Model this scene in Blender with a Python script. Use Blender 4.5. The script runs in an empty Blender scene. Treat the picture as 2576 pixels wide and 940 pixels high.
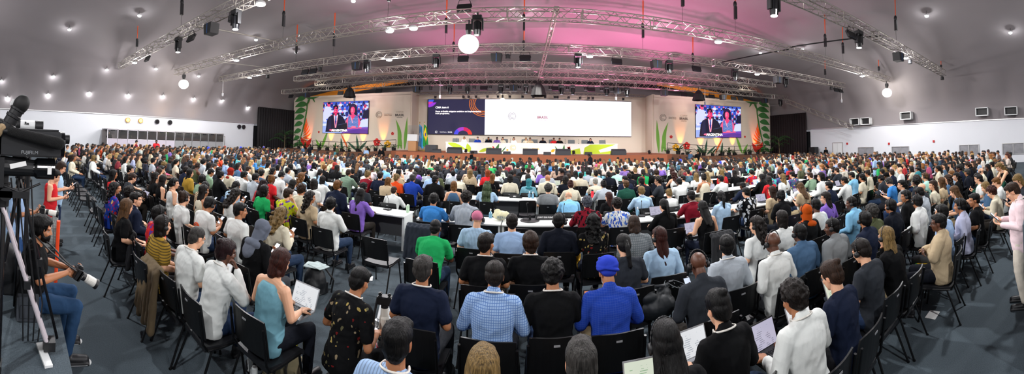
import bpy, bmesh, math, random
import numpy as np
from mathutils import Vector, Matrix, Euler
sc = bpy.context.scene
COL = sc.collection
PI = math.pi
R = math.radians
rnd = random.Random(11)

# ---------------------------------------------------------------- camera (phone panorama: central cylindrical)
CAMH = 2.35
F_PX = 820.0
cam_d = bpy.data.cameras.new('camera')
cam = bpy.data.objects.new('camera', cam_d); COL.objects.link(cam)
cam_d.type = 'PANO'
cam_d.panorama_type = 'CENTRAL_CYLINDRICAL'
cam_d.central_cylindrical_range_u_min = -1288 / F_PX
cam_d.central_cylindrical_range_u_max = 1288 / F_PX
cam_d.central_cylindrical_range_v_min = -(940 - 324) / F_PX
cam_d.central_cylindrical_range_v_max = 324 / F_PX
cam_d.central_cylindrical_radius = 1.0
cam_d.clip_start = 0.05; cam_d.clip_end = 200
cam.matrix_world = (Matrix.Translation((0, 0, CAMH)) @ Matrix.Rotation(R(3.5), 4, 'Z') @ Matrix.Rotation(math.atan(35 / 820), 4, 'X')
                    @ Matrix.Rotation(-math.atan(12 / 820), 4, 'Y') @ Matrix.Rotation(PI / 2, 4, 'X'))
sc.camera = cam

# ---------------------------------------------------------------- exposure, world
sc.view_settings.view_transform = 'Standard'
sc.view_settings.look = 'None'
sc.view_settings.gamma = 1.0
sc.view_settings.use_curve_mapping = False
sc.view_settings.exposure = 0.0
w = bpy.data.worlds.new('world'); sc.world = w; w.use_nodes = True
w.node_tree.nodes['Background'].inputs[0].default_value = (0.5, 0.5, 0.55, 1)
w.node_tree.nodes['Background'].inputs[1].default_value = 0.3
sc.cycles.max_bounces = 6
sc.cycles.diffuse_bounces = 3
sc.cycles.glossy_bounces = 2
sc.cycles.transparent_max_bounces = 4
sc.cycles.transmission_bounces = 3
sc.cycles.caustics_reflective = False
sc.cycles.caustics_refractive = False
sc.cycles.sample_clamp_indirect = 4
sc.cycles.use_adaptive_sampling = True
sc.cycles.adaptive_threshold = 0.03

# ---------------------------------------------------------------- lights of the hall
def light(name, kind, loc, energy, color=(1, 1, 1), size=0.2, target=None, angle=60, blend=0.5, shape='DISK'):
    d = bpy.data.lights.new(name, kind); d.energy = energy; d.color = color
    if kind == 'AREA': d.shape = shape; d.size = size
    else: d.shadow_soft_size = size
    if kind == 'SPOT': d.spot_size = R(angle); d.spot_blend = blend
    o = bpy.data.objects.new(name, d); COL.objects.link(o); o.location = loc
    if target is not None:
        o.rotation_euler = (Vector(target) - Vector(loc)).to_track_quat('-Z', 'Y').to_euler()
    return o
LW = (0.97, 0.985, 1.0)

def ceil_z(X, Y):
    t = min(1, max(0, (Y - 17) / 16.0)); t = t * t * (3 - 2 * t); top = 10.5 - 1.9 * t
    q = min(1, max(0, (Y - 17) / 10.0)); e = 5.0 + 9.0 * q * q
    z = 3.6 + (top - 3.6) * max(0.0, 1 - min(1, abs(X) / 27.0) ** e) ** 0.55
    u = abs(X) / 27; g = max(0.0, 1 - q)
    z += (0.07 * math.sin(X * 0.5 + 0.6 * math.sin(Y * 0.5)) * (1 - u) + 0.05 * math.sin(Y * 0.9 + 0.5 * X)) * g
    if u > 0.91:
        k = min(1, (u - 0.91) / 0.05) * (1 if u < 0.985 else max(0, (1 - u) / 0.015)) * g; ph = ((Y + 0.4) / 3.0) % 1
        z -= 0.42 * k * (4 * ph * (1 - ph)) ** .8 - 0.2 * k
    return z

# recessed ceiling lamps: positions on the tent ceiling
DOWN = [(-19.1, 7.0), (-21.5, 3.0), (-25.8, 2.5), (-24.9, 6.6), (-24.4, 10.6), (-18.5, 16.0), (-24.6, 14.8), (-9.6, 20.0), (-9.8, 15.6), (-0.6, 19.5), (7.9, 19.7), (-18.6, 20.7), (17.4, 20.4), (18.7, 16.9), (18.3, 6.6), (21.1, 1.9), (-26.6, 2.2), (-26.5, 5.6), (-26.4, 9.0), (-26.2, 12.2), (-26.2, 15.4), (-26.1, 18.6), (-26.5, 22.3), (-26.7, 26.4), (-26.7, -1.1), (-25.9, -1.6)]
# lamps over the hall that really light the seats (hung white flood lamps under the trusses)
HALL_LAMPS = [(-21, 7.5), (-8.5, 7.5), (4, 7.5), (17, 7.5), (-16, 12.3), (-4.8, 12.3), (8, 12.3), (20, 12.3), (-20, 16.8), (-8, 16.8), (3, 16.8), (14, 16.8),
              (-9, 1.0), (9, 1.0), (-18, -3.5), (0, -4.5), (18, -3.5)]  # this last row: unseen pendants added above and behind the camera
for (x, y) in HALL_LAMPS:
    light('hall_lamp_and_spill_light', 'SPOT', (x, y, 6.86 if y > 2 else 7.68), 1250, LW, 0.15, (x, y, 0), 172, 0.35)
    light('hall_lamp_and_spill_light', 'POINT', (x, y, 6.82 if y > 2 else 7.6), 500, (1, .965, .975), 0.12)  # added spill at each lamp, there to brighten the tent ceiling
# magenta stage wash thrown up on the ceiling
WASH = ((-5.2, 4500), (3.3, 8500), (9.6, 8500))
for x, e_ in WASH:
    light('wash_and_fill_light', 'SPOT', (x, 25.2, 2.05), e_, (1, 0.21, 0.49), 0.25, (x * 1.1, 20.0, 10.4), 84, 1.0)
for x in (-16, -6, 5, 15):  # added pinkish fill without fixtures, brightens the dim back ceiling and wall
    light('wash_and_fill_light', 'SPOT', (x, 25.0, 7.3), 420, (1, 0.72, 0.80), 0.3, (x, 31.5, 8.6), 110, 1.0)
# warm white stage key
for x in (-7, 0, 7):
    light('stage_light', 'SPOT', (x, 21.5, 6.9), 1500, (1, 0.97, 0.9), 0.15, (x * 1.05, 28.6, 2.6), 50, 0.8)
for s in (-1, 1):
    light('stage_light', 'SPOT', (s * 17, 21.0, 6.9), 900, (1, 0.86, 0.72), 0.15, (s * 18.5, 29, 4.6), 75, 0.9)

# ---------------------------------------------------------------- colours
def lin(c):
    return tuple(((v / 12.92) if v <= 0.04045 else ((v + 0.055) / 1.055) ** 2.4) for v in c)
def hexc(h):
    return lin(tuple(int(h[i:i + 2], 16) / 255 for i in (0, 2, 4)))
TC = dict(w='d6d9d6', c='cbc4ae', gy='7c8082', lg='a9b1b9', dg='2b2f35', k='0b0c0e', nv='151d31', nk='0f131d', rb='1f3f9e', bl='3a7fc4', lb='98b4d8',
          sb='7fb8dc', ib='a4c2dc', gn='1d9a55', dn='1d4a3c', og='4c5238', sg='7f9a80', mt='a9d8c8', r='c4262c', mr='7a1626', pk='c05878',
          pu='7a5cb0', y='b5bf22', br='5e4a40', tn='b5a284', tl='6f9fae', dm='44607e', lv='b0b4cc', mu='a08030', tq='4cc0b8', db='241a18')
TC['or'] = 'd0481c'
HC = dict(bk='0a0809', dk='120d0b', db='1d130e', br='3c2618', lb='6b4a2a', bl='9a7c4a', gb='8a5a28', gy='45423f', w='b4b0a4', wh='a8a498', mr='2a1014',
          rd='451a10', bd='2a2220', z='5a534e', hg='5d6370', rb='2a3fb4', pk='c2708c', tl='2f7078', gr='566b48', tn='8a7a60', k='101014', r='8a2418')
HC['or'] = 'b04a12'
SKIN = dict(l='d9a584', m='a8704c', d='5a3624')
CN = dict(w='white', c='cream', gy='grey', lg='light grey', dg='dark grey', k='black', nv='navy', nk='dark navy', rb='royal blue', bl='bright blue',
          lb='light blue', sb='sky blue', ib='pale blue', gn='green', dn='dark green', og='olive', sg='sage green', mt='mint', r='red', mr='maroon', pk='pink',
          pu='purple', y='lime yellow', br='brown', tn='tan', tl='teal', dm='denim blue', lv='lavender', mu='mustard', tq='turquoise', db='dark brown')
CN['or'] = 'orange'
HN = dict(bk='black', dk='dark', db='dark brown', br='brown', lb='light brown', bl='blond', gb='ginger blond', gy='grey', w='white', wh='white', mr='dark red',
          rd='auburn', bd='dark', hg='grey', rb='blue', pk='pink', tl='teal', gr='green', tn='fair', z='grey', k='black', r='red')
HN['or'] = 'orange'

# ---------------------------------------------------------------- materials
def newmat(name):
    m = bpy.data.materials.new(name); m.use_nodes = True
    nt = m.node_tree; return m, nt, nt.nodes['Principled BSDF']
MC = {}
def plain(name, h, rough=0.6, metal=0.0, emit=0.0, bump=0.0, bscale=40, noise=0.0, nscale=8, alpha=None, trans=0):
    if name in MC: return MC[name]
    m, nt, b = newmat(name); c = hexc(h) if isinstance(h, str) else h
    b.inputs['Base Color'].default_value = (*c, 1); b.inputs['Roughness'].default_value = rough; b.inputs['Metallic'].default_value = metal
    if trans: b.inputs['Transmission Weight'].default_value = trans
    if emit:
        b.inputs['Emission Color'].default_value = (*c, 1); b.inputs['Emission Strength'].default_value = emit
    if bump or noise:
        tc = nt.nodes.new('ShaderNodeTexCoord'); n = nt.nodes.new('ShaderNodeTexNoise')
        n.inputs['Scale'].default_value = bscale if bump else nscale; n.inputs['Detail'].default_value = 5
        nt.links.new(tc.outputs['Object'], n.inputs['Vector'])
        if bump:
            bp = nt.nodes.new('ShaderNodeBump'); bp.inputs['Strength'].default_value = bump; bp.inputs['Distance'].default_value = 0.02
            nt.links.new(n.outputs['Fac'], bp.inputs['Height']); nt.links.new(bp.outputs['Normal'], b.inputs['Normal'])
        if noise:
            n2 = nt.nodes.new('ShaderNodeTexNoise'); n2.inputs['Scale'].default_value = nscale; n2.inputs['Detail'].default_value = 6
            nt.links.new(tc.outputs['Object'], n2.inputs['Vector'])
            mx = nt.nodes.new('ShaderNodeMix'); mx.data_type = 'RGBA'
            mx.inputs[6].default_value = (*[v * (1 - noise) for v in c], 1); mx.inputs[7].default_value = (*[min(1, v * (1 + noise)) for v in c], 1)
            nt.links.new(n2.outputs['Fac'], mx.inputs[0]); nt.links.new(mx.outputs[2], b.inputs['Base Color'])
    MC[name] = m; return m

def math_node(nt, op, a, b=None, c=None):
    n = nt.nodes.new('ShaderNodeMath'); n.operation = op
    for i, v in enumerate((a, b, c)):
        if v is None: continue
        if isinstance(v, (int, float)): n.inputs[i].default_value = v
        else: nt.links.new(v, n.inputs[i])
    return n.outputs[0]
def cloth(kind='plain'):
    key = 'cloth_' + kind
    if key in MC: return MC[key]
    m, nt, b = newmat(key); L = nt.links
    oi = nt.nodes.new('ShaderNodeObjectInfo'); tc = nt.nodes.new('ShaderNodeTexCoord')
    co = tc.outputs['Object']; base = oi.outputs['Color']
    b.inputs['Roughness'].default_value = 0.85
    b.inputs['Specular IOR Level'].default_value = 0.12
    n = nt.nodes.new('ShaderNodeTexNoise'); n.inputs['Scale'].default_value = 5.5; n.inputs['Detail'].default_value = 1.5; n.inputs['Distortion'].default_value = 1.6
    L.new(co, n.inputs['Vector'])
    n2 = nt.nodes.new('ShaderNodeTexNoise'); n2.inputs['Scale'].default_value = 260; L.new(co, n2.inputs['Vector'])
    h = math_node(nt, 'MULTIPLY_ADD', n2.outputs['Fac'], 0.05, n.outputs['Fac'])
    bp = nt.nodes.new('ShaderNodeBump'); bp.inputs['Strength'].default_value = 0.42; bp.inputs['Distance'].default_value = 0.03
    L.new(h, bp.inputs['Height']); L.new(bp.outputs['Normal'], b.inputs['Normal'])
    sep = nt.nodes.new('ShaderNodeSeparateXYZ'); L.new(co, sep.inputs[0])
    fac = None; acc = (0.85, 0.85, 0.85, 1)
    def band(ax, period, duty):
        return math_node(nt, 'LESS_THAN', math_node(nt, 'FRACT', math_node(nt, 'MULTIPLY_ADD', sep.outputs[ax], 1 / period, 50.0)), duty)
    if kind == 'stripe_h': fac = math_node(nt, 'MULTIPLY', band(2, 0.03, 0.4), 0.75); acc = (0.03, 0.025, 0.02, 1)
    elif kind == 'stripe_v': fac = math_node(nt, 'MULTIPLY', band(0, 0.022, 0.35), 0.55); acc = (0.12, 0.15, 0.22, 1)
    elif kind == 'check': fac = math_node(nt, 'MULTIPLY', math_node(nt, 'MAXIMUM', band(0, 0.019, 0.24), band(2, 0.019, 0.24)), 0.8); acc = (0.05, 0.14, 0.42, 1)
    elif kind == 'checkdark': fac = math_node(nt, 'MULTIPLY', math_node(nt, 'MAXIMUM', band(0, 0.03, 0.35), band(2, 0.03, 0.35)), 0.6); acc = (0.06, 0.08, 0.09, 1)
    elif kind == 'crosshatch': fac = math_node(nt, 'MULTIPLY', math_node(nt, 'MAXIMUM', band(0, 0.021, 0.06), band(2, 0.017, 0.08)), 0.12); acc = (0.35, 0.45, 0.8, 1)
    elif kind in ('floral', 'leaf', 'floraldark', 'leafblue', 'floralred'):
        v = nt.nodes.new('ShaderNodeTexVoronoi'); v.inputs['Scale'].default_value = {'floral': 13, 'leaf': 17, 'floraldark': 17, 'leafblue': 26, 'floralred': 20}[kind]
        mp = nt.nodes.new('ShaderNodeMapping'); mp.inputs['Scale'].default_value = {'leaf': (1, 1, .45), 'leafblue': (1.3, 1, .4), 'floralred': (1, 1, .5)}.get(kind, (1, 1, 1))
        nz = nt.nodes.new('ShaderNodeTexNoise'); nz.inputs['Scale'].default_value = 9; L.new(co, nz.inputs['Vector'])
        va = nt.nodes.new('ShaderNodeVectorMath'); va.operation = 'MULTIPLY_ADD'; va.inputs[1].default_value = (0.12, 0.12, 0.12)
        L.new(nz.outputs['Color'], va.inputs[0]); L.new(co, va.inputs[2]); L.new(va.outputs[0], mp.inputs[0]); L.new(mp.outputs[0], v.inputs['Vector'])
        fac = math_node(nt, 'LESS_THAN', v.outputs['Distance'], {'floral': 0.42, 'leaf': 0.46, 'floraldark': 0.26, 'leafblue': 0.5, 'floralred': 0.45}[kind])
        cr = nt.nodes.new('ShaderNodeValToRGB'); sp = nt.nodes.new('ShaderNodeSeparateColor'); L.new(v.outputs['Color'], sp.inputs[0]); L.new(sp.outputs[0], cr.inputs[0])
        e = cr.color_ramp; e.interpolation = 'CONSTANT'
        pal = {'floral': ['8a2a70', 'd8b070', 'c02c30', '5b3a90'], 'leaf': ['c8ccd0', 'b8c4d4', 'd8d8d8', 'c8ccd0'], 'leafblue': ['2a4fb0', '3a66c8', '2a4fb0', '8ab0e0'], 'floralred': ['0c0a10', '160c12', '0c0a10', '3a0a14'], 'floraldark': ['6a1a1a', 'a08c50', '5d5a40', '8a7a60']}[kind]
        for i, pc in enumerate(pal):
            el = e.elements[0] if i == 0 else (e.elements[1] if i == 1 else e.elements.new(i * 0.25))
            el.position = i * 0.25; el.color = (*hexc(pc), 1)
        mx = nt.nodes.new('ShaderNodeMix'); mx.data_type = 'RGBA'; L.new(fac, mx.inputs[0]); L.new(base, mx.inputs[6]); L.new(cr.outputs[0], mx.inputs[7])
        L.new(mx.outputs[2], b.inputs['Base Color']); MC[key] = m; return m
    if fac is not None:
        mx = nt.nodes.new('ShaderNodeMix'); mx.data_type = 'RGBA'; L.new(fac, mx.inputs[0]); L.new(base, mx.inputs[6]); mx.inputs[7].default_value = acc
        L.new(mx.outputs[2], b.inputs['Base Color'])
    else: L.new(base, b.inputs['Base Color'])
    MC[key] = m; return m
def skinmat():
    if 'skin' in MC: return MC['skin']
    m, nt, b = newmat('skin'); L = nt.links
    oi = nt.nodes.new('ShaderNodeObjectInfo'); at = nt.nodes.new('ShaderNodeVertexColor'); at.layer_name = 'Col'
    mx = nt.nodes.new('ShaderNodeMix'); mx.data_type = 'RGBA'; mx.blend_type = 'MULTIPLY'; mx.inputs[0].default_value = 1
    L.new(oi.outputs['Color'], mx.inputs[6]); L.new(at.outputs['Color'], mx.inputs[7])
    mx2 = nt.nodes.new('ShaderNodeMix'); mx2.data_type = 'RGBA'; L.new(at.outputs['Alpha'], mx2.inputs[0]); L.new(at.outputs['Color'], mx2.inputs[6]); L.new(mx.outputs[2], mx2.inputs[7])
    L.new(mx2.outputs[2], b.inputs['Base Color'])
    b.inputs['Roughness'].default_value = 0.5
    MC['skin'] = m; return m
def hairmat():
    if 'hair' in MC: return MC['hair']
    m, nt, b = newmat('hair'); L = nt.links
    oi = nt.nodes.new('ShaderNodeObjectInfo'); tc = nt.nodes.new('ShaderNodeTexCoord')
    mp = nt.nodes.new('ShaderNodeMapping'); mp.inputs['Scale'].default_value = (130, 130, 14); L.new(tc.outputs['Object'], mp.inputs[0])
    n = nt.nodes.new('ShaderNodeTexNoise'); n.inputs['Scale'].default_value = 1; n.inputs['Detail'].default_value = 4; L.new(mp.outputs[0], n.inputs['Vector'])
    f = math_node(nt, 'MULTIPLY_ADD', n.outputs['Fac'], 1.8, -0.42)
    vm = nt.nodes.new('ShaderNodeVectorMath'); vm.operation = 'SCALE'; L.new(oi.outputs['Color'], vm.inputs[0]); L.new(f, vm.inputs['Scale'])
    L.new(vm.outputs[0], b.inputs['Base Color'])
    bp = nt.nodes.new('ShaderNodeBump'); bp.inputs['Strength'].default_value = 0.8; bp.inputs['Distance'].default_value = 0.012
    L.new(n.outputs['Fac'], bp.inputs['Height']); L.new(bp.outputs['Normal'], b.inputs['Normal'])
    b.inputs['Roughness'].default_value = 0.5; b.inputs['Specular IOR Level'].default_value = 0.22
    MC['hair'] = m; return m
def vcolmat(name='vertex_paint', emit=0.0, rough=0.8):
    if name in MC: return MC[name]
    m, nt, b = newmat(name); at = nt.nodes.new('ShaderNodeVertexColor'); at.layer_name = 'Col'
    nt.links.new(at.outputs['Color'], b.inputs['Base Color']); b.inputs['Roughness'].default_value = rough
    if emit:
        nt.links.new(at.outputs['Color'], b.inputs['Emission Color']); b.inputs['Emission Strength'].default_value = emit
        b.inputs['Base Color'].default_value = (0, 0, 0, 1); nt.links.remove(b.inputs['Base Color'].links[0])
    MC[name] = m; return m
M_CHAIR = plain('chair_plastic', '08090b', 0.45, bump=0.05, bscale=300)
M_CHAIRSEAT = plain('chair_pad', '15161a', 0.5)
M_STEEL = plain('black_steel', '0b0b0d', 0.35, 0.3)
M_ALU = plain('truss_aluminium', 'b4aea6', 0.35, 0.7)
M_ALU2 = plain('bright_aluminium', 'c8c8c8', 0.3, 0.8)
M_BLACK = plain('black_plastic', '101114', 0.5)
M_BLACKG = plain('black_gloss', '0c0d10', 0.2)
M_WTAB = plain('table_laminate', 'dfe3e0', 0.35)
M_GTAB = plain('table_grey_panel', '55575a', 0.6)
M_GLOW = plain('lamp_glow', 'ffffff', 0.5, emit=14)
M_GLOBE = plain('globe_glow', 'fff6e6', 0.5, emit=9)
M_ORANGE = plain('orange_strap', 'd8501c', 0.6)
M_WHITEP = plain('white_plastic', 'd8dada', 0.4)
M_PAPER = plain('paper', 'e8e8e6', 0.7)

# ---------------------------------------------------------------- mesh helpers
class MB:
    """collects simple solids into one mesh"""
    def __init__(s): s.v = []; s.f = []; s.c = []; s.n = 0
    def add(s, v, f, col=None):
        v = np.asarray(v, float).reshape(-1, 3); s.v.append(v)
        s.f.extend([tuple(i + s.n for i in q) for q in f]); s.n += len(v)
        s.c.append(np.tile(np.array(col if col is not None else (1, 1, 1, 1), float), (len(v), 1)))
        return s
    def box(s, c, d, rot=None, col=None, taper=1.0):
        x, y, z = [k / 2 for k in d]; t = taper
        v = np.array([(-x, -y, -z), (x, -y, -z), (x, y, -z), (-x, y, -z), (-x * t, -y * t, z), (x * t, -y * t, z), (x * t, y * t, z), (-x * t, y * t, z)])
        if rot is not None: v = v @ np.array(Euler(rot).to_matrix()).T
        return s.add(v + np.array(c), [(0, 3, 2, 1), (4, 5, 6, 7), (0, 1, 5, 4), (1, 2, 6, 5), (2, 3, 7, 6), (3, 0, 4, 7)], col)
    def tube(s, p0, p1, r0, r1=None, n=8, col=None, caps=True):
        r1 = r0 if r1 is None else r1; p0 = np.array(p0, float); p1 = np.array(p1, float); d = p1 - p0; L = np.linalg.norm(d)
        if L < 1e-9: return s
        d /= L; a = np.array((0, 0, 1.0)) if abs(d[2]) < 0.9 else np.array((1.0, 0, 0)); u = np.cross(d, a); u /= np.linalg.norm(u); w_ = np.cross(d, u)
        an = np.arange(n) * 2 * PI / n; ring = np.cos(an)[:, None] * u + np.sin(an)[:, None] * w_
        v = np.vstack([p0 + ring * r0, p1 + ring * r1]); f = [(i, i + n, (i + 1) % n + n, (i + 1) % n) for i in range(n)]
        if caps: f += [tuple(range(n)), tuple(reversed(range(n, 2 * n)))]
        return s.add(v, f, col)
    def path(s, pts, r, n=8, col=None):
        for a, b in zip(pts, pts[1:]): s.tube(a, b, r, r, n, col)
        return s
    def ball(s, c, r, seg=12, rings=8, rot=None, col=None):
        r = (r, r, r) if isinstance(r, (int, float)) else r
        th = np.linspace(0, PI, rings + 1)[1:-1]; ph = np.arange(seg) * 2 * PI / seg
        v = [(0, 0, 1)] + [(math.sin(t) * math.cos(p), math.sin(t) * math.sin(p), math.cos(t)) for t in th for p in ph] + [(0, 0, -1)]
        v = np.array(v) * np.array(r)
        if rot is not None: v = v @ np.array(Euler(rot).to_matrix()).T
        f = [(0, 1 + i, 1 + (i + 1) % seg) for i in range(seg)]
        for k in range(rings - 2):
            a = 1 + k * seg
            f += [(a + i, a + seg + i, a + seg + (i + 1) % seg, a + (i + 1) % seg) for i in range(seg)]
        a = 1 + (rings - 2) * seg; e = len(v) - 1
        f += [(a + i, e, a + (i + 1) % seg) for i in range(seg)]
        return s.add(v + np.array(c), f, col)
    def cap(s, p0, r0, p1, r1, seg=12, col=None, flat=1.0, fdir=None):
        """capsule from p0 to p1, closed, tapered"""
        p0 = np.array(p0, float); p1 = np.array(p1, float); d = p1 - p0; L = np.linalg.norm(d)
        if L < 1e-6: return s.ball(p0, r0, seg, 8, None, col)
        d /= L; a = np.array(fdir, float) if fdir is not None else (np.array((0, 0, 1.0)) if abs(d[2]) < 0.9 else np.array((1.0, 0, 0)))
        u = np.cross(d, a); u /= np.linalg.norm(u); w_ = np.cross(u, d); w_ *= flat
        pr = []
        for t in (0.0, 0.35, 0.7, 1.0): pr.append((-r0 * math.cos(t * PI / 2), r0 * math.sin(t * PI / 2) + 1e-4))
        for t in (1.0, 0.7, 0.35, 0.0): pr.append((L + r1 * math.cos(t * PI / 2), r1 * math.sin(t * PI / 2) + 1e-4))
        an = np.arange(seg) * 2 * PI / seg; ring = np.cos(an)[:, None] * u + np.sin(an)[:, None] * w_
        v = np.vstack([p0 + d * z + ring * r for z, r in pr]); f = []
        for k in range(len(pr) - 1):
            b = k * seg; f += [(b + i, b + seg + i, b + seg + (i + 1) % seg, b + (i + 1) % seg) for i in range(seg)]
        f += [tuple(range(seg)), tuple(reversed(range((len(pr) - 1) * seg, len(pr) * seg)))]
        return s.add(v, f, col)
    def loft(s, secs, seg=28, col=None, n=2.3):
        """secs: (centre, u, w, half-width along u, half-depth along w) from bottom to top, superellipse rings, closed"""
        an = np.arange(seg) * 2 * PI / seg; ca, sa = np.cos(an), np.sin(an); e = 2.0 / n
        X_ = np.sign(ca) * np.abs(ca) ** e; Y_ = np.sign(sa) * np.abs(sa) ** e; v = []
        for c, u, w_, a, b in secs: v.append(np.array(c) + X_[:, None] * np.array(u) * a + Y_[:, None] * np.array(w_) * b)
        f = [tuple(range(seg)), tuple(reversed(range((len(secs) - 1) * seg, len(secs) * seg)))]
        for k in range(len(secs) - 1):
            b = k * seg; f += [(b + i, b + seg + i, b + seg + (i + 1) % seg, b + (i + 1) % seg) for i in range(seg)]
        return s.add(np.vstack(v), f, col)
    def lathe(s, c, prof, seg=20, axis='z', col=None):
        an = np.arange(seg) * 2 * PI / seg; v = []
        for r, z in prof:
            for a in an: v.append((r * math.cos(a), r * math.sin(a), z))
        v = np.array(v)
        if axis == 'y': v = v[:, [0, 2, 1]] * np.array((1, 1, -1))
        if axis == 'x': v = v[:, [2, 1, 0]]
        f = []
        for k in range(len(prof) - 1):
            b = k * seg; f += [(b + i, b + (i + 1) % seg, b + seg + (i + 1) % seg, b + seg + i) for i in range(seg)]
        f += [tuple(reversed(range(seg))), tuple(range((len(prof) - 1) * seg, len(prof) * seg))]
        return s.add(v + np.array(c), f, col)
    def prism(s, poly, z0, z1, plane='xy', off=0.0, col=None):
        """extrude a 2-D outline; plane xz: (x, z) outline extruded along y from z0 to z1"""
        n = len(poly); v = []
        for t in (z0, z1):
            for a, b in poly: v.append((a, b, t) if plane == 'xy' else ((a, t, b) if plane == 'xz' else (t, a, b)))
        f = [tuple(reversed(range(n))), tuple(range(n, 2 * n))] + [(i, (i + 1) % n, (i + 1) % n + n, i + n) for i in range(n)]
        return s.add(v, f, col)
    def mesh(s, name, mat=None, smooth=False, vcol=False):
        me = bpy.data.meshes.new(name); me.from_pydata(np.vstack(s.v).tolist(), [], s.f)
        if mat is not None: me.materials.append(mat)
        if smooth: me.polygons.foreach_set('use_smooth', [True] * len(me.polygons))
        if vcol:
            a = me.color_attributes.new('Col', 'FLOAT_COLOR', 'POINT'); a.data.foreach_set('color', np.vstack(s.c).ravel())
        me.update(); return me
    def obj(s, name, mat=None, parent=None, smooth=False, vcol=False, bevel=0.0):
        me = s.mesh(name, mat, smooth, vcol)
        if bevel:
            bm = bmesh.new(); bm.from_mesh(me)
            bmesh.ops.bevel(bm, geom=[e for e in bm.edges], offset=bevel, segments=2, affect='EDGES', clamp_overlap=True)
            bm.to_mesh(me); bm.free()
        return link(name, me, parent)
def link(name, me, parent=None):
    o = bpy.data.objects.new(name, me); COL.objects.link(o)
    if parent is not None: o.parent = parent
    return o
def tag(o, label, cat, group=None, kind=None):
    o['label'] = label; o['category'] = cat
    if group: o['group'] = group
    if kind: o['kind'] = kind
    return o
def empty(name, loc=(0, 0, 0), rz=0, scale=1):
    o = bpy.data.objects.new(name, None); COL.objects.link(o); o.location = loc; o.rotation_euler = (0, 0, rz); o.scale = (scale,) * 3
    o.empty_display_size = 0.1; return o
def struct(o): o['kind'] = 'structure'; return o
def dup(root, loc=None, rz=None):
    r = root.copy(); COL.objects.link(r)
    if loc is not None: r.location = loc
    if rz is not None: r.rotation_euler = (0, 0, rz)
    for ch in list(root.children):
        c = ch.copy(); COL.objects.link(c); c.parent = r
        for g in list(ch.children):
            d = g.copy(); COL.objects.link(d); d.parent = c
    return r
def text(body, size, loc, rot, mat, parent=None, name='lettering', extrude=0.002, align='CENTER', bold=0.0):
    cu = bpy.data.curves.new(name, 'FONT'); cu.body = body; cu.size = size; cu.align_x = align; cu.align_y = 'CENTER'; cu.extrude = extrude
    cu.resolution_u = 2; cu.offset = bold
    cu.materials.append(mat); o = bpy.data.objects.new(name, cu); COL.objects.link(o); o.location = loc; o.rotation_euler = rot
    dg = bpy.context.evaluated_depsgraph_get(); me = bpy.data.meshes.new_from_object(o.evaluated_get(dg)); bpy.data.objects.remove(o)
    o = bpy.data.objects.new(name, me); COL.objects.link(o); o.location = loc; o.rotation_euler = rot
    if parent is not None: o.parent = parent
    return o
ORD = ['first', 'second', 'third', 'fourth', 'fifth', 'sixth', 'seventh', 'eighth', 'ninth', 'tenth', 'eleventh', 'twelfth', '13th', '14th', '15th', '16th', '17th', '18th', '19th', '20th', '21st', '22nd', '23rd', '24th', '25th', '26th', '27th', '28th', '29th', '30th', '31st', '32nd', '33rd', '34th', '35th', '36th', '37th', '38th', '39th', '40th']
# ---------------------------------------------------------------- figures
def vnoise(p, sc_, seed=0):
    """cheap smooth noise from summed sines, -1..1"""
    r_ = np.random.RandomState(seed); out = np.zeros(len(p))
    for k in range(6):
        d = r_.normal(size=3); d /= np.linalg.norm(d); out += np.sin(p @ d * sc_ * (0.6 + 0.35 * k) + r_.rand() * 6.28) / (1 + 0.25 * k)
    return out / 3.2
def remeshed(mb, voxel, target=None, smooth=1, fn=None, name='tmp'):
    me = mb.mesh(name); o = bpy.data.objects.new(name, me); COL.objects.link(o)
    md = o.modifiers.new('r', 'REMESH'); md.mode = 'VOXEL'; md.voxel_size = voxel; md.use_smooth_shade = True
    if smooth:
        s_ = o.modifiers.new('s', 'SMOOTH'); s_.iterations = smooth; s_.factor = 0.5
    dg = bpy.context.evaluated_depsgraph_get(); out = bpy.data.meshes.new_from_object(o.evaluated_get(dg))
    if fn is not None:
        n = len(out.vertices); co = np.empty(n * 3); out.vertices.foreach_get('co', co); co = co.reshape(n, 3)
        no = np.empty(n * 3); out.vertices.foreach_get('normal', no); no = no.reshape(n, 3)
        co = fn(co, no); out.vertices.foreach_set('co', co.ravel()); out.update()
    o.modifiers.clear(); bpy.data.objects.remove(o); bpy.data.meshes.remove(me)
    nf = len(out.polygons)
    if target and nf * 2 > target * 1.1:
        o = bpy.data.objects.new(name, out); COL.objects.link(o); d_ = o.modifiers.new('d', 'DECIMATE'); d_.ratio = target / (nf * 2.0)
        dg = bpy.context.evaluated_depsgraph_get(); o2 = bpy.data.meshes.new_from_object(o.evaluated_get(dg))
        bpy.data.objects.remove(o); bpy.data.meshes.remove(out); out = o2
    out.polygons.foreach_set('use_smooth', [True] * len(out.polygons))
    out.name = name; return out
V = lambda *a: np.array(a, float)
def rotm(rx, ry, rz): return np.array((Matrix.Rotation(R(rz), 3, 'Z') @ Matrix.Rotation(R(ry), 3, 'Y') @ Matrix.Rotation(R(rx), 3, 'X')))

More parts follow.
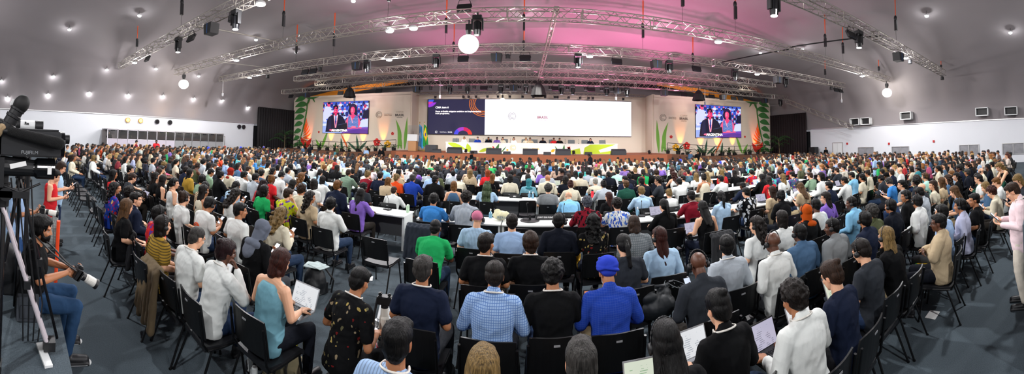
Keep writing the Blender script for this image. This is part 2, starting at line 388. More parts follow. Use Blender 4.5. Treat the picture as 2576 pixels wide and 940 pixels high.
# a pose: torso lean (deg fwd), head (pitch down, yaw to left, roll), elbows/wrists (right, left), finger direction + palm normal, curl, legs
def P_(**k):
    d = dict(pel=(0, -0.03, 0.55), lean=4, twist=0, head=(6, 0, 0), el=[(0.25, -0.05, 0.79), (-0.25, -0.05, 0.79)],
             wr=[(0.11, 0.25, 0.66), (-0.11, 0.25, 0.66)], fd=[(-0.5, 0.85, -0.1), (0.5, 0.85, -0.1)], pn=[(0, 0, -1), (0, 0, -1)], curl=[0.35, 0.35],
             kn=[(0.14, 0.41, 0.5), (-0.14, 0.41, 0.5)], an=[(0.14, 0.40, 0.09), (-0.14, 0.40, 0.09)], stand=False)
    d.update(k); return d
POSE = {
 'N': P_(), 'NR': P_(head=(5, -28, 0)), 'NL': P_(head=(8, 30, 0), kn=[(0.10, 0.44, 0.52), (-0.15, 0.42, 0.5)]),
 'P': P_(lean=8, head=(27, -5, 0), el=[(0.25, -0.0, 0.80), (-0.25, 0.02, 0.79)], wr=[(0.10, 0.25, 0.82), (-0.06, 0.24, 0.80)], fd=[(-0.45, 0.55, 0.5), (0.4, 0.8, 0.2)], pn=[(-0.3, -0.5, 0.8), (0.3, -0.3, 0.9)], curl=[0.6, 0.7]),
 'L': P_(lean=9, head=(24, 0, 0), el=[(0.26, 0.02, 0.79), (-0.26, 0.02, 0.79)], wr=[(0.13, 0.27, 0.715), (-0.13, 0.27, 0.715)], fd=[(-0.2, 0.97, -0.08), (0.2, 0.97, -0.08)], curl=[0.3, 0.3]),
 'T': P_(lean=11, head=(14, 6, 0), el=[(0.28, 0.14, 0.80), (-0.28, 0.14, 0.80)], wr=[(0.14, 0.37, 0.79), (-0.14, 0.37, 0.79)], fd=[(-0.25, 0.95, -0.1), (0.25, 0.95, -0.1)], curl=[0.3, 0.3]),
 'C': P_(lean=12, head=(12, -14, 4), el=[(0.23, 0.20, 0.78), (-0.22, 0.12, 0.79)], wr=[(0.10, 0.19, 1.03), (0.05, 0.26, 0.79)], fd=[(-0.4, -0.25, 0.85), (0.9, 0.1, -0.05)], pn=[(-0.4, -0.9, 0), (0, 0, -1)], curl=[0.7, 0.4]),
 'A': P_(lean=1, head=(4, 12, 0), el=[(0.25, 0.02, 0.82), (-0.25, 0.02, 0.82)], wr=[(-0.06, 0.20, 0.86), (0.06, 0.17, 0.82)], fd=[(-0.95, -0.1, 0.1), (0.95, -0.1, 0.1)], pn=[(0, -1, 0), (0, -1, 0)], curl=[0.3, 0.3]),
 'F': P_(lean=33, head=(20, 0, 0), el=[(0.24, 0.30, 0.70), (-0.24, 0.30, 0.70)], wr=[(0.06, 0.46, 0.66), (-0.06, 0.46, 0.66)], fd=[(-0.6, 0.6, -0.2), (0.6, 0.6, -0.2)], curl=[0.5, 0.5]),
 'B': P_(lean=3, twist=50, head=(8, 62, 0), el=[(0.16, 0.18, 0.80), (-0.27, -0.16, 0.80)], wr=[(-0.06, 0.30, 0.74), (-0.30, 0.06, 0.76)], fd=[(-0.8, 0.5, -0.1), (-0.2, 0.9, 0)]),
 # photographer sitting on the riser edge, camera in his hands
 'X1': P_(lean=6, head=(10, -10, 0), pel=(0, -0.03, 0.73), el=[(0.24, 0.05, 0.98), (-0.24, 0.06, 0.98)], wr=[(0.10, 0.30, 1.0), (-0.05, 0.34, 0.98)], fd=[(-0.5, 0.8, 0.1), (0.4, 0.9, 0.0)], pn=[(-0.8, 0, -0.3), (0.2, 0, 0.9)], curl=[0.8, 0.8],
          kn=[(0.13, 0.40, 0.70), (-0.16, 0.38, 0.70)], an=[(0.14, 0.33, 0.26), (-0.16, 0.28, 0.26)]),
 # photographer kneeling on one knee, looking at a laptop
 'X2': P_(lean=16, head=(26, 0, 0), pel=(0, 0.0, 0.36), el=[(0.27, 0.04, 0.55), (-0.27, 0.04, 0.55)], wr=[(0.14, 0.30, 0.50), (-0.14, 0.30, 0.50)],
          kn=[(0.17, 0.36, 0.30), (-0.15, 0.34, 0.09)], an=[(0.17, 0.20, 0.09), (-0.15, -0.10, 0.09)]),
}
def stand(head=(6, 0, 0), **k):
    return P_(**{**dict(pel=(0, 0, 0.93), lean=1, head=head, stand=True, el=[(0.24, -0.03, 1.10), (-0.24, -0.03, 1.10)], wr=[(0.25, 0.04, 0.86), (-0.25, 0.04, 0.86)], fd=[(0, 0.15, -1), (0, 0.15, -1)], pn=[(-1, 0, 0), (1, 0, 0)], curl=[0.4, 0.4],
                kn=[(0.10, 0.03, 0.50), (-0.10, 0.03, 0.50)], an=[(0.11, -0.03, 0.09), (-0.11, -0.03, 0.09)]), **k})
POSE['S0'] = stand()
POSE['S1'] = stand(head=(30, 0, 0), el=[(0.22, -0.02, 1.13), (-0.22, -0.02, 1.13)], wr=[(0.09, 0.24, 1.16), (-0.07, 0.24, 1.13)], fd=[(-0.4, 0.7, 0.4), (0.4, 0.8, 0.1)], pn=[(-0.3, -0.5, 0.8), (0.3, -0.3, 0.9)], curl=[0.6, 0.7])
POSE['S2'] = stand(head=(3, 0, 0), wr=[(-0.04, 0.22, 1.12), (0.04, 0.20, 1.06)], el=[(0.25, 0.0, 1.10), (-0.25, 0.0, 1.10)], fd=[(-0.95, 0, 0), (0.95, 0, 0)], pn=[(0, -1, 0), (0, -1, 0)])
POSE['S3'] = stand(head=(35, 10, 0), lean=38, pel=(0, -0.05, 0.92), el=[(0.24, 0.42, 0.98), (-0.24, 0.42, 0.98)], wr=[(0.2, 0.58, 0.82), (-0.2, 0.58, 0.82)], fd=[(0, 0.6, -0.8), (0, 0.6, -0.8)])

def joints(p):
    pel = V(*p['pel']); Lm = rotm(-p['lean'], 0, p['twist'])
    tl = 1.0
    ch = pel + Lm @ V(0, -0.005, 0.30); nb = pel + Lm @ V(0, -0.02, 0.505)
    sh = [pel + Lm @ V(0.175, -0.02, 0.445), pel + Lm @ V(-0.175, -0.02, 0.445)]
    hr = rotm(-p['head'][0], p['head'][2], p['head'][1])
    hp = nb + rotm(-p['lean'] * 0.4 - p['head'][0] * 0.5, 0, 0) @ V(0, 0.008, 0.072) + hr @ V(0, 0.022, 0.073)
    return pel, Lm, ch, nb, sh, hr, hp
def torso(mb, pel, Lm, g, hang, kind='b'):
    top_cut = kind == 'k'
    S = [(-0.10 - hang, .150, .100, -.012), (-0.04 - hang * .6, .163, .116, -.012), (0.04, .160, .116, -.010), (0.12, .150, .106, -.004), (0.20, .150, .104, 0), (0.28, .163, .110, -.002), (0.35, .174, .112, -.008), (0.41, .172, .100, -.014), (0.455, .130, .078, -.018), (0.485, .075, .060, -.016)]
    if top_cut: S = S[:6] + [(0.35, .160, .112, -.008), (0.41, .142, .106, -.014), (0.455, .108, .090, -.018), (0.48, .084, .074, -.018)]
    mb.loft([(pel + Lm @ V(0, yo, h), Lm @ V(1, 0, 0), Lm @ V(0, 1, 0), a + g, b + g) for h, a, b, yo in S])
def hand_parts(mb, wr, fd, pn, curl, sgn):
    f = V(*fd); f /= np.linalg.norm(f); n_ = V(*pn); n_ -= f * (n_ @ f); n_ /= np.linalg.norm(n_)
    s = np.cross(f, n_) * (-sgn)          # towards the thumb
    wr = V(*wr)
    for k in range(4):
        off = (0.028 - 0.0187 * k)
        base = wr + f * 0.02 + s * off * 0.55; kn = wr + f * (0.088 - 0.004 * abs(k - 1)) + s * off
        mb.cap(base, 0.0145, kn, 0.0115, 8)
        Ls = [(0.040, 0.025, 0.021), (0.044, 0.028, 0.022), (0.040, 0.026, 0.021), (0.031, 0.020, 0.019)][k]
        p = kn; a = curl * (0.5 + 0.12 * k)
        for j in range(3):
            d = f * math.cos(a) + n_ * math.sin(a); q = p + d * Ls[j]
            mb.cap(p, 0.0093 - 0.0007 * j, q, 0.0088 - 0.0008 * j, 8); p = q; a += curl * (0.9 + 0.1 * k)
    tb = wr + f * 0.028 + s * 0.024; d1 = f * 0.62 + s * 0.62 + n_ * 0.35; d1 /= np.linalg.norm(d1); t1 = tb + d1 * 0.042
    d2 = f * 0.85 + s * 0.2 + n_ * 0.42; d2 /= np.linalg.norm(d2); t2 = t1 + d2 * 0.032; t3 = t2 + (d2 + n_ * 0.25) * 0.022
    mb.cap(tb, 0.016, t1, 0.0115, 8); mb.cap(t1, 0.0112, t2, 0.0102, 8); mb.cap(t2, 0.0102, t3, 0.0085, 8)
def body_mb(p):
    pel, Lm, ch, nb, sh, hr, hp = joints(p); mb = MB()
    H_ = lambda x, y, z: hp + hr @ V(x, y, z)
    er = Matrix(hr.tolist()).to_euler()
    mb.ball(H_(0, -0.014, 0.036), (0.073, 0.093, 0.080), 20, 14, er)
    mb.ball(H_(0, 0.030, -0.030), (0.057, 0.060, 0.076), 18, 12, er)
    mb.ball(H_(0, 0.058, -0.086), (0.026, 0.024, 0.019), 12, 8, er)
    mb.cap(H_(-0.032, 0.070, 0.024), 0.016, H_(0.032, 0.070, 0.024), 0.016, 10)
    for s in (-1, 1):
        mb.ball(H_(s * 0.036, 0.058, -0.022), (0.022, 0.024, 0.022), 10, 8, er)
        mb.ball(H_(s * 0.0745, -0.006, -0.006), (0.009, 0.019, 0.031), 10, 8, Euler((R(-12) + er.x, er.y, er.z)))
        mb.ball(H_(s * 0.030, 0.073, 0.004), (0.0125, 0.0105, 0.0085), 10, 8, er)
    mb.cap(H_(0, 0.084, 0.012), 0.0075, H_(0, 0.101, -0.024), 0.0115, 8)
    mb.ball(H_(0.011, 0.093, -0.028), (0.008, 0.009, 0.007), 8, 6, er); mb.ball(H_(-0.011, 0.093, -0.028), (0.008, 0.009, 0.007), 8, 6, er)
    mb.ball(H_(0, 0.083, -0.053), (0.022, 0.0105, 0.0055), 10, 6, er); mb.ball(H_(0, 0.081, -0.064), (0.019, 0.0105, 0.006), 10, 6, er)
    mb.cap(nb + V(0, 0, -0.05), 0.064, H_(0, -0.022, -0.055), 0.052, 14)
    # trunk
    e2 = Matrix(Lm.tolist()).to_euler()
    torso(mb, pel, Lm, 0.0, 0)
    mb.cap(sh[0] + Lm @ V(-0.03, 0, 0), 0.052, sh[1] + Lm @ V(0.03, 0, 0), 0.052, 12)
    mb.cap(nb + Lm @ V(0, -0.01, -0.01), 0.055, sh[0] + Lm @ V(-0.03, -0.01, 0.012), 0.04, 10); mb.cap(nb + Lm @ V(0, -0.01, -0.01), 0.055, sh[1] + Lm @ V(0.03, -0.01, 0.012), 0.04, 10)
    for i, sg in ((0, 1), (1, -1)):
        e = V(*p['el'][i]); w_ = V(*p['wr'][i])
        mb.cap(sh[i], 0.052, e, 0.038, 12); m_ = e + (w_ - e) * 0.25; mb.cap(e, 0.037, m_, 0.041, 12); mb.cap(m_, 0.041, w_, 0.025, 12)
        hand_parts(mb, w_, p['fd'][i], p['pn'][i], p['curl'][i], sg)
        hip = pel + V(sg * 0.085, 0, -0.02); k = V(*p['kn'][i]); a = V(*p['an'][i])
        mb.cap(hip, 0.088, k, 0.055, 12); m_ = k + (a - k) * 0.3; mb.cap(k, 0.053, m_, 0.055, 12); mb.cap(m_, 0.055, a, 0.036, 12)
        mb.cap(a + V(0, -0.02, -0.04), 0.035, a + V(0, 0.13, -0.055), 0.028, 10)
    return mb, hr, hp
def paint_body(me, hr, hp):
    n = len(me.vertices); co = np.empty(n * 3); me.vertices.foreach_get('co', co); co = co.reshape(n, 3)
    q = (co - hp) @ hr; col = np.ones((n, 4))
    def el(cx, cz, rx, rz): return (((np.abs(q[:, 0]) - cx) / rx) ** 2 + ((q[:, 2] - cz) / rz) ** 2 < 1) & (q[:, 1] > 0.055)
    lips = (q[:, 1] > 0.07) & ((q[:, 0] / 0.023) ** 2 + ((q[:, 2] + 0.0585) / 0.011) ** 2 < 1); col[lips, :3] = (0.75, 0.45, 0.42)
    col[el(0.032, 0.026, 0.019, 0.0055), :3] = (0.22, 0.16, 0.13)
    e1 = el(0.030, 0.004, 0.012, 0.005); col[e1] = (0.42, 0.38, 0.35, 0.0); e2 = el(0.031, 0.004, 0.0078, 0.0062); col[e2] = (0.03, 0.02, 0.015, 0.0)
    ear = (np.abs(q[:, 0]) > 0.075) & (np.abs(q[:, 2]) < 0.04); col[ear, :3] = (0.95, 0.82, 0.78)
    a = me.color_attributes.new('Col', 'FLOAT_COLOR', 'POINT'); a.data.foreach_set('color', col.ravel())
BODY = {}
def body_mesh(pose, lod):
    k = (pose, lod)
    if k not in BODY:
        p = POSE[pose]; mb, hr, hp = body_mb(p)
        me = remeshed(mb, (0.0052, 0.0068, 0.011)[lod], (60000, 15000, 3500)[lod], 1, name='body_' + pose)
        paint_body(me, hr, hp); me.materials.append(skinmat())
        BODY[k] = (me, hr, hp)
    return BODY[k]
TOP = {}
def top_mesh(pose, kind, lod):
    k = (pose, kind, lod)
    if k not in TOP:
        p = POSE[pose]; pel, Lm, ch, nb, sh, hr, hp = joints(p); mb = MB(); e2 = Matrix(Lm.tolist()).to_euler()
        g = {'t': 0.014, 'l': 0.016, 'k': 0.012, 'j': 0.026, 'd': 0.016}[kind]
        hang = 0.06 if p['stand'] else 0.0
        torso(mb, pel, Lm, g + .006, hang, kind)
        if kind != 'k':
            mb.cap(sh[0] + Lm @ V(-0.03, 0, 0), 0.054 + g, sh[1] + Lm @ V(0.03, 0, 0), 0.054 + g, 12)
        else:
            mb.cap(ch + Lm @ V(0.10, -0.005, 0.10), 0.05 + g, nb + Lm @ V(0.075, -0.01, -0.045), 0.032 + g, 12); mb.cap(ch + Lm @ V(-0.10, -0.005, 0.10), 0.05 + g, nb + Lm @ V(-0.075, -0.01, -0.045), 0.032 + g, 12)
        if kind != 'k':
            for i, s in ((0, -1), (1, 1)): mb.cap(nb + Lm @ V(0, -0.012, -0.018), 0.052 + g, sh[i] + Lm @ V(s * 0.03, -0.012, 0.010), 0.042 + g, 10)
        if kind in 'lj':      # collar
            mb.cap(nb + Lm @ V(0, -0.010, -0.01), 0.060 + g * 0.6, nb + Lm @ V(0, -0.004, 0.030), 0.058 + g * 0.35, 12)
        for i in (0, 1):
            e = V(*p['el'][i]); w_ = V(*p['wr'][i])
            if kind == 't': mb.cap(sh[i], 0.055 + g, sh[i] + (e - sh[i]) * 0.68, 0.050 + g, 12)
            elif kind in 'ljd':
                mb.cap(sh[i], 0.054 + g, e, 0.042 + g, 12); mb.cap(e, 0.041 + g, e + (w_ - e) * 0.92, 0.029 + g * 0.7, 12)
        amp = {0: 0.0075, 1: 0.007, 2: 0.005}[lod]
        def wr_(co, no):
            zz = co + 0.02 * np.stack([vnoise(co, 14, 21), vnoise(co, 14, 22), vnoise(co, 14, 23)], 1)
            low = np.clip(1.15 - (zz[:, 2] - pel[2]) * 1.6, 0.35, 1.0)
            f = (1 - np.abs(vnoise(zz * V(.7, .7, 1.5), 24, 3)) * 1.6) * low + 0.45 * (1 - np.abs(vnoise(zz * V(1.4, 1, .8), 40, 9)) * 1.6)
            f = f - 0.5
            return co + no * (f * amp)[:, None]
        me = remeshed(mb, (0.0085, 0.011, 0.02)[lod], (16000, 7000, 1600)[lod], 2, wr_, 'shirt_' + pose + kind)
        TOP[k] = me
    return TOP[k]
LEGM = {}
def legs_mesh(pose, skirt, lod):
    k = (pose, skirt, lod)
    if k not in LEGM:
        p = POSE[pose]; pel, Lm, *_ = joints(p); mb = MB(); e2 = Matrix(Lm.tolist()).to_euler()
        mb.ball(pel + V(0, -0.012, -0.005), (0.165, 0.125, 0.125), 18, 12)
        if skirt and p['stand']:
            mb.cap(pel + V(0, 0, -0.02), 0.16, pel + V(0, 0, -0.62), 0.19, 16)
        else:
            for i, sg in ((0, 1), (1, -1)):
                hip = pel + V(sg * 0.085, 0, -0.01); kn = V(*p['kn'][i]); a = V(*p['an'][i])
                mb.cap(hip, 0.098, kn, 0.070, 14); mb.cap(kn, 0.068, a + (kn - a) * 0.08, 0.052, 14)
        def wr_(co, no):
            f = -np.abs(vnoise(co, 30, 5) + 0.5 * vnoise(co, 60, 6)) + 0.3
            return co + no * (f * 0.005)[:, None]
        LEGM[k] = remeshed(mb, (0.009, 0.013, 0.022)[lod], (9000, 4000, 1200)[lod], 2, wr_, 'trousers_' + pose)
    return LEGM[k]
SHOE = None
def shoe_mesh():
    global SHOE
    if SHOE is None:
        mb = MB(); mb.cap((0, -0.07, 0.055), 0.040, (0, 0.13, 0.042), 0.036, 12, flat=0.9); mb.cap((0, -0.06, 0.09), 0.044, (0, -0.03, 0.08), 0.044, 12)
        mb.box((0, 0.035, 0.014), (0.085, 0.27, 0.026), col=(1, 1, 1, 1))
        SHOE = remeshed(mb, 0.009, 1600, 2, None, 'shoe'); SHOE.materials.append(plain('shoe_leather', '1b1b1e', 0.5))
    return SHOE

# ---- hair and headgear, in head space (origin between the ears, face towards +Y)
HAIR = {}
def strands(mb, n, seed, fn, r=0.006, seg=5):
    rr = random.Random(seed)
    for i in range(n):
        pts, ra = fn(rr, i)
        for j in range(len(pts) - 1): mb.tube(pts[j], pts[j + 1], r * ra[j], r * ra[j + 1], seg)
def hair_mesh(kind):
    if kind in HAIR: return HAIR[kind]
    mb = MB(); vx = 0.0062; tgt = 6000; amp = 0.004; ns = 60; sm = 1
    def skullcap(g=0.0, back=0.0):
        mb.ball((0, -0.020, 0.048), (0.079 + g, 0.097 + g, 0.078 + g), 20, 14)
        mb.ball((0, -0.050, 0.000), (0.077 + g, 0.062 + g, 0.070 + g), 18, 12)
        mb.ball((0, -0.064, -0.040 - back), (0.056 + g, 0.040 + g, 0.045), 14, 10)
    if kind == 's': skullcap(0.006); mb.ball((0.01, 0.045, 0.085), (0.058, 0.038, 0.032), 14, 8); amp = 0.007; ns = 55
    elif kind == 'M':
        skullcap(0.014, 0.02); mb.ball((0.0, 0.03, 0.085), (0.072, 0.05, 0.04), 14, 8); amp = 0.012; ns = 45
        for s in (-1, 1): mb.ball((s * 0.075, -0.01, 0.01), (0.018, 0.045, 0.05), 10, 8)
    elif kind == 'z': skullcap(0.0005); amp = 0.001; sm = 2
    elif kind == 'C':
        skullcap(0.012); rr = random.Random(5); amp = 0.007; ns = 90
        for i in range(150):
            a = rr.uniform(0, 2 * PI); z = rr.uniform(-0.45, 1); q = math.sqrt(max(0, 1 - z * z)); y = math.sin(a) * q
            if y > 0.55 and z < 0.45: continue
            mb.ball((math.cos(a) * q * 0.092, y * 0.108 - 0.02, z * 0.095 + 0.035), rr.uniform(0.013, 0.021), 8, 6)
    elif kind in 'LWPRBU':
        skullcap(0.010, 0.02 if kind in 'LWB' else 0)
        mb.ball((0, 0.035, 0.088), (0.064, 0.04, 0.026), 14, 8)
        amp = 0.004; ns = 70
        if kind in 'LW':
            w0, ln = (0.088, 0.30) if kind == 'L' else (0.105, 0.27)
            for s in (-1, 1):
                mb.cap((s * 0.062, -0.03, 0.03), 0.036, (s * 0.075, -0.055, -0.14), 0.036, 12); mb.cap((s * 0.075, -0.055, -0.14), 0.036, (s * 0.055, -0.10, -ln), 0.024, 12)
            mb.cap((0, -0.07, 0.0), 0.052, (0, -0.095, -0.16), 0.055, 14, flat=0.7, fdir=(0, 1, 0)); mb.cap((0, -0.095, -0.16), 0.055, (0, -0.125, -ln - 0.03), 0.032, 14, flat=0.6, fdir=(0, 1, 0))
            if kind == 'W':
                rr = random.Random(8); amp = 0.009; ns = 50
                for i in range(110):
                    t = rr.random(); x = rr.uniform(-1, 1) * (0.095 + 0.02 * math.sin(t * 3)); mb.ball((x, -0.075 - 0.05 * t + rr.uniform(-0.03, 0.02) - 0.02 * abs(x) * 10 * 0.1, 0.06 - t * 0.36), rr.uniform(0.018, 0.03), 8, 6)
        if kind == 'B':
            for s in (-1, 1): mb.cap((s * 0.066, -0.02, 0.03), 0.034, (s * 0.074, -0.010, -0.085), 0.026, 12)
            mb.cap((0, -0.055, 0), 0.062, (0, -0.062, -0.10), 0.055, 14); mb.cap((-0.05, -0.045, -0.09), 0.035, (0.05, -0.045, -0.09), 0.035, 12)
        if kind == 'U': mb.ball((0, -0.095, 0.095), (0.040, 0.034, 0.036), 14, 10); mb.ball((0.012, -0.115, 0.10), 0.022, 10, 8); amp = 0.005
        if kind == 'P':
            mb.ball((0, -0.112, 0.03), 0.024, 12, 8)
            mb.path([(0, -0.115, 0.03), (0, -0.145, -0.03), (0, -0.140, -0.13), (0.01, -0.125, -0.24)], 0.026, 12); mb.cap((0, -0.145, -0.03), 0.03, (0, -0.14, -0.13), 0.032, 12); mb.cap((0, -0.14, -0.13), 0.032, (0.01, -0.125, -0.25), 0.012, 12)
    elif kind == 'H':
        mb.ball((0, -0.022, 0.030), (0.092, 0.106, 0.100), 20, 14); mb.cap((0, -0.02, -0.02), 0.088, (0, -0.02, -0.14), 0.082, 16)
        mb.ball((0, -0.02, -0.19), (0.165, 0.125, 0.07), 20, 12); mb.ball((0, -0.08, -0.25), (0.11, 0.05, 0.13), 16, 10); amp = 0.006; ns = 26; sm = 2
        for s in (-1, 1): mb.cap((s * 0.062, 0.055, 0.05), 0.02, (s * 0.052, 0.045, -0.085), 0.022, 10)
        mb.cap((-0.05, 0.066, 0.075), 0.018, (0.05, 0.066, 0.075), 0.018, 10)
    elif kind == 'T':
        mb.ball((0, -0.018, 0.062), (0.102, 0.112, 0.088), 24, 16)
        for i in range(5):
            q = math.sqrt(1 - (i / 6.0) ** 2); an = np.linspace(0, 2 * PI, 29); tl = (0.02 if i % 2 else -0.02)
            pts = [(math.cos(a) * 0.094 * q, math.sin(a) * 0.104 * q - 0.018, 0.036 + 0.017 * i + math.sin(a) * 0.014 + math.cos(a) * tl) for a in an]
            mb.path(pts, 0.0125, 8)
        mb.ball((0, -0.055, 0.0), (0.07, 0.05, 0.04), 14, 8); amp = 0.001; vx = 0.0055; tgt = 9000; sm = 4
    elif kind == 'K':
        mb.ball((0, -0.014, 0.050), (0.086, 0.104, 0.082), 20, 14); mb.ball((0, 0.115, 0.052), (0.062, 0.055, 0.009), 18, 8, (R(-8), 0, 0)); amp = 0.0
    elif kind == 'bunch':   # many braids
        mb.ball((0, -0.020, 0.048), (0.086, 0.102, 0.084), 20, 14)
        mb.ball((0, -0.045, 0.0), (0.088, 0.07, 0.08), 18, 12)
        me = remeshed(mb, 0.007, 4000, 1, None, 'hair_braids'); base = MB(); co = np.array([v.co[:] for v in me.vertices]); base.add(co, [tuple(f.vertices) for f in me.polygons])
        def bf(rr, i):
            a = rr.uniform(PI * 0.98, 2.02 * PI); z0 = rr.uniform(0.02, 0.115); x = math.cos(a) * 0.088; y = math.sin(a) * 0.10 - 0.02
            ln = rr.uniform(0.30, 0.44); wv = rr.uniform(-0.02, 0.02); top = (x * 0.5, y * 0.5 - 0.01, z0 + 0.03)
            pts = [top, (x * 1.02, y * 1.0, z0 - 0.04), (x * 1.25 + wv, y * 1.05 - 0.02, -0.12), (x * 1.35 + wv, y * 1.08 - 0.035, -0.12 - ln * 0.5), (x * 1.3 - wv, y * 1.0 - 0.04, -0.12 - ln)]
            return pts, [1.1, 1.1, 1.1, 1.0, 0.6]
        strands(base, 130, 4, bf, 0.0065, 6)
        me = base.mesh('hair_braids', None, True); HAIR[kind] = me; return me
    def f_(co, no):
        s_ = co * V(1, 1, 0.35) if kind in 'LWPBsMU' else co
        d = vnoise(s_, ns, 2) + 0.6 * vnoise(s_, ns * 2.3, 4)
        co = co + no * (d * amp)[:, None]
        if kind in 'szMCLWPRBU':   # keep the face clear
            hl = 0.040 if kind in 'szU' else 0.030
            m = (co[:, 1] > hl) & (co[:, 2] < 0.066 + 0.25 * (co[:, 1] - 0.06)) & (np.abs(co[:, 0]) < 0.12)
            co[m] = co[m] * V(.80, .80, .96)
        if kind in 'sz': # above the ears
            m = (np.abs(co[:, 0]) > 0.045) & (co[:, 2] < 0.018) & (co[:, 1] > -0.032); co[m, 0] *= 0.82
        return co
    me = remeshed(mb, vx, tgt, sm, f_, 'hair_' + kind); HAIR[kind] = me; return me
HEADSET = None
def headset_mesh():
    global HEADSET
    if HEADSET is None:
        mb = MB(); an = np.linspace(R(-2), R(182), 17)
        pts = [(math.cos(a) * 0.101, -0.020, 0.008 + math.sin(a) * 0.134) for a in an]
        mb.path(pts, 0.0055, 6)
        for s in (-1, 1): mb.tube((s * 0.080, -0.004, -0.006), (s * 0.112, -0.004, -0.006), 0.032, 0.027, 14); mb.tube((s * 0.101, -0.02, 0.01), (s * 0.104, -0.004, -0.006), 0.007)
        HEADSET = mb.mesh('headset', M_BLACK, True)
    return HEADSET
LANY = {}
def lanyard_mesh(pose):
    if pose not in LANY:
        p = POSE[pose]; pel, Lm, ch, nb, sh, hr, hp = joints(p); pts = []
        for a in np.linspace(R(-35), R(215), 15):
            # loop round the back of the neck, down over the chest
            pts.append(nb + Lm @ V(math.cos(a) * 0.083, -math.sin(a) * 0.082 + 0.0, 0.022 + 0.022 * max(0, math.sin(a))))
        front = nb + Lm @ V(0, 0.135, -0.26)
        mb = MB()
        full = [front] + pts + [front]
        for a, b in zip(full, full[1:]):
            d = b - a; mid = (a + b) / 2; L_ = np.linalg.norm(d)
            mb.cap(a, 0.0065, b, 0.0065, 6)
        mb.box(front + Lm @ V(0, 0.005, -0.05), (0.08, 0.006, 0.11), tuple(Matrix(Lm.tolist()).to_euler()))
        LANY[pose] = mb.mesh('lanyard', plain('lanyard_band', 'd8d4cc', 0.6, noise=0.35, nscale=60), True)
    return LANY[pose]
GLS = None
def glasses_mesh():
    global GLS
    if GLS is None:
        mb = MB()
        for s in (-1, 1):
            pts = [(s * 0.032 + math.cos(a) * 0.020, 0.092, 0.004 + math.sin(a) * 0.016) for a in np.linspace(0, 2 * PI, 13)]; mb.path(pts, 0.0018, 5)
            mb.tube((s * 0.052, 0.090, 0.008), (s * 0.079, -0.005, 0.010), 0.0018, 0.0018, 5)
        mb.tube((-0.012, 0.094, 0.008), (0.012, 0.094, 0.008), 0.0018, 0.0018, 5)
        GLS = mb.mesh('glasses', M_BLACKG, True)
    return GLS

HAIRW = dict(s='short', M='tousled', z='cropped', C='curly', L='long', W='long wavy', P='pony-tailed', R='braided', B='bobbed', U='pinned-up')
TOPW = dict(t='tee', l='shirt', k='sleeveless top', j='jacket', d='shirt')
PATW = {'S': 'striped', 'F': 'flowered', 'C': 'checked', 'L': 'leaf-print', 'K': 'checked', 'O': 'printed', '-': ''}
PATM = {'S': 'stripe_h', 'F': 'floral', 'C': 'checkdark', 'L': 'leaf', 'K': 'crosshatch', 'O': 'plain', '-': 'plain'}
PEOPLE_DONE = []
def tinted(o, me, h, mat):
    """object whose colour comes from the object itself, material in an object slot so that meshes are shared"""
    o.color = (*(hexc(h) if isinstance(h, str) else h), 1)
def person(loc, rz, scale, hair, hc, top, tc, pat, skin, pose, flags, lod, trousers='1c2230', skirt=False, shoes='1b1b1e', patm=None, jitter=0.0, legs=True):
    me, hr, hp = body_mesh(pose, lod)
    root = link('person', me); root.location = loc; root.rotation_euler = (0, 0, rz); root.scale = (scale * (.92 if hair in 'LWBPU' and hc != 'gy' else 1.0), scale, scale)
    j = lambda c: tuple(min(1, max(0, v * (1 + rnd.uniform(-jitter, jitter)))) for v in hexc(c))
    root.color = (*j(SKIN[skin]), 1)
    def child(name, m_, mat, c, M=None):
        o = link(name, m_, root)
        if mat is not None:
            if not m_.materials: m_.materials.append(mat)
            o.material_slots[0].link = 'OBJECT'; o.material_slots[0].material = mat
        o.color = (*c, 1)
        if M is not None: o.matrix_local = M
        return o
    Mh = Matrix.Translation(hp.tolist()) @ Matrix(hr.tolist()).to_4x4()
    child({'j': 'jacket'}.get(top, 'shirt'), top_mesh(pose, top, lod), cloth(patm or PATM[pat]), j(TC.get(tc, tc) if isinstance(tc, str) else tc))
    if legs: child('skirt' if skirt else 'trousers', legs_mesh(pose, skirt, lod), cloth('checkdark' if skirt else 'plain'), j(trousers))
    p = POSE[pose]
    if lod < 2:
        for i in (0, 1):
            a = p['an'][i]; o = link('shoe', shoe_mesh(), root); o.location = (a[0], a[1] + 0.03, a[2] - 0.09)
    hk = {'s': 's', 'M': 'M', 'R': 'bunch'}.get(hair, hair)
    if hc != 'bd' or hair != 'z':
        mat = cloth('plain') if hair in 'HTK' else hairmat()
        child({'H': 'headscarf', 'T': 'turban', 'K': 'cap'}.get(hair, 'hair'), hair_mesh(hk), mat, j(HC[hc]), Mh)
    if 'H' in flags: child('headset', headset_mesh(), None, (0, 0, 0), Mh)
    if 'G' in flags: child('glasses', glasses_mesh(), None, (0, 0, 0), Mh)
    if 'Y' in flags: child('lanyard', lanyard_mesh(pose), None, (0, 0, 0))
    hw = {'H': HN[hc] + ' headscarf', 'T': HN[hc] + ' turban', 'K': HN[hc] + ' cap'}.get(hair)
    if hw is None: hw = 'bald head' if hc == 'bd' else HAIRW[hair] + ' ' + HN[hc] + ' hair'
    look = '%s and %s' % (hw, ' '.join(x for x in (CN.get(tc, ''), PATW[pat], TOPW[top]) if x))
    root['category'] = 'person'; root['_look'] = look
    PEOPLE_DONE.append(root); return root
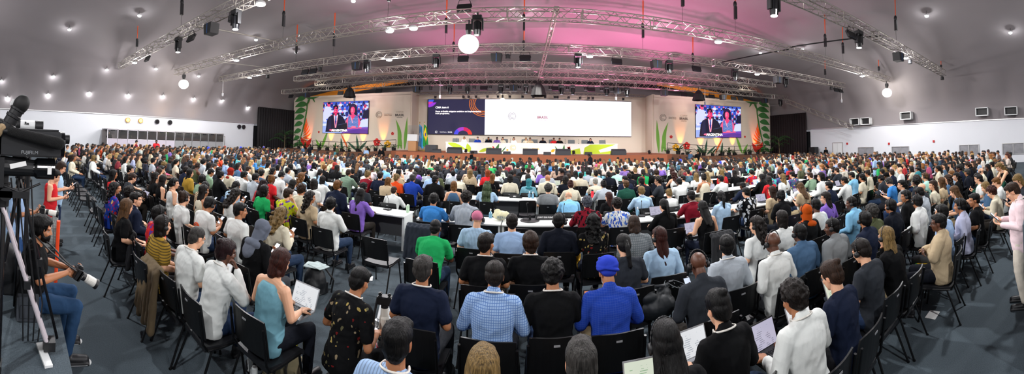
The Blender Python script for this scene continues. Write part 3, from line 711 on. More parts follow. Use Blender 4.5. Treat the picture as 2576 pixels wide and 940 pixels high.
# ---------------------------------------------------------------- the hall
def carpet_mat():
    m, nt, b = newmat('carpet'); L = nt.links; tc = nt.nodes.new('ShaderNodeTexCoord')
    n = nt.nodes.new('ShaderNodeTexNoise'); n.inputs['Scale'].default_value = 90; n.inputs['Detail'].default_value = 6; L.new(tc.outputs['Object'], n.inputs[0])
    n2 = nt.nodes.new('ShaderNodeTexNoise'); n2.inputs['Scale'].default_value = 0.7; n2.inputs['Detail'].default_value = 6; L.new(tc.outputs['Object'], n2.inputs[0])
    v = math_node(nt, 'ADD', math_node(nt, 'MULTIPLY', n.outputs['Fac'], 0.6), math_node(nt, 'MULTIPLY', n2.outputs['Fac'], 0.5))
    cr = nt.nodes.new('ShaderNodeValToRGB'); L.new(v, cr.inputs[0]); e = cr.color_ramp.elements
    e[0].position = 0.3; e[0].color = (*hexc('29333a'), 1); e[1].position = 0.8; e[1].color = (*hexc('4e5a62'), 1)
    L.new(cr.outputs[0], b.inputs['Base Color']); b.inputs['Roughness'].default_value = 0.95
    bp = nt.nodes.new('ShaderNodeBump'); bp.inputs['Strength'].default_value = 0.5; bp.inputs['Distance'].default_value = 0.01; L.new(n.outputs['Fac'], bp.inputs['Height']); L.new(bp.outputs['Normal'], b.inputs['Normal'])
    MC['carpet'] = m; return m
M_CARPET = carpet_mat()
M_WALL = plain('wall_panel_white', 'd3d5da', 0.7, noise=0.04, nscale=0.6)
M_FABRIC = plain('tent_fabric', '8e888a', 1.0, noise=0.05, nscale=0.5)
M_FABRIC.node_tree.nodes['Principled BSDF'].inputs['Specular IOR Level'].default_value = 0.05
M_WING = plain('wing_panel', 'ded0be', 0.75)
M_STAGE = plain('stage_carpet', '9a5a3c', 0.85, noise=0.08, nscale=3)
M_GREEN = plain('leaf_green', '3f7a3c', 0.7); M_GREEN2 = plain('leaf_light_green', '6fa83c', 0.7); M_LIME = plain('lime_graphic', 'b4cc20', 0.6)
M_OR = plain('decal_orange', 'e8641c', 0.7); M_RED = plain('decal_red', 'd42a20', 0.7); M_YEL = plain('decal_yellow', 'f0b020', 0.7); M_DKG = plain('leaf_dark_green', '24503a', 0.6)
b_ = MB(); b_.box((0, 10, -0.05), (54.4, 50, 0.1)); struct(b_.obj('floor', M_CARPET))
def wall(name, c, d, mat=None): b = MB(); b.box(c, d); return struct(b.obj(name, mat or M_WALL))
wall('wall_left', (-27.1, 9.3, 1.8), (0.2, 28.6, 3.6)); wall('wall_right', (27.1, 9.3, 1.8), (0.2, 28.6, 3.6))
wall('wall_rear', (0, -10, 5.3), (54.4, 0.2, 10.6), plain('rear_fabric', '9a9896', 0.9))
wall('wall_left_rear', (-27.1, -7.5, 1.8), (0.2, 5, 3.6)); wall('wall_right_rear', (27.1, -7.5, 1.8), (0.2, 5, 3.6))
wall('wall_back', (0, 34.2, 5), (54.4, 0.2, 10), plain('back_fabric', '8a8486', 0.9))
wall('trim_left', (-26.97, 9.3, 3.63), (0.08, 28.6, 0.07), M_ALU2); wall('trim_right', (26.97, 9.3, 3.63), (0.08, 28.6, 0.07), M_ALU2)
wall('trim_rear_left', (-27.05, 28.8, 1.7), (0.1, 10.6, 3.4), M_BLACK); wall('trim_rear_right', (27.05, 28.8, 1.7), (0.1, 10.6, 3.4), M_BLACK)
# tent ceiling: swags between the posts, soft folds, small gathered points where the cables pass
nx, ny = 190, 130
xt = np.linspace(-1, 1, nx); xs = 27.0 * np.sign(xt) * (1 - (1 - np.abs(xt)) ** 2.2); ys = np.linspace(-10, 34.2, ny); vv = []
rs = np.random.RandomState(3)
GATH = [(-20.7, 6.6), (-15.5, 17.5), (-12, 17.6), (-4.7, 17.6), (-0.6, 16.6), (6, 15.4), (8.3, 11.8), (11.2, 17.4), (15.8, 14.7), (17.8, 11.2), (15.8, 6), (-9, 12), (3, 8), (-6, 22)]
for y in ys:
    for x in xs:
        z = ceil_z(x, y)
        for gx, gy in GATH:
            d2 = (x - gx) ** 2 + (y - gy) ** 2
            if d2 < 6: z += 0.25 * math.exp(-d2 / 0.3)
        vv.append((x, y, z))
ff = [(j * nx + i, (j + 1) * nx + i, (j + 1) * nx + i + 1, j * nx + i + 1) for j in range(ny - 1) for i in range(nx - 1)]
m_ = MB(); m_.add(vv, ff); struct(m_.obj('ceiling', M_FABRIC, smooth=True))
# curtains at the back corners (pleated)
def curtain(name, x0, y0, x1, y1, z0, z1, mat, label, pleat=0.12, n=None):
    L_ = math.hypot(x1 - x0, y1 - y0); n = n or int(L_ / 0.06); dx, dy = (x1 - x0) / L_, (y1 - y0) / L_; v = []; f = []
    for i in range(n + 1):
        t = i / n * L_; a = math.sin(t * 2 * PI / 0.34) * pleat * (0.7 + 0.3 * math.sin(t * 1.7)); px, py = x0 + dx * t - dy * a, y0 + dy * t + dx * a
        v += [(px, py, z0), (px, py, z1), (px - dy * 0.03, py + dx * 0.03, z0), (px - dy * 0.03, py + dx * 0.03, z1)]
    for i in range(n):
        k = 4 * i; f += [(k, k + 4, k + 5, k + 1), (k + 2, k + 3, k + 7, k + 6), (k, k + 2, k + 6, k + 4), (k + 1, k + 5, k + 7, k + 3)]
    b = MB(); b.add(v, f); return tag(b.obj(name, mat, smooth=True), label, 'curtain')
curtain('curtain', -26.6, 23.7, -25.9, 30.5, 0, 5.5, plain('curtain_black', '1c191b', 0.9), 'black pleated curtain beside the left leaf-painted wall')
curtain('curtain', 26.6, 23.7, 25.9, 30.5, 0, 5.5, plain('curtain_maroon', '1a0d10', 0.9), 'black and maroon pleated curtain beside the right leaf-painted wall')

# ---------------------------------------------------------------- stage
def wingwall(s):
    b = MB(); b.box((s * 18.75, 29.1, 3.9), (14.7, 0.2, 6.3)); o = b.obj('wall_stage_left' if s < 0 else 'wall_stage_right', M_WING); return struct(o)
wingwall(-1); wingwall(1)
wall('wall_stage_centre', (0, 31.1, 4.2), (23.2, 0.2, 5.7), plain('stage_wall', 'e6ddcc', 0.75))
for s in (-1, 1): wall('wall_stage_return_left' if s < 0 else 'wall_stage_return_right', (s * 11.4, 30.13, 4.15), (0.25, 2.1, 5.88), M_WING)
b = MB(); n = 40
out = [(-11.6, 31.0), (-11.6, 25.3)] + [(-10.8 + 21.6 * i / n, 24.5 - 0.0 * math.sin(PI * i / n)) for i in range(n + 1)] + [(11.6, 25.3), (11.6, 31.0)]
b.prism(list(reversed(out)), 0.0, 1.45); struct(b.obj('floor_stage', M_STAGE))
for s in (-1, 1):
    b = MB(); b.prism([(s * 11.6, 1.45), (s * 17, 1.05), (s * 26, 1.05), (s * 26, 0), (s * 11.6, 0)] if s > 0 else list(reversed([(s * 11.6, 1.45), (s * 17, 1.05), (s * 26, 1.05), (s * 26, 0), (s * 11.6, 0)])), 26.6, 29.0, 'xz')
    struct(b.obj('floor_ramp_left' if s < 0 else 'floor_ramp_right', plain('ramp_brown', '6a4632', 0.85)))
    # ramp railing: two rails and posts
    r = empty('railing', (s * 11.6, 26.7, 1.4)); tag(r, 'black metal railing along the ramp %s of the stage' % ('left' if s < 0 else 'right'), 'railing')
    m = MB()
    for h in (0.55, 1.0): m.path([(s * 0.2, 0, h), (s * 5.4, 0, h - 0.4), (s * 14, 0, h - 0.4)], 0.025, 6)
    m.obj('handrail', M_STEEL, r)
    for x in (0.2, 2, 3.8, 5.4, 7.5, 9.6, 11.7, 14):
        p = MB(); zz = -0.4 * min(1, x / 5.4); p.tube((s * x, 0, zz), (s * x, 0, 1.0 + zz), 0.022, n=6); p.obj('post', M_STEEL, r)
# ---- video walls
def screen_mesh(name, w_, h_, img, parent, y=-0.065):
    """img: (rows, cols, 3) linear colours, top row first -> one grid of painted faces"""
    H_, W_ = img.shape[:2]
    gx = np.linspace(-w_ / 2, w_ / 2, W_ + 1); gz = np.linspace(h_ / 2, -h_ / 2, H_ + 1)
    X, Z = np.meshgrid(gx, gz); v = np.stack([X.ravel(), np.full(X.size, y), Z.ravel()], 1)
    idx = np.arange((H_ + 1) * (W_ + 1)).reshape(H_ + 1, W_ + 1)
    f = np.stack([idx[:-1, :-1], idx[1:, :-1], idx[1:, 1:], idx[:-1, 1:]], -1).reshape(-1, 4)
    me = bpy.data.meshes.new(name); me.from_pydata(v.tolist(), [], f.tolist())
    a = me.color_attributes.new('Col', 'FLOAT_COLOR', 'CORNER'); c = np.ones((len(f), 4, 4)); c[:, :, :3] = img.reshape(-1, 1, 3); a.data.foreach_set('color', c.ravel())
    me.materials.append(vcolmat('screen_picture', 1.0)); return link(name, me, parent)
class Paint:
    def __init__(s, w_, h_, bg): s.W, s.H = w_, h_; s.a = np.tile(np.array(hexc(bg)), (h_, w_, 1)); yy, xx = np.mgrid[0:h_, 0:w_]; s.x = (xx + 0.5) / w_; s.y = (yy + 0.5) / h_; s.asp = w_ / h_
    def el(s, cx, cy, rx, ry, c, rot=0):
        dx = (s.x - cx); dy = (s.y - cy); ca, sa = math.cos(rot), math.sin(rot); u = dx * ca + dy * sa; v = -dx * sa + dy * ca
        s.a[(u / rx) ** 2 + (v / ry) ** 2 < 1] = hexc(c)
    def rect(s, x0, y0, x1, y1, c): s.a[(s.x > x0) & (s.x < x1) & (s.y > y0) & (s.y < y1)] = hexc(c)
    def poly(s, pts, c):
        m = np.zeros(s.x.shape, bool); n = len(pts); j = n - 1
        for i in range(n):
            xi, yi = pts[i]; xj, yj = pts[j]
            cond = ((yi > s.y) != (yj > s.y)) & (s.x < (xj - xi) * (s.y - yi) / (yj - yi + 1e-12) + xi); m ^= cond; j = i
        s.a[m] = hexc(c)
def broadcast():
    p = Paint(230, 138, '3a58c8'); rr = random.Random(2)
    for j in range(6):      # rows of desks, chairs and people behind
        y = .03 + j * .1
        p.poly([(0, y + .06), (1, y + .04), (1, y + .09), (0, y + .11)], 'aebcf4')
        for i in range(11):
            x = i * .1 + (j % 2) * .05; c = rr.choice(['0f1436', '1a2a80', 'd4d8fa', '2a48c8', '8a9cf0', 'e6e2ff'])
            p.el(x, y + .07, .034, .05, c); p.el(x, y + .01, .016, .026, rr.choice(['d84474', '1a1030', 'f06a90', '241238']))
            if rr.random() < .5: p.rect(x + .04, y + .02, x + .052, y + .08, 'c8e4ff')
    p.poly([(0, .34), (.05, .14), (.14, .12), (.2, .2), (.17, .5), (0, .6)], 'd4d8f4'); p.el(.13, .08, .035, .07, 'f05080'); p.el(.135, .03, .036, .035, '2a1230')
    p.poly([(.9, .3), (1, .26), (1, .55), (.88, .52)], '10143a'); p.el(.93, .16, .03, .055, 'c03a68')
    p.poly([(0, .64), (1, .60), (1, 1), (0, 1)], '9cb0f0'); p.poly([(0, .70), (.3, .68), (.3, .74), (0, .78)], 'dce4ff'); p.poly([(.5, .88), (.66, .83), (1, .80), (1, 1), (.44, 1)], '7444b4'); p.poly([(.55, .93), (.8, .86), (1, .88), (1, 1), (.5, 1)], '5c3496')
    p.poly([(.07, .97), (.10, .60), (.14, .48), (.24, .41), (.36, .41), (.46, .48), (.52, .62), (.54, .88), (.4, .97)], '0e1030'); p.poly([(.14, .5), (.2, .46), (.2, .9), (.12, .9)], '1a1c44')
    p.poly([(.255, .41), (.345, .41), (.335, .62), (.30, .84), (.275, .62)], 'dcdffa'); p.poly([(.292, .44), (.312, .44), (.322, .68), (.302, .80), (.288, .66)], '1a2488'); p.poly([(.25, .41), (.26, .41), (.31, .82), (.29, .84)], 'ff9ab4'); p.poly([(.345, .41), (.355, .41), (.32, .82), (.30, .84)], 'ff9ab4')
    p.rect(.272, .35, .328, .44, 'd82c68'); p.el(.297, .20, .060, .105, '120e2a'); p.el(.297, .275, .047, .115, 'f2306c'); p.poly([(.25, .20), (.345, .18), (.345, .215), (.25, .235)], '160f2c'); p.el(.282, .27, .02, .07, 'ff5a88'); p.rect(.270, .262, .288, .272, '4a1040'); p.rect(.304, .262, .322, .272, '4a1040'); p.rect(.283, .335, .312, .345, '8a1850'); p.el(.296, .30, .008, .02, 'ff86a8')
    p.el(.675, .24, .088, .17, '1a1034'); p.el(.62, .33, .035, .09, '1a1034'); p.el(.735, .34, .036, .10, '1a1034'); p.el(.66, .14, .06, .06, '2a1a4a')
    p.poly([(.52, .86), (.53, .60), (.58, .47), (.64, .43), (.73, .43), (.80, .49), (.84, .62), (.87, .84)], 'f05a8a'); p.poly([(.585, .47), (.63, .44), (.74, .44), (.79, .49), (.80, .82), (.57, .82)], '5a72b8'); p.poly([(.62, .43), (.675, .60), (.735, .43)], 'f03c78')
    for k in range(7): p.poly([(.59, .55 + .04 * k), (.79, .53 + .04 * k), (.79, .54 + .04 * k), (.59, .56 + .04 * k)], '8ea6e4')
    p.rect(.648, .36, .705, .47, 'e8447a'); p.el(.672, .285, .048, .115, 'ff4a80'); p.el(.66, .27, .02, .06, 'ff80a4'); p.rect(.645, .265, .663, .277, '5a1448'); p.rect(.682, .265, .70, .277, '5a1448'); p.rect(.660, .345, .686, .357, 'a01c58'); p.poly([(.715, .28), (.73, .28), (.73, .36), (.70, .375), (.70, .365), (.717, .35)], '101020'); p.poly([(.625, .47), (.64, .47), (.685, .66), (.672, .68)], 'ffa8c0')
    p.poly([(.345, .72), (.555, .66), (.57, .86), (.36, .90)], '0f1228'); p.poly([(.35, .735), (.55, .675), (.552, .69), (.352, .75)], '3a4468'); p.poly([(.86, .58), (1, .54), (1, .78), (.82, .80)], 'd4dcff'); p.el(.215, .905, .055, .03, 'f07098'); p.el(.70, .80, .05, .028, 'ff7aa0')
    p.rect(.27, .865, .515, .955, '0a0c20')
    return p.a * 1.1
def video_wall(cx, cy, w_, h_, img, label, name='video_wall'):
    r = empty(name, (cx, cy, 4.6)); tag(r, label, 'screen')
    f = MB(); f.box((0, 0, 0), (w_ + 0.06, 0.12, h_ + 0.06)); f.obj('screen_frame', M_BLACK, r, bevel=0.01)
    screen_mesh('screen_panel', w_, h_, img, r); return r
BR = broadcast()
M_LETW = plain('screen_lettering', 'ffffff', 0.5, emit=1.0); M_LETD = plain('grey_lettering', '5a5450', 0.7); M_LETR = plain('screen_lettering_red', '9a2a48', 0.6, emit=0.3)
for s in (-1, 1):
    r = video_wall(s * 18.75, 28.93, 5.7, 3.35, BR, 'large %s video wall showing a seated man and woman captioned ARGENTINA' % ('left' if s < 0 else 'right'))
    text('ARGENTINA', 0.36, (-0.62, -0.075, -1.39), (PI / 2, 0, 0), M_LETW, r, 'caption', 0.001, bold=0.008)
def logo_ring(parent, x, y, z, r_, mat):
    m = MB()
    for rr_, a0, a1 in ((r_ * 0.42, 40, 320), (r_ * 0.72, 30, 330), (r_, 100, 260), (r_, -80, 80)):
        pts = [(x + math.cos(R(a)) * rr_, y, z + math.sin(R(a)) * rr_) for a in np.linspace(a0, a1, 22)]
        m.path(pts, r_ * 0.045, 5)
    return m.obj('emblem', mat, parent)
# central screen: navy slide on the left third, near-white on the right
p = Paint(150, 100, '2e2c4c')
cx, cy = 0.97, 0.12
for k, rr_ in enumerate((0.245, 0.215, 0.185, 0.155)):
    d = np.hypot((p.x - cx) * 1.5, p.y - cy) ; p.a[(d < rr_ * 1.5) & (d > rr_ * 1.5 - 0.02)] = hexc('e2762c')
d = np.hypot((p.x - 0.63) * 1.5, p.y - 1.03); an = np.arctan2(1.03 - p.y, (p.x - 0.63) * 1.5); m = (d < 0.24) & (d > 0.14)
for lo, hi, c in ((-1, 0.8, 'f03a28'), (0.8, 1.5, 'e02060'), (1.5, 2.3, 'b040d0'), (2.3, 4, '5050f0')): p.a[m & (an >= lo) & (an < hi)] = hexc(c)
d = np.hypot((p.x - 0.0) * 1.5, p.y + 0.02); p.a[(d < 0.15)] = hexc('3a60e8'); p.a[(d < 0.24) & (d >= 0.15) & (p.y > 0.08)] = hexc('a040e0'); p.a[(d < 0.15) & (p.y > 0.06)] = hexc('e040a0')
r = empty('video_wall', (0, 30.9, 4.78)); tag(r, 'wide central video wall with a navy slide beside a blank white picture', 'screen')
f = MB(); f.box((-0.3, 0, 0), (20.0, 0.14, 3.5)); f.obj('screen_frame', M_BLACK, r)
o = screen_mesh('slide_panel', 5.7, 3.4, p.a, r); o.location = (-7.35, -0.02, 0)
wm = MB(); wm.box((2.6, -0.06, 0), (14.2, 0.05, 3.4)); wm.obj('white_panel', plain('screen_white', 'f4f2ff', 0.5, emit=1.15), r)
text('CMA item 6', 0.27, (-9.45, -0.1, 0.92), (PI / 2, 0, 0), M_LETW, r, 'heading', 0.001, 'LEFT', 0.006)
text('Sharm el-Sheikh mitigation ambition and implementation\nwork programme.', 0.2, (-9.45, -0.1, 0.42), (PI / 2, 0, 0), M_LETW, r, 'slide_text', 0.001, 'LEFT', 0.004)
logo_ring(r, -9.3, -0.1, -1.5, 0.12, M_LETW); text('United Nations', 0.11, (-8.6, -0.1, -1.5), (PI / 2, 0, 0), M_LETW, r); text('BRASIL', 0.15, (-7.9, -0.1, -1.5), (PI / 2, 0, 0), M_LETW, r)
logo_ring(r, -1.9, -0.1, 0.1, 0.36, M_LETD); text('United Nations\nClimate Change', 0.13, (-0.7, -0.1, 0.1), (PI / 2, 0, 0), plain('faint_lettering', 'c8c4cc', 0.6), r)
text('BRASIL', 0.34, (1.0, -0.1, 0.0), (PI / 2, 0, 0), M_LETR, r, bold=0.008); text('AMAZÔNIA', 0.15, (1.0, -0.1, -0.24), (PI / 2, 0, 0), M_LETR, r)

# ---- painted wall figures (flat cut vinyl on the wing walls)
def leafpoly(x0, z0, x1, z1, w_, n=14, bend=0.0):
    d = np.array((x1 - x0, z1 - z0)); L_ = np.linalg.norm(d); d /= L_; nrm = np.array((-d[1], d[0])); a = []; c = []
    for i in range(n + 1):
        t = i / n; ww = w_ * math.sin(PI * t ** 0.8) ; q = np.array((x0, z0)) + d * L_ * t + nrm * bend * math.sin(PI * t)
        a.append(tuple(q + nrm * ww)); c.append(tuple(q - nrm * ww))
    return a + list(reversed(c[1:-1]))
def decal(polys, name, mat, label, cat, mir, group=None, y=28.985):
    m = MB()
    for k, pl in enumerate(polys):
        q = [(mir * x, z) for x, z in pl]
        m.prism(q, y - 0.01 - .003 * k, y + 0.012, 'xz')
    return tag(m.obj(name, mat), label, cat, group)
for s in (-1, 1):
    W = 'left' if s < 0 else 'right'
    leaves = [(24.3, 6.95, 25.95, 6.5, .30, .12), (24.0, 6.2, 25.95, 5.9, .33, .15), (24.2, 5.5, 25.95, 5.15, .34, .15), (24.4, 4.75, 25.95, 4.4, .32, .15), (24.6, 4.0, 25.95, 3.6, .30, .12), (24.8, 3.2, 25.95, 2.75, .28, .1), (25.0, 2.4, 25.95, 1.9, .26, .1), (25.1, 1.7, 25.9, 1.1, .2, .05),
              (24.3, 6.95, 22.3, 7.0, .12, .1), (23.3, 6.95, 22.9, 6.35, .09, 0), (24.4, 1.2, 25.2, 2.0, .2, 0), (23.6, 6.9, 24.2, 5.9, .12, 0)]
    tg = 'leaf cascade'
    decal([leafpoly(*q[:5], 14, q[5]) for q in leaves] + [leafpoly(23.9, 6.9, 25.3, 1.1, .09, 20, -0.25)], 'leaf_mural', M_GREEN, 'cascade of green painted leaves on the outer edge of the %s wing wall' % W, 'mural', s)
    decal([leafpoly(24.5, 2.3 + .22 * k, 23.3 + .18 * k, 2.9 + .42 * k, .11, 14, .12) for k in range(5)] + [leafpoly(24.5, 2.3, 23.5, 2.2, .10), leafpoly(24.55, 2.2, 23.8, 1.75, .09)], 'flower_mural', M_OR, 'orange spiky flower painted low on the %s wing wall' % W, 'mural', s)
    decal([leafpoly(24.1, 1.1, 23.2, 2.3, .28), leafpoly(24.2, 1.1, 24.8, 2.4, .26), leafpoly(24.15, 1.1, 24.0, 2.1, .25)], 'tulip_mural', M_RED, 'red and orange tulip painted at the foot of the %s wing wall' % W, 'mural', s)
    decal([leafpoly(21.8, 1.1, 20.9, 3.3, .16), leafpoly(21.9, 1.1, 22.6, 2.2, .16)], 'grass_blade_mural', M_GREEN2, 'two green blades painted near the outer flower on the %s wing wall' % W, 'mural', s)
    decal([leafpoly(17.0, 1.15, 17.3, 2.8, .13), leafpoly(17.2, 1.15, 18.4, 2.1, .12), leafpoly(17.0, 1.15, 16.0, 2.2, .14), leafpoly(19.0, 1.15, 19.2, 2.4, .13)], 'dark_leaf_mural', M_DKG, 'dark green leaves painted under the video wall on the %s wing wall' % W, 'mural', s)
    decal([leafpoly(18.2, 1.2, 19.3, 3.0, .09)], 'feather_mural', M_OR, 'orange feather shape painted under the video wall on the %s wing wall' % W, 'mural', s)
    decal([leafpoly(11.9, 1.45, 11.7, 4.6, .16), leafpoly(12.6, 1.45, 12.9, 4.4, .2, bend=.3), leafpoly(12.2, 1.5, 12.5, 3.2, .14)], 'tall_blade_mural', M_GREEN2, 'tall green blades painted beside the stage on the %s wing wall' % W, 'mural', s)
    for nm, mt, x, z, r_, lb in (('flower_mural', M_RED, 14.9, 2.1, .42, 'big red five-petal flower'), ('flower_mural', M_YEL, 13.7, 1.95, .40, 'yellow five-petal flower'), ('flower_mural', M_RED, 13.2, 3.0, .17, 'small red star flower high'), ('flower_mural', M_RED, 22.2, 3.0, .13, 'tiny red flower beside the video wall')):
        m = MB()
        for k in range(5):
            a = R(90 + 72 * k); m.tube((s * (x + math.cos(a) * r_ * .55), 28.975, z + math.sin(a) * r_ * .55), (s * (x + math.cos(a) * r_ * .55), 28.997, z + math.sin(a) * r_ * .55), r_ * .42, n=14)
        tag(m.obj(nm, mt), '%s painted on the %s wing wall' % (lb, W), 'mural')
    # printed marks on the wing
    r = empty('wall_sign', (12.15 if s > 0 else -13.35, 28.98, 4.85)); tag(r, 'grey round emblem and BRASIL lettering on the %s wing wall' % W, 'sign')
    x0 = 0.0 if s > 0 else -1.6
    logo_ring(r, x0 + 0.2, -0.01, 0, 0.33, M_LETD); text('United Nations\nClimate Change', 0.13, (x0 + 1.2, -0.01, 0), (PI / 2, 0, 0), M_LETD, r); text('BRASIL', 0.32, (x0 + 2.45, -0.01, -0.05), (PI / 2, 0, 0), M_LETD, r, bold=0.01)
    text('COP30', 0.26, (x0 + 2.45, -0.01, 0.24), (PI / 2, 0, 0), plain('faint_grey_lettering', 'b4a898', 0.7), r); text('AMAZÔNIA', 0.12, (x0 + 2.45, -0.01, -0.28), (PI / 2, 0, 0), M_LETD, r)
    # orange and yellow uplighters washing the wall
    for k, (x, c) in enumerate([(14.2, (1, .30, .02)), (16.5, (1, .30, .02)), (18.5, (1, .5, .03)), (20.5, (1, .38, .02)), (23.6, (1, .18, .02)), (12.8, (1, .3, .1))][:5]):
        m = MB(); m.box((0, 0, 0.05), (0.34, 0.16, 0.10)); m.box((0, 0, 0.13), (0.3, 0.1, 0.06), (R(-25), 0, 0))
        o = m.obj('uplighter', M_BLACK); o.location = (s * x, 28.45, 1.05 if x > 17 else 1.05 + 0.4 * (17 - x) / 5.4)
        tag(o, 'black uplighter %s from the stage washing the %s wing wall %s' % (ORD[k], W, 'yellow' if c[1] > .45 else 'orange'), 'uplighter', 'uplighters along the %s wing wall' % W)
        light('uplighter_light', 'SPOT', (s * x, 28.5, o.location.z + 0.22), 620, c, 0.04, (s * x, 29.25, o.location.z + 3.2), 36, 0.8)
    # yellow arched strip behind the trusses above the wing
    m = MB(); nn = 30
    up = [(s * (12 + 12.5 * i / nn), 8.35 - 1.25 * (i / nn) ** 1.6) for i in range(nn + 1)]; dn = [(x, z - 0.28 - 0.3 * math.sin(PI * i / nn)) for i, (x, z) in enumerate(up)]
    m.prism(up + list(reversed(dn)), 29.6, 29.66, 'xz'); tag(m.obj('arc_strip', plain('arc_strip_yellow', 'e08c1c', 0.7)), 'orange-yellow curved strip above the %s wing wall' % W, 'arc_strip')

# ---- plants along the ramps
def plant_proto(kind):
    r = empty('potted_plant'); m = MB(); rr = random.Random(31 + kind); 
    m.lathe((0, 0, 0), [(0.16, 0), (0.2, 0.28), (0.17, 0.28)], 12); m.obj('pot', M_BLACK, r)
    f = MB()
    for i in range(26 if kind == 0 else 14):
        a = rr.uniform(0, 2 * PI); L_ = rr.uniform(0.35, 0.75) * (1 if kind == 0 else 1.4); up = rr.uniform(0.4, 1.1); w_ = 0.03 if kind == 0 else 0.07
        pts = [(math.cos(a) * L_ * t, math.sin(a) * L_ * t, 0.25 + up * L_ * t - 0.5 * L_ * t * t) for t in (0, .25, .5, .75, 1)]
        v = []; nx_, ny_ = -math.sin(a), math.cos(a)
        for t, q in zip((0.3, .8, 1, .7, .05), pts): v += [(q[0] - nx_ * w_ * t, q[1] - ny_ * w_ * t, q[2] + .012), (q[0], q[1], q[2]), (q[0] + nx_ * w_ * t, q[1] + ny_ * w_ * t, q[2] + .012)]
        f.add(v, [(3 * k, 3 * k + 1, 3 * k + 4, 3 * k + 3) for k in range(4)] + [(3 * k + 1, 3 * k + 2, 3 * k + 5, 3 * k + 4) for k in range(4)])
    f.obj('foliage', plain('plant_green', '35602a', 0.6, noise=0.3, nscale=4), r); return r
PL = [plant_proto(0), plant_proto(1)]; first = [True, True]
for s in (-1, 1):
    for i in range(14):
        x = 12.4 + i * 0.95 + rnd.uniform(-.2, .2); k = i % 2; z = 1.05 if x > 17 else 1.05 + 0.4 * (17 - x) / 5.4
        o = PL[k] if first[k] else dup(PL[k]); first[k] = False; o.location = (s * x, 27.5 + rnd.uniform(-.3, .3), z); o.rotation_euler = (0, 0, rnd.uniform(0, 6)); o.scale = (rnd.uniform(.85, 1.25),) * 3
        tag(o, '%s potted plant, %s from the stage on the %s ramp' % (('fine-leaved', 'broad-leaved')[k], ORD[i], 'left' if s < 0 else 'right'), 'plant', 'plants along the %s ramp' % ('left' if s < 0 else 'right'))
def palm(x, y, lb):
    r = empty('potted_palm', (x, y, 0)); tag(r, lb, 'plant'); m = MB(); m.lathe((0, 0, 0), [(0.28, 0), (0.34, 0.5), (0.3, 0.5)], 14); m.obj('pot', M_BLACK, r)
    t = MB(); t.path([(0, 0, .45), (.05, 0, 1.4), (.0, .05, 2.6)], .05, 8); t.obj('stem', plain('palm_stem', '5a4a34', .8), r); f = MB(); rr = random.Random(int(x))
    for i in range(15):
        a = i * 2.4; L_ = rr.uniform(1.1, 1.7); base = rr.uniform(1.6, 2.7); pts = [(math.cos(a) * L_ * q, math.sin(a) * L_ * q, base + L_ * (1.0 * q - 0.9 * q * q)) for q in np.linspace(0, 1, 9)]
        f.path(pts, .010, 4)
        for q, (px, py, pz) in list(enumerate(pts))[1:]:
            for sd in (-1, 1):
                w_ = .38 * math.sin(PI * q / 9.5) + .05; dx, dy = -math.sin(a) * sd, math.cos(a) * sd
                f.add([(px, py, pz), (px + dx * w_ + math.cos(a) * .12, py + dy * w_ + math.sin(a) * .12, pz - .12), (px + math.cos(a) * .07, py + math.sin(a) * .07, pz)], [(0, 1, 2)])
    f.obj('foliage', plain('palm_green', '2c5a26', .6), r)
palm(-24.6, 26.0, 'tall potted palm standing by the left black curtain'); palm(24.6, 26.0, 'tall potted palm standing by the right maroon curtain')

# ---- dais
dais = empty('dais_desk', (0, 27, 1.45)); tag(dais, 'long white stage desk with lime and yellow leaf graphics', 'desk')
m = MB(); m.box((0, 0, 0.42), (14.5, 0.08, 0.84)); m.box((-7.2, 0.4, .42), (0.06, .8, .84)); m.box((7.2, 0.4, .42), (0.06, .8, .84)); m.obj('front_panel', plain('desk_white', 'f2f0e8', .5), dais)
m = MB(); m.box((0, .38, .86), (14.6, .9, .05)); m.obj('desk_top', plain('desk_white', 'f2f0e8', .5), dais)
def dg(polys, mt, nm):
    m = MB()
    for pl in polys: m.prism(pl, -0.052, -0.042, 'xz')
    m.obj(nm, mt, dais)
dg([[(4.3, .02), (4.4, .55), (4.9, .82), (7.1, .82), (5.6, .35), (5.75, .14), (7.1, .35), (6.9, .02)], [(2.9, .02), (3.1, .3), (4.0, .5), (4.1, .02)], leafpoly(-7.1, .8, -5.4, .25, .2), leafpoly(-5.2, .05, -5.4, .8, .22), leafpoly(-4.4, .1, -3.3, .5, .13)], M_LIME, 'lime_graphic')
dg([leafpoly(2.6, .05, 2.7, .8, .1), leafpoly(2.3, .05, 1.9, .7, .06), leafpoly(-3.0, .1, -2.7, .82, .12), leafpoly(-2.5, .1, -2.1, .6, .05)], M_GREEN, 'green_graphic')
dg([leafpoly(3.0, .35, 3.2, .65, .1), leafpoly(2.95, .6, 3.25, .4, .08), leafpoly(-3.25, .6, -3.05, .3, .06)], M_RED, 'red_flower_graphic'); dg([leafpoly(1.6, .2, 1.95, .4, .12), leafpoly(-6.7, .3, -6.4, .3, .1), leafpoly(-2.1, .3, -1.9, .3, .08)], M_YEL, 'yellow_flower_graphic')
logo_ring(dais, -1.55, -.06, .5, .24, M_YEL); text('United Nations', .1, (-.6, -.06, .5), (PI / 2, 0, 0), M_YEL, dais); text('BRASIL', .2, (.35, -.06, .42), (PI / 2, 0, 0), M_YEL, dais, bold=.005)
# gooseneck microphones on the desk
mic0 = MB(); mic0.tube((0, 0, 0), (0, 0, .03), .05, n=10); mic0.path([(0, 0, .03), (0, .02, .22), (0, .08, .32)], .008, 5); mic0.tube((0, .08, .32), (0, .12, .36), .016, n=6); mm = mic0.mesh('microphone', M_BLACK)
for i in range(12):
    o = link('microphone', mm); o.location = (-6.4 + i * 1.15, 27.3, 2.335); tag(o, 'black gooseneck microphone on the stage desk, %s from its left end' % ORD[i], 'microphone', 'microphones on the stage desk')
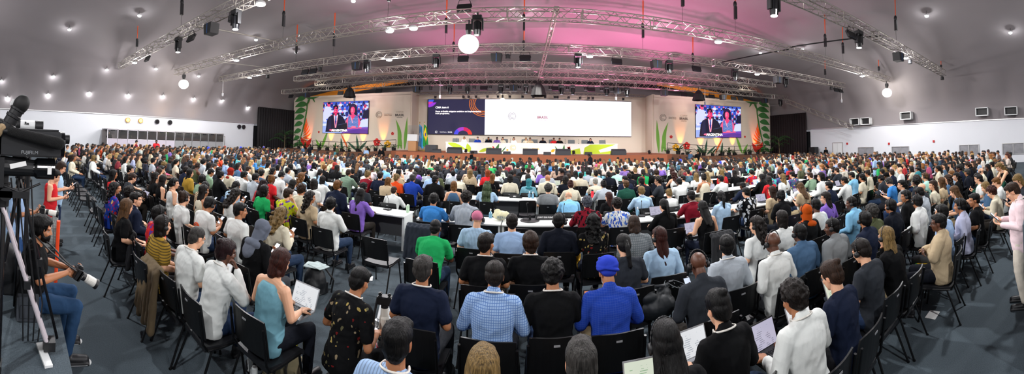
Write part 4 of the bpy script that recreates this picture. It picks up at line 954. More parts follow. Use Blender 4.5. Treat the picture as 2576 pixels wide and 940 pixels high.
# high-backed grey chairs
def dchair():
    r = empty('conference_armchair'); M_ = plain('grey_leather', '5f6668', .45)
    m = MB(); m.box((0, -.05, .47), (.5, .5, .1)); m.obj('seat', M_, r, bevel=.03); m = MB(); m.box((0, -.30, .86), (.6, .08, .72), (R(6), 0, 0)); m.obj('backrest', M_, r, bevel=.03)
    for s in (-1, 1): m = MB(); m.box((s * .29, -.05, .68), (.05, .4, .05)); m.box((s * .29, -.05, .56), (.04, .05, .2)); m.obj('armrest', M_BLACK, r)
    m = MB(); m.tube((0, -.05, .05), (0, -.05, .43), .03); m.obj('column', M_STEEL, r); m = MB()
    for k in range(5): m.tube((0, -.05, .07), (math.cos(k * 1.257) * .3, -.05 + math.sin(k * 1.257) * .3, .03), .02)
    m.obj('base', M_STEEL, r); return r
DC = dchair()
for i, x in enumerate((-6.8, -5.3, -3.8, -2.4, -.6, .2, 1.8, 3.5, 4.7, 6.3)):
    o = DC if i == 0 else dup(DC); o.location = (x, 28.35, 1.45); o.rotation_euler = (0, 0, PI)
    tag(o, 'grey high-backed armchair behind the stage desk, %s from the left' % ORD[i], 'chair', 'armchairs behind the stage desk')
# floor monitors on the stage lip
def wedge():
    r = empty('stage_monitor'); m = MB(); m.prism([(-.30, 0), (.30, 0), (.30, .12), (.02, .46), (-.30, .30)], -.55, .55, 'yz'); m.obj('cabinet', plain('monitor_grey', '34363a', .6), r, bevel=.01)
    m = MB(); m.box((0, .15, .29), (1.0, .012, .36), (R(-39.5), 0, 0)); m.obj('grille', M_BLACK, r); return r
WG = wedge()
for i, (x, k) in enumerate([(-6.0, 1), (-2.9, 1), (-.1, 1), (2.4, 1), (6.8, 1), (-7.5, .6), (-4.5, .5), (-1.9, .5), (1.2, .5), (4.4, .5)]):
    o = WG if i == 0 else dup(WG); o.location = (x, 25.0 + (0.1 if k < 1 else 0), 1.45); o.scale = (k * 1.05,) * 3; o.rotation_euler = (0, 0, 0)
    tag(o, '%s grey floor monitor on the stage edge, %s from the left' % (('small', 'large')[k == 1], ORD[sorted([-6.0, -2.9, -.1, 2.4, 6.8, -7.5, -4.5, -1.9, 1.2, 4.4]).index(x)]), 'speaker', 'floor monitors on the stage edge')
m = MB(); m.box((-8.1, 25.6, 1.75), (.95, .6, .6)); tag(m.obj('stage_speaker', plain('monitor_grey', '34363a', .6), bevel=.03), 'grey speaker box standing left of the floor monitors on stage', 'speaker')
# lectern, flags
r = empty('lectern', (-10.35, 27.2, 1.45)); tag(r, 'wood and white lectern on the left side of the stage', 'lectern')
m = MB(); m.box((0, 0, .45), (.75, .5, .9)); m.obj('base', plain('light_wood', 'b98a5c', .6), r, bevel=.02); m = MB(); m.box((0, -.05, 1.15), (.95, .5, .6), (R(-6), 0, 0)); m.obj('desk_top', M_WHITEP, r, bevel=.02)
m = MB(); m.tube((0, .1, 1.4), (0, -.05, 1.75), .012); m.obj('microphone', M_BLACK, r)
m = MB(); m.box((0, .3, 1.2), (1.2, .02, 2.2)); g_ = m.obj('clear_screen', plain('clear_acrylic', 'eef2f4', .1, trans=.95), r)
def flag(x, cols, lb):
    r = empty('flag', (x, 28, 1.45)); tag(r, lb, 'flag'); m = MB(); m.tube((0, 0, 0), (0, 0, 2.55), .025); m.ball((0, 0, 2.6), .05); m.lathe((0, 0, 0), [(.25, 0), (.2, .06), (.04, .1)], 16); m.obj('pole', plain('brass', 'a88a4a', .4, .6), r)
    W_, Hh = 14, 40; v = []; cc = []
    for j in range(Hh + 1):
        t = j / Hh; z = 2.45 - 2.0 * t
        for i in range(W_ + 1):
            u = i / W_; v.append(((u - .1) * (.30 + .22 * t) , -.05 - .07 * math.sin(u * 9 + t * 2), z - .28 * u)); cc.append(cols(u, t))
    f = [(j * (W_ + 1) + i, j * (W_ + 1) + i + 1, (j + 1) * (W_ + 1) + i + 1, (j + 1) * (W_ + 1) + i) for j in range(Hh) for i in range(W_)]
    me = bpy.data.meshes.new('cloth'); me.from_pydata(v, [], f); a = me.color_attributes.new('Col', 'FLOAT_COLOR', 'POINT'); a.data.foreach_set('color', np.array([(*hexc(c), 1) for c in cc]).ravel()); me.materials.append(vcolmat()); link('flag_cloth', me, r)
flag(-10.05, lambda u, t: 'e8eef4' if (u - .45) ** 2 * 4 + (t - .45) ** 2 * 14 < .3 and (u * 7 % 1 > .4) else '3a9cd8', 'pale blue flag with white emblem drooping on stage')
flag(-9.6, lambda u, t: '1c3a9c' if (u - .5) ** 2 + (t - .42) ** 2 * 4 < .035 else ('f2c41c' if abs(u - .5) * .8 + abs(t - .42) < .36 else '1c8a3c'), 'green yellow and blue Brazilian flag drooping on stage')

# ---- interpreters' booths on the left wall
m = MB(); m.box((-25.9, 12.5, .5), (2.0, 11.4, 1.0)); struct(m.obj('floor_booth_platform', M_BLACK))
def booth(y, grey, i):
    r = empty('interpreter_booth', (-25.9, y, 1.0)); M_ = plain('booth_grey', '9a9a9c', .6) if grey else plain('booth_white', 'dcd6de', .5)
    M2 = plain('booth_panel_grey', '8a8a8c', .7) if grey else plain('booth_panel', 'b4acb8', .7)
    fr = MB()
    for yy in (-.42, .42): fr.box((.85, yy, .68), (.05, .05, 1.36))
    fr.box((.85, 0, 1.34), (.05, .86, .05)); fr.box((.85, 0, .58), (.05, .86, .04)); fr.obj('booth_frame', M_, r)
    m = MB(); m.box((.85, 0, .28), (.02, .8, .56)); m.obj('front_panel', M2, r)
    m = MB(); m.box((0, 0, 1.37), (1.75, .88, .04)); m.box((-.85, 0, .68), (.04, .88, 1.3)); m.box((0, .43, .68), (1.7, .02, 1.3)); m.obj('booth_shell', plain('booth_inner', 'b8b0b0', .8), r)  # inner colour lightened in place of lighting inside the booth
    m = MB(); m.box((.86, 0, .96), (.012, .8, .72)); m.obj('booth_window', plain('booth_glass', 'ffffff', .03, trans=.96), r)
    m = MB(); m.box((.89, 0, 1.26), (.02, .34, .08)); m.obj('booth_number_plate', M_BLACK, r)
    tag(r, '%s interpreter booth with window, %s from the camera end of the row' % ('grey' if grey else 'white-framed', ORD[i]), 'booth', 'interpreter booths on the left wall'); return r
for i in range(13): booth(7.35 + i * .86, i >= 7, i)
# ---- doors, windows, wall gear
def door(n, s, y, z0, label):
    r = empty('door_%d' % n, (s * 26.98, y, z0)); r['kind'] = 'structure'
    m = MB(); m.box((0, -.62, 1.05), (.1, .06, 2.1)); m.box((0, .62, 1.05), (.1, .06, 2.1)); m.box((0, 0, 2.12), (.1, 1.3, .06)); m.obj('door_frame', M_ALU2, r)
    for q in (-.3, .3): m = MB(); m.box((0, q, 1.04), (.06, .58, 2.06)); m.obj('door_leaf', M_WHITEP, r); m = MB(); m.box((-s * .06, q * .25, 1.0), (.05, .04, .2)); m.obj('door_handle', M_STEEL, r)
door(1, -1, 19.0, 0, ''); door(2, 1, 19.8, 0, '')
for i, (y0, y1) in enumerate([(15.6, 17.3), (11.9, 13.6), (5.5, 7.2), (1.7, 3.5)]):
    r = empty('window_%d' % (i + 1), (26.96, (y0 + y1) / 2, 1.15)); r['kind'] = 'structure'; hw = (y1 - y0) / 2
    m = MB()
    for q in (-hw, 0, hw): m.box((0, q, 0), (.08, .05, .9))
    for q in (-.45, .45): m.box((0, 0, q), (.08, 2 * hw, .05))
    m.obj('window_frame', M_ALU2, r)
    m = MB(); m.box((.02, 0, 0), (.02, 2 * hw, .86)); m.obj('window_pane', plain('window_glass', ['8a8a8e', '74767c', 'd8c88c', '8c8e90'][i], .15, noise=.35, nscale=2.5), r)
for i, (y, z) in enumerate([(11.8, 4.35), (5.0, 4.3), (2.6, 4.25), (17.2, 4.1), (16.0, 4.1)]):
    r = empty('air_vent', (26.45, y, z)); tag(r, 'white framed dark air duct outlet high on the right, %s from the curtain' % ORD[[3, 4, 5, 1, 2][i] - 1], 'vent', 'air duct outlets on the right')
    m = MB(); k = 1.0
    for q in (-.5, .5): m.box((0, q, 0), (.5, .06, .62))
    for q in (-.31, .31): m.box((0, 0, q), (.5, 1.06, .06))
    m.obj('duct_frame', M_WHITEP, r); m = MB(); m.box((.45, 0, 0), (.5, .9, .5)); m.obj('duct', M_ALU, r); m = MB(); m.box((.12, 0, 0), (.1, 1.0, .58)); m.obj('duct_shade_panel', M_BLACK, r)  # black slab stands in for the shade inside the duct
for i, (y, lit) in enumerate([(9.2, 1), (10.4, 1), (12.0, 0), (13.3, 0), (21.4, 0), (22.0, 0)]):
    r = empty('wall_lamp', (-26.85, y, 3.2)); tag(r, '%s round lamp on the left wall, %s from the camera end' % ('lit yellow' if lit else 'unlit black', ORD[i]), 'lamp', 'round lamps on the left wall')
    m = MB(); m.lathe((0, 0, 0), [(.2, -.12), (.22, .05), (.20, .06)], 16, 'x'); m.obj('lamp_housing', M_BLACK if not lit else plain('lamp_brass', 'c08a30', .4), r)
    m = MB(); m.lathe((.055, 0, 0), [(.17, 0), (.16, .015)], 16, 'x'); m.obj('lamp_lens', plain('lamp_lens_lit', 'ffcc66', .4, emit=2.5) if lit else M_BLACKG, r)
light('cove_light', 'SPOT', (-25.9, 12.2, 3.2), 60, (1, .62, .25), .1, (-26.6, 12.4, 5.2), 120, 1); light('cove_light', 'SPOT', (-25.9, 15.5, 3.2), 40, (1, .62, .25), .1, (-26.6, 15.6, 5.2), 120, 1)
for i, (y, z) in enumerate([(18.6, 2.0), (13.9, 1.9), (9.5, 2.0)]):
    m = MB(); m.box((26.95, y, z), (.1, .16, .2)); tag(m.obj('alarm_box', plain('alarm_red', 'b02020', .5)), 'small red alarm box on the right wall, %s from the curtain' % ORD[i], 'alarm box')
m = MB(); m.box((26.2, 22.4, .86), (.7, .8, 1.72)); tag(m.obj('loudspeaker_cabinet', M_BLACK, bevel=.03), 'black loudspeaker cabinet beside the right curtain', 'speaker')
# ---------------------------------------------------------------- rigging
def truss(x0, x1, Y, z, label, dirv=None, hw=0.19, hh=0.2, end=None):
    """box truss from (x0, Y, z) to (x1, Y, z) or to END"""
    A = V(x0, Y, z); B = V(x1, Y, z) if end is None else V(*end); d = B - A; L_ = np.linalg.norm(d); d /= L_
    u = np.cross(d, V(0, 0, 1)); u /= np.linalg.norm(u); w_ = np.cross(u, d)
    r = empty('lighting_truss', tuple(A)); tag(r, label, 'truss'); A = V(0, 0, 0)
    c = MB(); cs = [(a * hw, b * hh) for a, b in ((-1, -1), (1, -1), (1, 1), (-1, 1))]
    for a, b in cs: c.tube(A + u * a + w_ * b, A + d * L_ + u * a + w_ * b, .025, n=6)
    c.obj('chord', M_ALU, r)
    g = MB(); n = max(2, int(L_ / .42))
    for k in range(n):
        p0 = A + d * (L_ * k / n); p1 = A + d * (L_ * (k + 1) / n)
        for j in range(4):
            a, b = cs[j], cs[(j + 1) % 4]
            if k % 2: a, b = b, a
            g.tube(p0 + u * a[0] + w_ * a[1], p1 + u * b[0] + w_ * b[1], .013, n=4, caps=False)
    m = g; q = 0
    while q <= L_:
        for j in range(4):
            a, b = cs[j], cs[(j + 1) % 4]; P0 = A + d * q; m.tube(P0 + u * a[0] + w_ * a[1], P0 + u * b[0] + w_ * b[1], .022, n=4)
        q += 2.9
    m.obj('lattice', M_ALU, r); return r
truss(-24.2, 24.2, 7.5, 7.3, 'nearest silver box truss, running off the top of the picture')
truss(-24.2, 24.2, 12.35, 7.3, 'long silver box truss carrying three glowing globes')
truss(-24.2, 24.2, 16.9, 7.3, 'silver box truss behind the globe truss, hung with speakers')
truss(-18.6, 19.2, 20.7, 7.3, 'short silver truss, upper of the close group before the stage')
truss(-17.8, 18.6, 22.6, 7.15, 'short silver truss, middle of the close group before the stage')
truss(-23.8, 24.6, 24.6, 7.0, 'silver truss hung with a dense line of stage lamps')
truss(-11.2, 11.0, 30.2, 7.0, 'thin truss along the top of the stage back wall', hw=.13, hh=.13)
truss(24.6, 0, 24.6, 6.7, 'silver truss sloping down to the right wall', end=(25.6, 16.9, 3.5))
truss(.9, 0, 12.35, 7.55, 'thin cable-wrapped truss running towards the stage', end=(.5, 24.4, 7.3), hw=.08, hh=.08)
for (a, b_, lb) in [((-13.6, 7.6, 7.5), (-12.6, 12.3, 7.5), 'thin silver tie pipe joining the two nearest trusses on the left'), ((-19.5, 12.4, 7.5), (-18, 16.8, 7.5), 'thin silver tie pipe joining globe truss to the one behind, left'),
                    ((14.2, 7.6, 7.5), (12.6, 12.3, 7.5), 'dark cable-wrapped pipe joining the two nearest trusses on the right'), ((12.6, 12.4, 7.4), (11.2, 16.8, 7.4), 'dark cable-wrapped pipe behind the globe truss, right'),
                    ((-16.8, 16.9, 7.5), (-15.6, 20.7, 7.5), 'thin silver tie pipe reaching the short trusses, left')]:
    m = MB(); m.tube(a, b_, .035, n=8); tag(m.obj('tie_pipe', M_ALU if 'silver' in lb else M_STEEL), lb, 'pipe')
# ---- lamps and boxes hung from the trusses
def fx(kind):
    if kind == 'mh':
        r = empty('moving_head_lamp'); m = MB(); m.box((0, 0, -.10), (.36, .30, .16)); m.tube((0, 0, 0), (0, 0, .12), .04); m.obj('base', M_BLACK, r, bevel=.02)
        y = MB()
        for s in (-1, 1): y.box((s * .2, 0, -.36), (.06, .16, .42))
        y.obj('yoke', M_BLACK, r); h = MB(); h.lathe((0, 0, -.45), [(.10, .22), (.15, .18), (.15, -.12), (.13, -.30)], 16); h.obj('lamp_head', M_BLACKG, r); l = MB(); l.lathe((0, 0, -.755), [(.115, 0), (.115, .01)], 16); l.obj('lens', plain('lens_dark', '2a3038', .1), r)
    elif kind == 'mhlit':
        r = fx('mh'); ln_ = [c for c in r.children if c.name.startswith('lens')][0]; ln_.data = ln_.data.copy(); ln_.data.materials.clear(); ln_.data.materials.append(M_GLOW)
    elif kind == 'par':
        r = empty('par_can_lamp'); m = MB(); m.lathe((0, 0, -.26), [(.07, .14), (.12, .10), (.13, -.10), (.14, -.12)], 14); m.obj('lamp_housing', M_BLACK, r); y = MB(); y.tube((-.14, 0, -.22), (-.14, 0, .0), .012, n=5); y.tube((.14, 0, -.22), (.14, 0, 0), .012, n=5); y.tube((-.14, 0, 0), (.14, 0, 0), .012, n=5); y.obj('yoke', M_STEEL, r)
        l = MB(); l.lathe((0, 0, -.375), [(.115, 0), (.115, .008)], 14); l.obj('lens', plain('lens_dark', '2a3038', .1), r)
    elif kind == 'parlit':
        r = fx('par'); ln_ = [c for c in r.children if c.name.startswith('lens')][0]; ln_.data = ln_.data.copy(); ln_.data.materials.clear(); ln_.data.materials.append(M_GLOW)
    elif kind == 'flood':
        r = empty('panel_floodlight'); m = MB(); m.box((0, 0, -.33), (.58, .12, .34), (R(-25), 0, 0)); m.obj('lamp_housing', M_BLACK, r, bevel=.01); y = MB(); y.tube((-.2, 0, 0), (-.31, 0, -.3), .014, n=5); y.tube((.2, 0, 0), (.31, 0, -.3), .014, n=5); y.tube((-.2, 0, 0), (.2, 0, 0), .014, n=5); y.obj('yoke', M_STEEL, r)
        l = MB(); l.box((0, -.06, -.36), (.52, .02, .28), (R(-25), 0, 0)); l.obj('lens', plain('lens_dark', '2a3038', .1), r)
    elif kind == 'spk':
        r = empty('hung_speaker'); m = MB(); m.prism([(-.3, -.12), (.3, -.12), (.24, -.56), (-.24, -.56)], -.22, .22, 'xz'); m.tube((0, 0, 0), (0, 0, -.15), .03); m.obj('cabinet', M_BLACK, r, bevel=.012); l = MB(); l.box((0, -.225, -.34), (.02, .01, .42)); l.obj('stripe', plain('stripe_blue', '2c6ab4', .5), r)
    elif kind == 'fan':
        r = empty('umbrella_reflector'); n = 16; v = [(0, 0, -.15)]; f = []
        for j, (rr_, z) in enumerate([(.2, -.25), (.45, -.6), (.62, -1.15)]):
            for i in range(n): a = i * 2 * PI / n; k = 1.0 if i % 2 else .86; v.append((math.cos(a) * rr_ * k, math.sin(a) * rr_ * k, z))
        f += [(0, 1 + i, 1 + (i + 1) % n) for i in range(n)]
        for j in range(2): f += [(1 + j * n + i, 1 + (j + 1) * n + i, 1 + (j + 1) * n + (i + 1) % n, 1 + j * n + (i + 1) % n) for i in range(n)]
        v2 = [(x * .985, y * .985, z - .012) for x, y, z in v]; m = MB(); m.add(v, f); m.add(v2, [tuple(reversed(q)) for q in f]); m.obj('canopy', plain('umbrella_black', '0c0b0e', .7), r)
        m = MB(); m.tube((0, 0, .1), (0, 0, -.7), .02); m.ball((0, 0, -.75), .07); m.obj('lamp_stem', M_STEEL, r)
    elif kind == 'globe':
        r = empty('balloon_globe_lamp'); m = MB(); m.ball((0, 0, -.95), (.40, .40, .36), 28, 18); m.obj('globe', M_GLOBE, r, smooth=True); m = MB(); m.tube((0, 0, -.62), (0, 0, -.42), .09, .13); m.box((0, 0, -.3), (.22, .22, .24)); m.tube((0, 0, 0), (0, 0, -.2), .03); m.obj('lamp_mount', M_BLACK, r)
    elif kind == 'disc':
        r = empty('disc_floodlight'); m = MB(); m.lathe((0, 0, -.12), [(.10, .10), (.17, .05), (.19, 0), (.17, -.03)], 18); m.obj('lamp_housing', M_WHITEP, r); l = MB(); l.lathe((0, 0, -.165), [(.15, 0), (.15, .01)], 18); l.obj('lens', M_GLOW, r)
    elif kind == 'camera':
        r = empty('hung_camera'); m = MB(); m.tube((0, 0, .1), (0, 0, -1.0), .025, n=6); m.obj('drop_pipe', M_ALU2, r); m = MB(); m.tube((0, 0, -1.0), (0, 0, -1.15), .10, .09); m.ball((0, 0, -1.2), .09); m.obj('lamp_housing', plain('grey_housing', 'a8a8ac', .4), r)
    elif kind == 'hoist':
        r = empty('chain_hoist'); m = MB(); m.path([(0, 0, 2.0), (.02, 0, 1.1)], .022, 6); m.path([(.06, 0, 2.0), (.03, 0, 1.1)], .018, 6); m.obj('strap', M_ORANGE, r); m = MB(); m.ball((0, 0, 1.0), (.09, .09, .12)); m.box((.02, 0, .72), (.11, .14, .42)); m.obj('motor', M_BLACK, r, ); m = MB(); m.tube((0, 0, .5), (0, 0, 0), .008, n=4); m.obj('chain', M_STEEL, r)
    return r
FXP = {}
NAMES = dict(mh='black moving-head lamp', mhlit='lit black moving-head lamp', par='black par-can lamp', parlit='lit par-can lamp', flood='black panel floodlight', spk='black speaker with blue stripe', fan='black umbrella reflector', globe='glowing white globe lamp', disc='small white disc floodlight', camera='small grey unit on a drop pipe', hoist='chain hoist on an orange strap')
CATF = dict(mh='stage lamp', mhlit='stage lamp', par='stage lamp', parlit='stage lamp', flood='floodlight', spk='speaker', fan='reflector', globe='globe lamp', disc='floodlight', camera='hung unit', hoist='hoist')
PEND = []
def put(kind, x, y, z, where, sc_=1.0, rz=0.0):
    if kind not in FXP: FXP[kind] = o = fx(kind)
    else: o = dup(FXP[kind])
    o.location = (x, y, z); o.rotation_euler = (0, 0, rz); o.scale = (sc_,) * 3; PEND.append((kind, where, x, o)); return o
for x, k in [(-11.6, 'spk'), (-9.9, 'mhlit'), (-14.6, 'mhlit'), (-13.3, 'flood'), (-18.7, 'flood'), (-10.2, 'par'), (12.0, 'mhlit'), (16.0, 'spk'), (11.4, 'flood'), (7.0, 'mhlit'), (17.6, 'par'), (23.8, 'par')]: put(k, x, 7.5, 7.12, 'the nearest truss')
for x, k in [(-2.5, 'globe'), (-22.8, 'globe'), (23.9, 'globe')]: put(k, x, 12.35, 7.12, 'the globe truss')
put('flood', -2.7, 12.35, 7.95, 'the top of the globe truss'); put('mh', -2.1, 12.0, 7.15, 'the globe truss'); put('disc', -5.9, 12.35, 7.1, 'the globe truss')
for x, k in [(-10.2, 'spk'), (-1.9, 'spk'), (6.8, 'spk'), (16.0, 'spk'), (-9.5, 'mh'), (-5.2, 'mh'), (2.4, 'mhlit'), (7.6, 'mh'), (16.8, 'mh'), (-3.7, 'flood'), (-.4, 'flood'), (4.5, 'flood'), (-14.3, 'flood'), (-13.6, 'flood'), (-13.0, 'par'), (12.2, 'mh'), (23.0, 'flood'), (23.7, 'flood'), (22.3, 'par'), (-1.3, 'par'), (9.4, 'flood'), (-18.0, 'par')]: put(k, x, 16.9, 7.12, 'the speaker truss')
T5L = '-9.18s -8.81p -7.98p -6.77p -6.37m -5.58p -4.99m -4.47p -3.71f -3.22p -2.4m -1.91p -1.43s -.98p -.49m .05p 1.36p 1.78f 2.22m 2.67p 3.08m 4.08p 4.52f 5.33p 5.74m 6.17p 6.6s 7.06p 7.4m -12.6f -16.5f -22.6f -20.5s 10.6s 12.4f 15.2f 16.4s 17.6f 18.4f 21.4s 23.6m'
for t in T5L.split(): put({'s': 'spk', 'p': 'par', 'm': 'mh', 'f': 'flood'}[t[-1]], float(t[:-1]), 24.6, 6.83, 'the stage lamp truss')
for i, x in enumerate((-9.3, -6.5, -6.0, -5.3, -4.2, -3.2, -2.1, -.9, .1, 1.2, 2.1, 2.35, 3.4, 4.5, 5.3, 5.7, 8.7)): put('parlit' if i in (0, 2, 10, 14, 16) else 'par', x, 30.2, 6.88, 'the stage back truss', .9)
put('globe', -2.75, 30.0, 6.9, 'the stage back truss', .72)
for x in (.45, 13.3, -14.9): put('fan', x, 23.6, 6.95, 'the short trusses', 1.0 if x < 10 and x > -10 else .9)
for x, y in HALL_LAMPS:
    if y > 2: put('disc', x, y, 7.08, {7.5: 'the nearest truss', 12.3: 'the globe truss', 16.8: 'the speaker truss'}[y])
    else:
        o = put('disc', x, y, 7.9, 'the near ceiling out of view'); m = MB(); m.tube((0, 0, -.05), (0, 0, ceil_z(x, y) - 7.9 + .1), .01, n=4); m.obj('hanging_wire', M_STEEL, o)
for x in (-23.8, -15.0, -7.2, 6.5, 14.5, 23.8): put('camera', x, (16.9, 24.6, 24.6, 24.6, 24.6, 16.9)[(-23.8, -15.0, -7.2, 6.5, 14.5, 23.8).index(x)], 7.0, 'the truss pipes')
for (x, y, tr) in [(-20.7, 7.5, 0), (-15.2, 16.9, 0), (-12.0, 16.9, 0), (-4.7, 16.9, 0), (-.5, 16.9, 0), (-.6, 20.7, 0), (6.0, 16.9, 0), (6.2, 12.35, 0), (9, 12.35, 0), (11.2, 20.7, 0), (15.8, 12.35, 0), (17.7, 12.35, 0), (22.6, 12.35, 0), (15.8, 7.5, 0), (23.6, 7.5, 0), (21.5, 16.9, 0), (-14.4, 7.5, 0), (-12.1, 12.35, 0), (-6, 12.35, 0), (-5.2, 20.7, 0)]:
    top = ceil_z(x, y); h = top - 7.5; o = put('hoist', x, y, 7.5, 'the truss cable, %s bay' % ('near' if y < 10 else 'globe' if y < 14 else 'speaker' if y < 18 else 'stage')); o.scale = (1, 1, (h - .08) / 2.0)
for x, e_ in WASH:
    o = put('parlit', x, 25.32, 1.47, 'the stage edge', .9); o.rotation_euler = (R(137), 0, 0); o.location.z = 1.47
PEND.sort(key=lambda t: (t[0], t[1], t[2])); cnt = {}
for k, wh, x, o in PEND: cnt[(k, wh)] = cnt.get((k, wh), 0) + 1
idx = {}
for k, wh, x, o in PEND:
    i = idx[(k, wh)] = idx.get((k, wh), -1) + 1
    lb = '%s at %s' % (NAMES[k], wh) if cnt[(k, wh)] == 1 else '%s on %s, %s from the left' % (NAMES[k], wh, ORD[i])
    tag(o, lb, CATF[k], NAMES[k] + 's on ' + wh if cnt[(k, wh)] > 1 else None)
# globes shine
for x, y, z, e in ((-2.5, 12.35, 6.17, 260), (-22.8, 12.35, 6.17, 260), (23.9, 12.35, 6.17, 260)): light('globe_light', 'POINT', (x, y, z - .75), e, (1, .96, .88), .12)
# recessed ceiling lamps with a glow
for i, (x, y) in enumerate(DOWN):
    z = ceil_z(x, y) - .30
    r = empty('ceiling_lamp', (x, y, z)); m = MB(); m.lathe((0, 0, 0), [(.05, .12), (.13, .03), (.14, 0)], 18); m.obj('lamp_housing', M_WHITEP, r); l = MB(); l.lathe((0, 0, -.02), [(.12, 0), (.10, -.04), (.04, -.06)], 18); l.obj('lamp_lens', M_GLOW, r)
    m = MB(); m.tube((0, 0, .1), (0, 0, .6), .01, n=4); m.obj('hanging_wire', M_STEEL, r)
    tag(r, 'bright lamp in the tent roof, %s counted in order along the %s' % (ORD[i], 'left slope' if x < -12 else 'right slope' if x > 12 else 'crown'), 'ceiling lamp', 'lamps in the tent roof')
    light('ceiling_lamp_light', 'POINT', (x, y, z - .14), 40 if abs(x) < 22.5 else 14, LW, .06)

# ---------------------------------------------------------------- furniture
def chair_proto():
    r = empty('stacking_chair')
    # backrest: curved plastic shell
    n, h = 8, 5; v = []; f = []
    for t in (0, 1):
        for j in range(h + 1):
            for i in range(n + 1):
                a = (i / n - .5) * 2; z = .53 + .33 * j / h; xw = .225 * (1 - .05 * (j / h) ** 2)
                v.append((a * xw, -.235 - .06 * j / h + .035 * a * a - t * .014, z - .012 * a ** 4 * (1 if j == h else 0)))
    k = (n + 1) * (h + 1)
    for j in range(h):
        for i in range(n): q = j * (n + 1) + i; f += [(q, q + 1, q + n + 2, q + n + 1), (q + k, q + k + n + 1, q + k + n + 2, q + k + 1)]
    rim = [i for i in range(n + 1)] + [j * (n + 1) + n for j in range(1, h + 1)] + [h * (n + 1) + i for i in range(n - 1, -1, -1)] + [j * (n + 1) for j in range(h - 1, 0, -1)]
    for a_, b_ in zip(rim, rim[1:] + rim[:1]): f.append((a_, a_ + k, b_ + k, b_))
    m = MB(); m.add(v, f); m.obj('backrest', M_CHAIR, r, smooth=False)
    m = MB(); m.box((0, -.305, .80), (.05, .004, .014)); m.obj('maker_plate', plain('plate_grey', '8a8c90', .4), r)
    # seat: padded, front edge rolled down
    prof = [(-.20, .445), (-.05, .435), (.12, .445), (.20, .44), (.235, .415)]
    v = []; f = []
    for t in (0, -.035):
        for (y, z) in prof:
            for i in range(5): a = (i / 4 - .5) * 2; v.append((a * (.22 if y > -.1 else .205), y, z + t + (.012 * a * a if t == 0 else .0)))
    for j in range(4):
        for i in range(4): q = j * 5 + i; f += [(q, q + 1, q + 6, q + 5), (q + 25, q + 30, q + 31, q + 26)]
    rim = [0, 1, 2, 3, 4, 9, 14, 19, 24, 23, 22, 21, 20, 15, 10, 5]
    for a_, b_ in zip(rim, rim[1:] + rim[:1]): f.append((a_, a_ + 25, b_ + 25, b_))
    m = MB(); m.add(v, f); m.obj('seat', M_CHAIRSEAT, r, smooth=False)
    for s in (-1, 1):
        m = MB(); m.path([(s * .215, .17, .42), (s * .235, .25, .0)], .012, 8); m.tube((s * .235, .25, .012), (s * .235, .25, 0), .016, n=8); m.obj('leg', M_STEEL, r)
        m = MB(); m.path([(s * .215, -.13, .42), (s * .235, -.29, .0)], .012, 8); m.tube((s * .235, -.29, .012), (s * .235, -.29, 0), .016, n=8); m.obj('leg', M_STEEL, r)
    m = MB()
    for s in (-1, 1): m.path([(s * .215, .19, .415), (s * .215, -.18, .425), (s * .225, -.235, .50), (s * .222, -.285, .80)], .012, 8)
    m.tube((-.215, .10, .41), (.215, .10, .41), .01, n=6); m.tube((-.215, -.13, .41), (.215, -.13, .41), .01, n=6); m.obj('seat_frame', M_STEEL, r)
    return r
CHAIR = chair_proto(); CHAIR_USED = False
CHAIRS = []
def chair(x, y, rz=0.0, label=None):
    global CHAIR_USED
    o = CHAIR if not CHAIR_USED else dup(CHAIR); CHAIR_USED = True
    o.location = (x, y, 0); o.rotation_euler = (0, 0, rz); o['category'] = 'chair'; o['group'] = 'black stacking chairs in the seating'
    for k_ in ('_p', '_who', 'label'):
        if k_ in o: del o[k_]
    if label: o['label'] = label
    CHAIRS.append(o); return o
# white desks: (front edge Y, x ranges)
def table_proto():
    r = empty('conference_table'); m = MB(); m.box((0, .3, .725), (1.78, .6, .03)); m.obj('tabletop', M_WTAB, r, bevel=.004)
    for s in (-1, 1):
        m = MB(); m.box((s * .86, .3, .355), (.04, .5, .71)); m.obj('leg', M_WTAB, r)
    m = MB(); m.box((0, .45, .44), (1.68, .018, .52)); m.obj('modesty_panel', M_GTAB, r); return r
TABLE = table_proto(); TROWS = [(6.45, [(-10, -7.4), (-4.9, -2.6), (-2.35, 10.0)]), (9.2, [(-10, -3.5), (-3.2, 10.3)]), (12.0, [(-11, -3.4), (-3.1, 11.2)]), (14.8, [(-12, -3.5), (-3.1, 12)]), (17.6, [(-12, -3.5), (-3.1, 13)]), (20.3, [(-11, -3.3), (-2.9, 13.5)])]
ti = 0
TABLES = []
for ri, (yf, rng) in enumerate(TROWS):
    row = []
    for a, b_ in rng:
        n = max(1, round((b_ - a) / 1.8)); w_ = (b_ - a) / n
        for k in range(n):
            o = TABLE if ti == 0 else dup(TABLE); ti += 1; o.location = (a + w_ * (k + .5), yf, 0); o.scale = (w_ / 1.8, 1, 1); row.append(o); TABLES.append((a + w_ * k, a + w_ * (k + 1), yf))
    row.sort(key=lambda o: o.location.x)
    for i, o in enumerate(row): tag(o, 'white conference table, %s from the left in the %s table row from the camera' % (ORD[i], ORD[ri]), 'table', 'white tables, %s row' % ORD[ri])
def on_table(x, y):
    return any(a - .05 < x < b_ + .05 and yf - .30 < y < yf + .88 for a, b_, yf in TABLES)
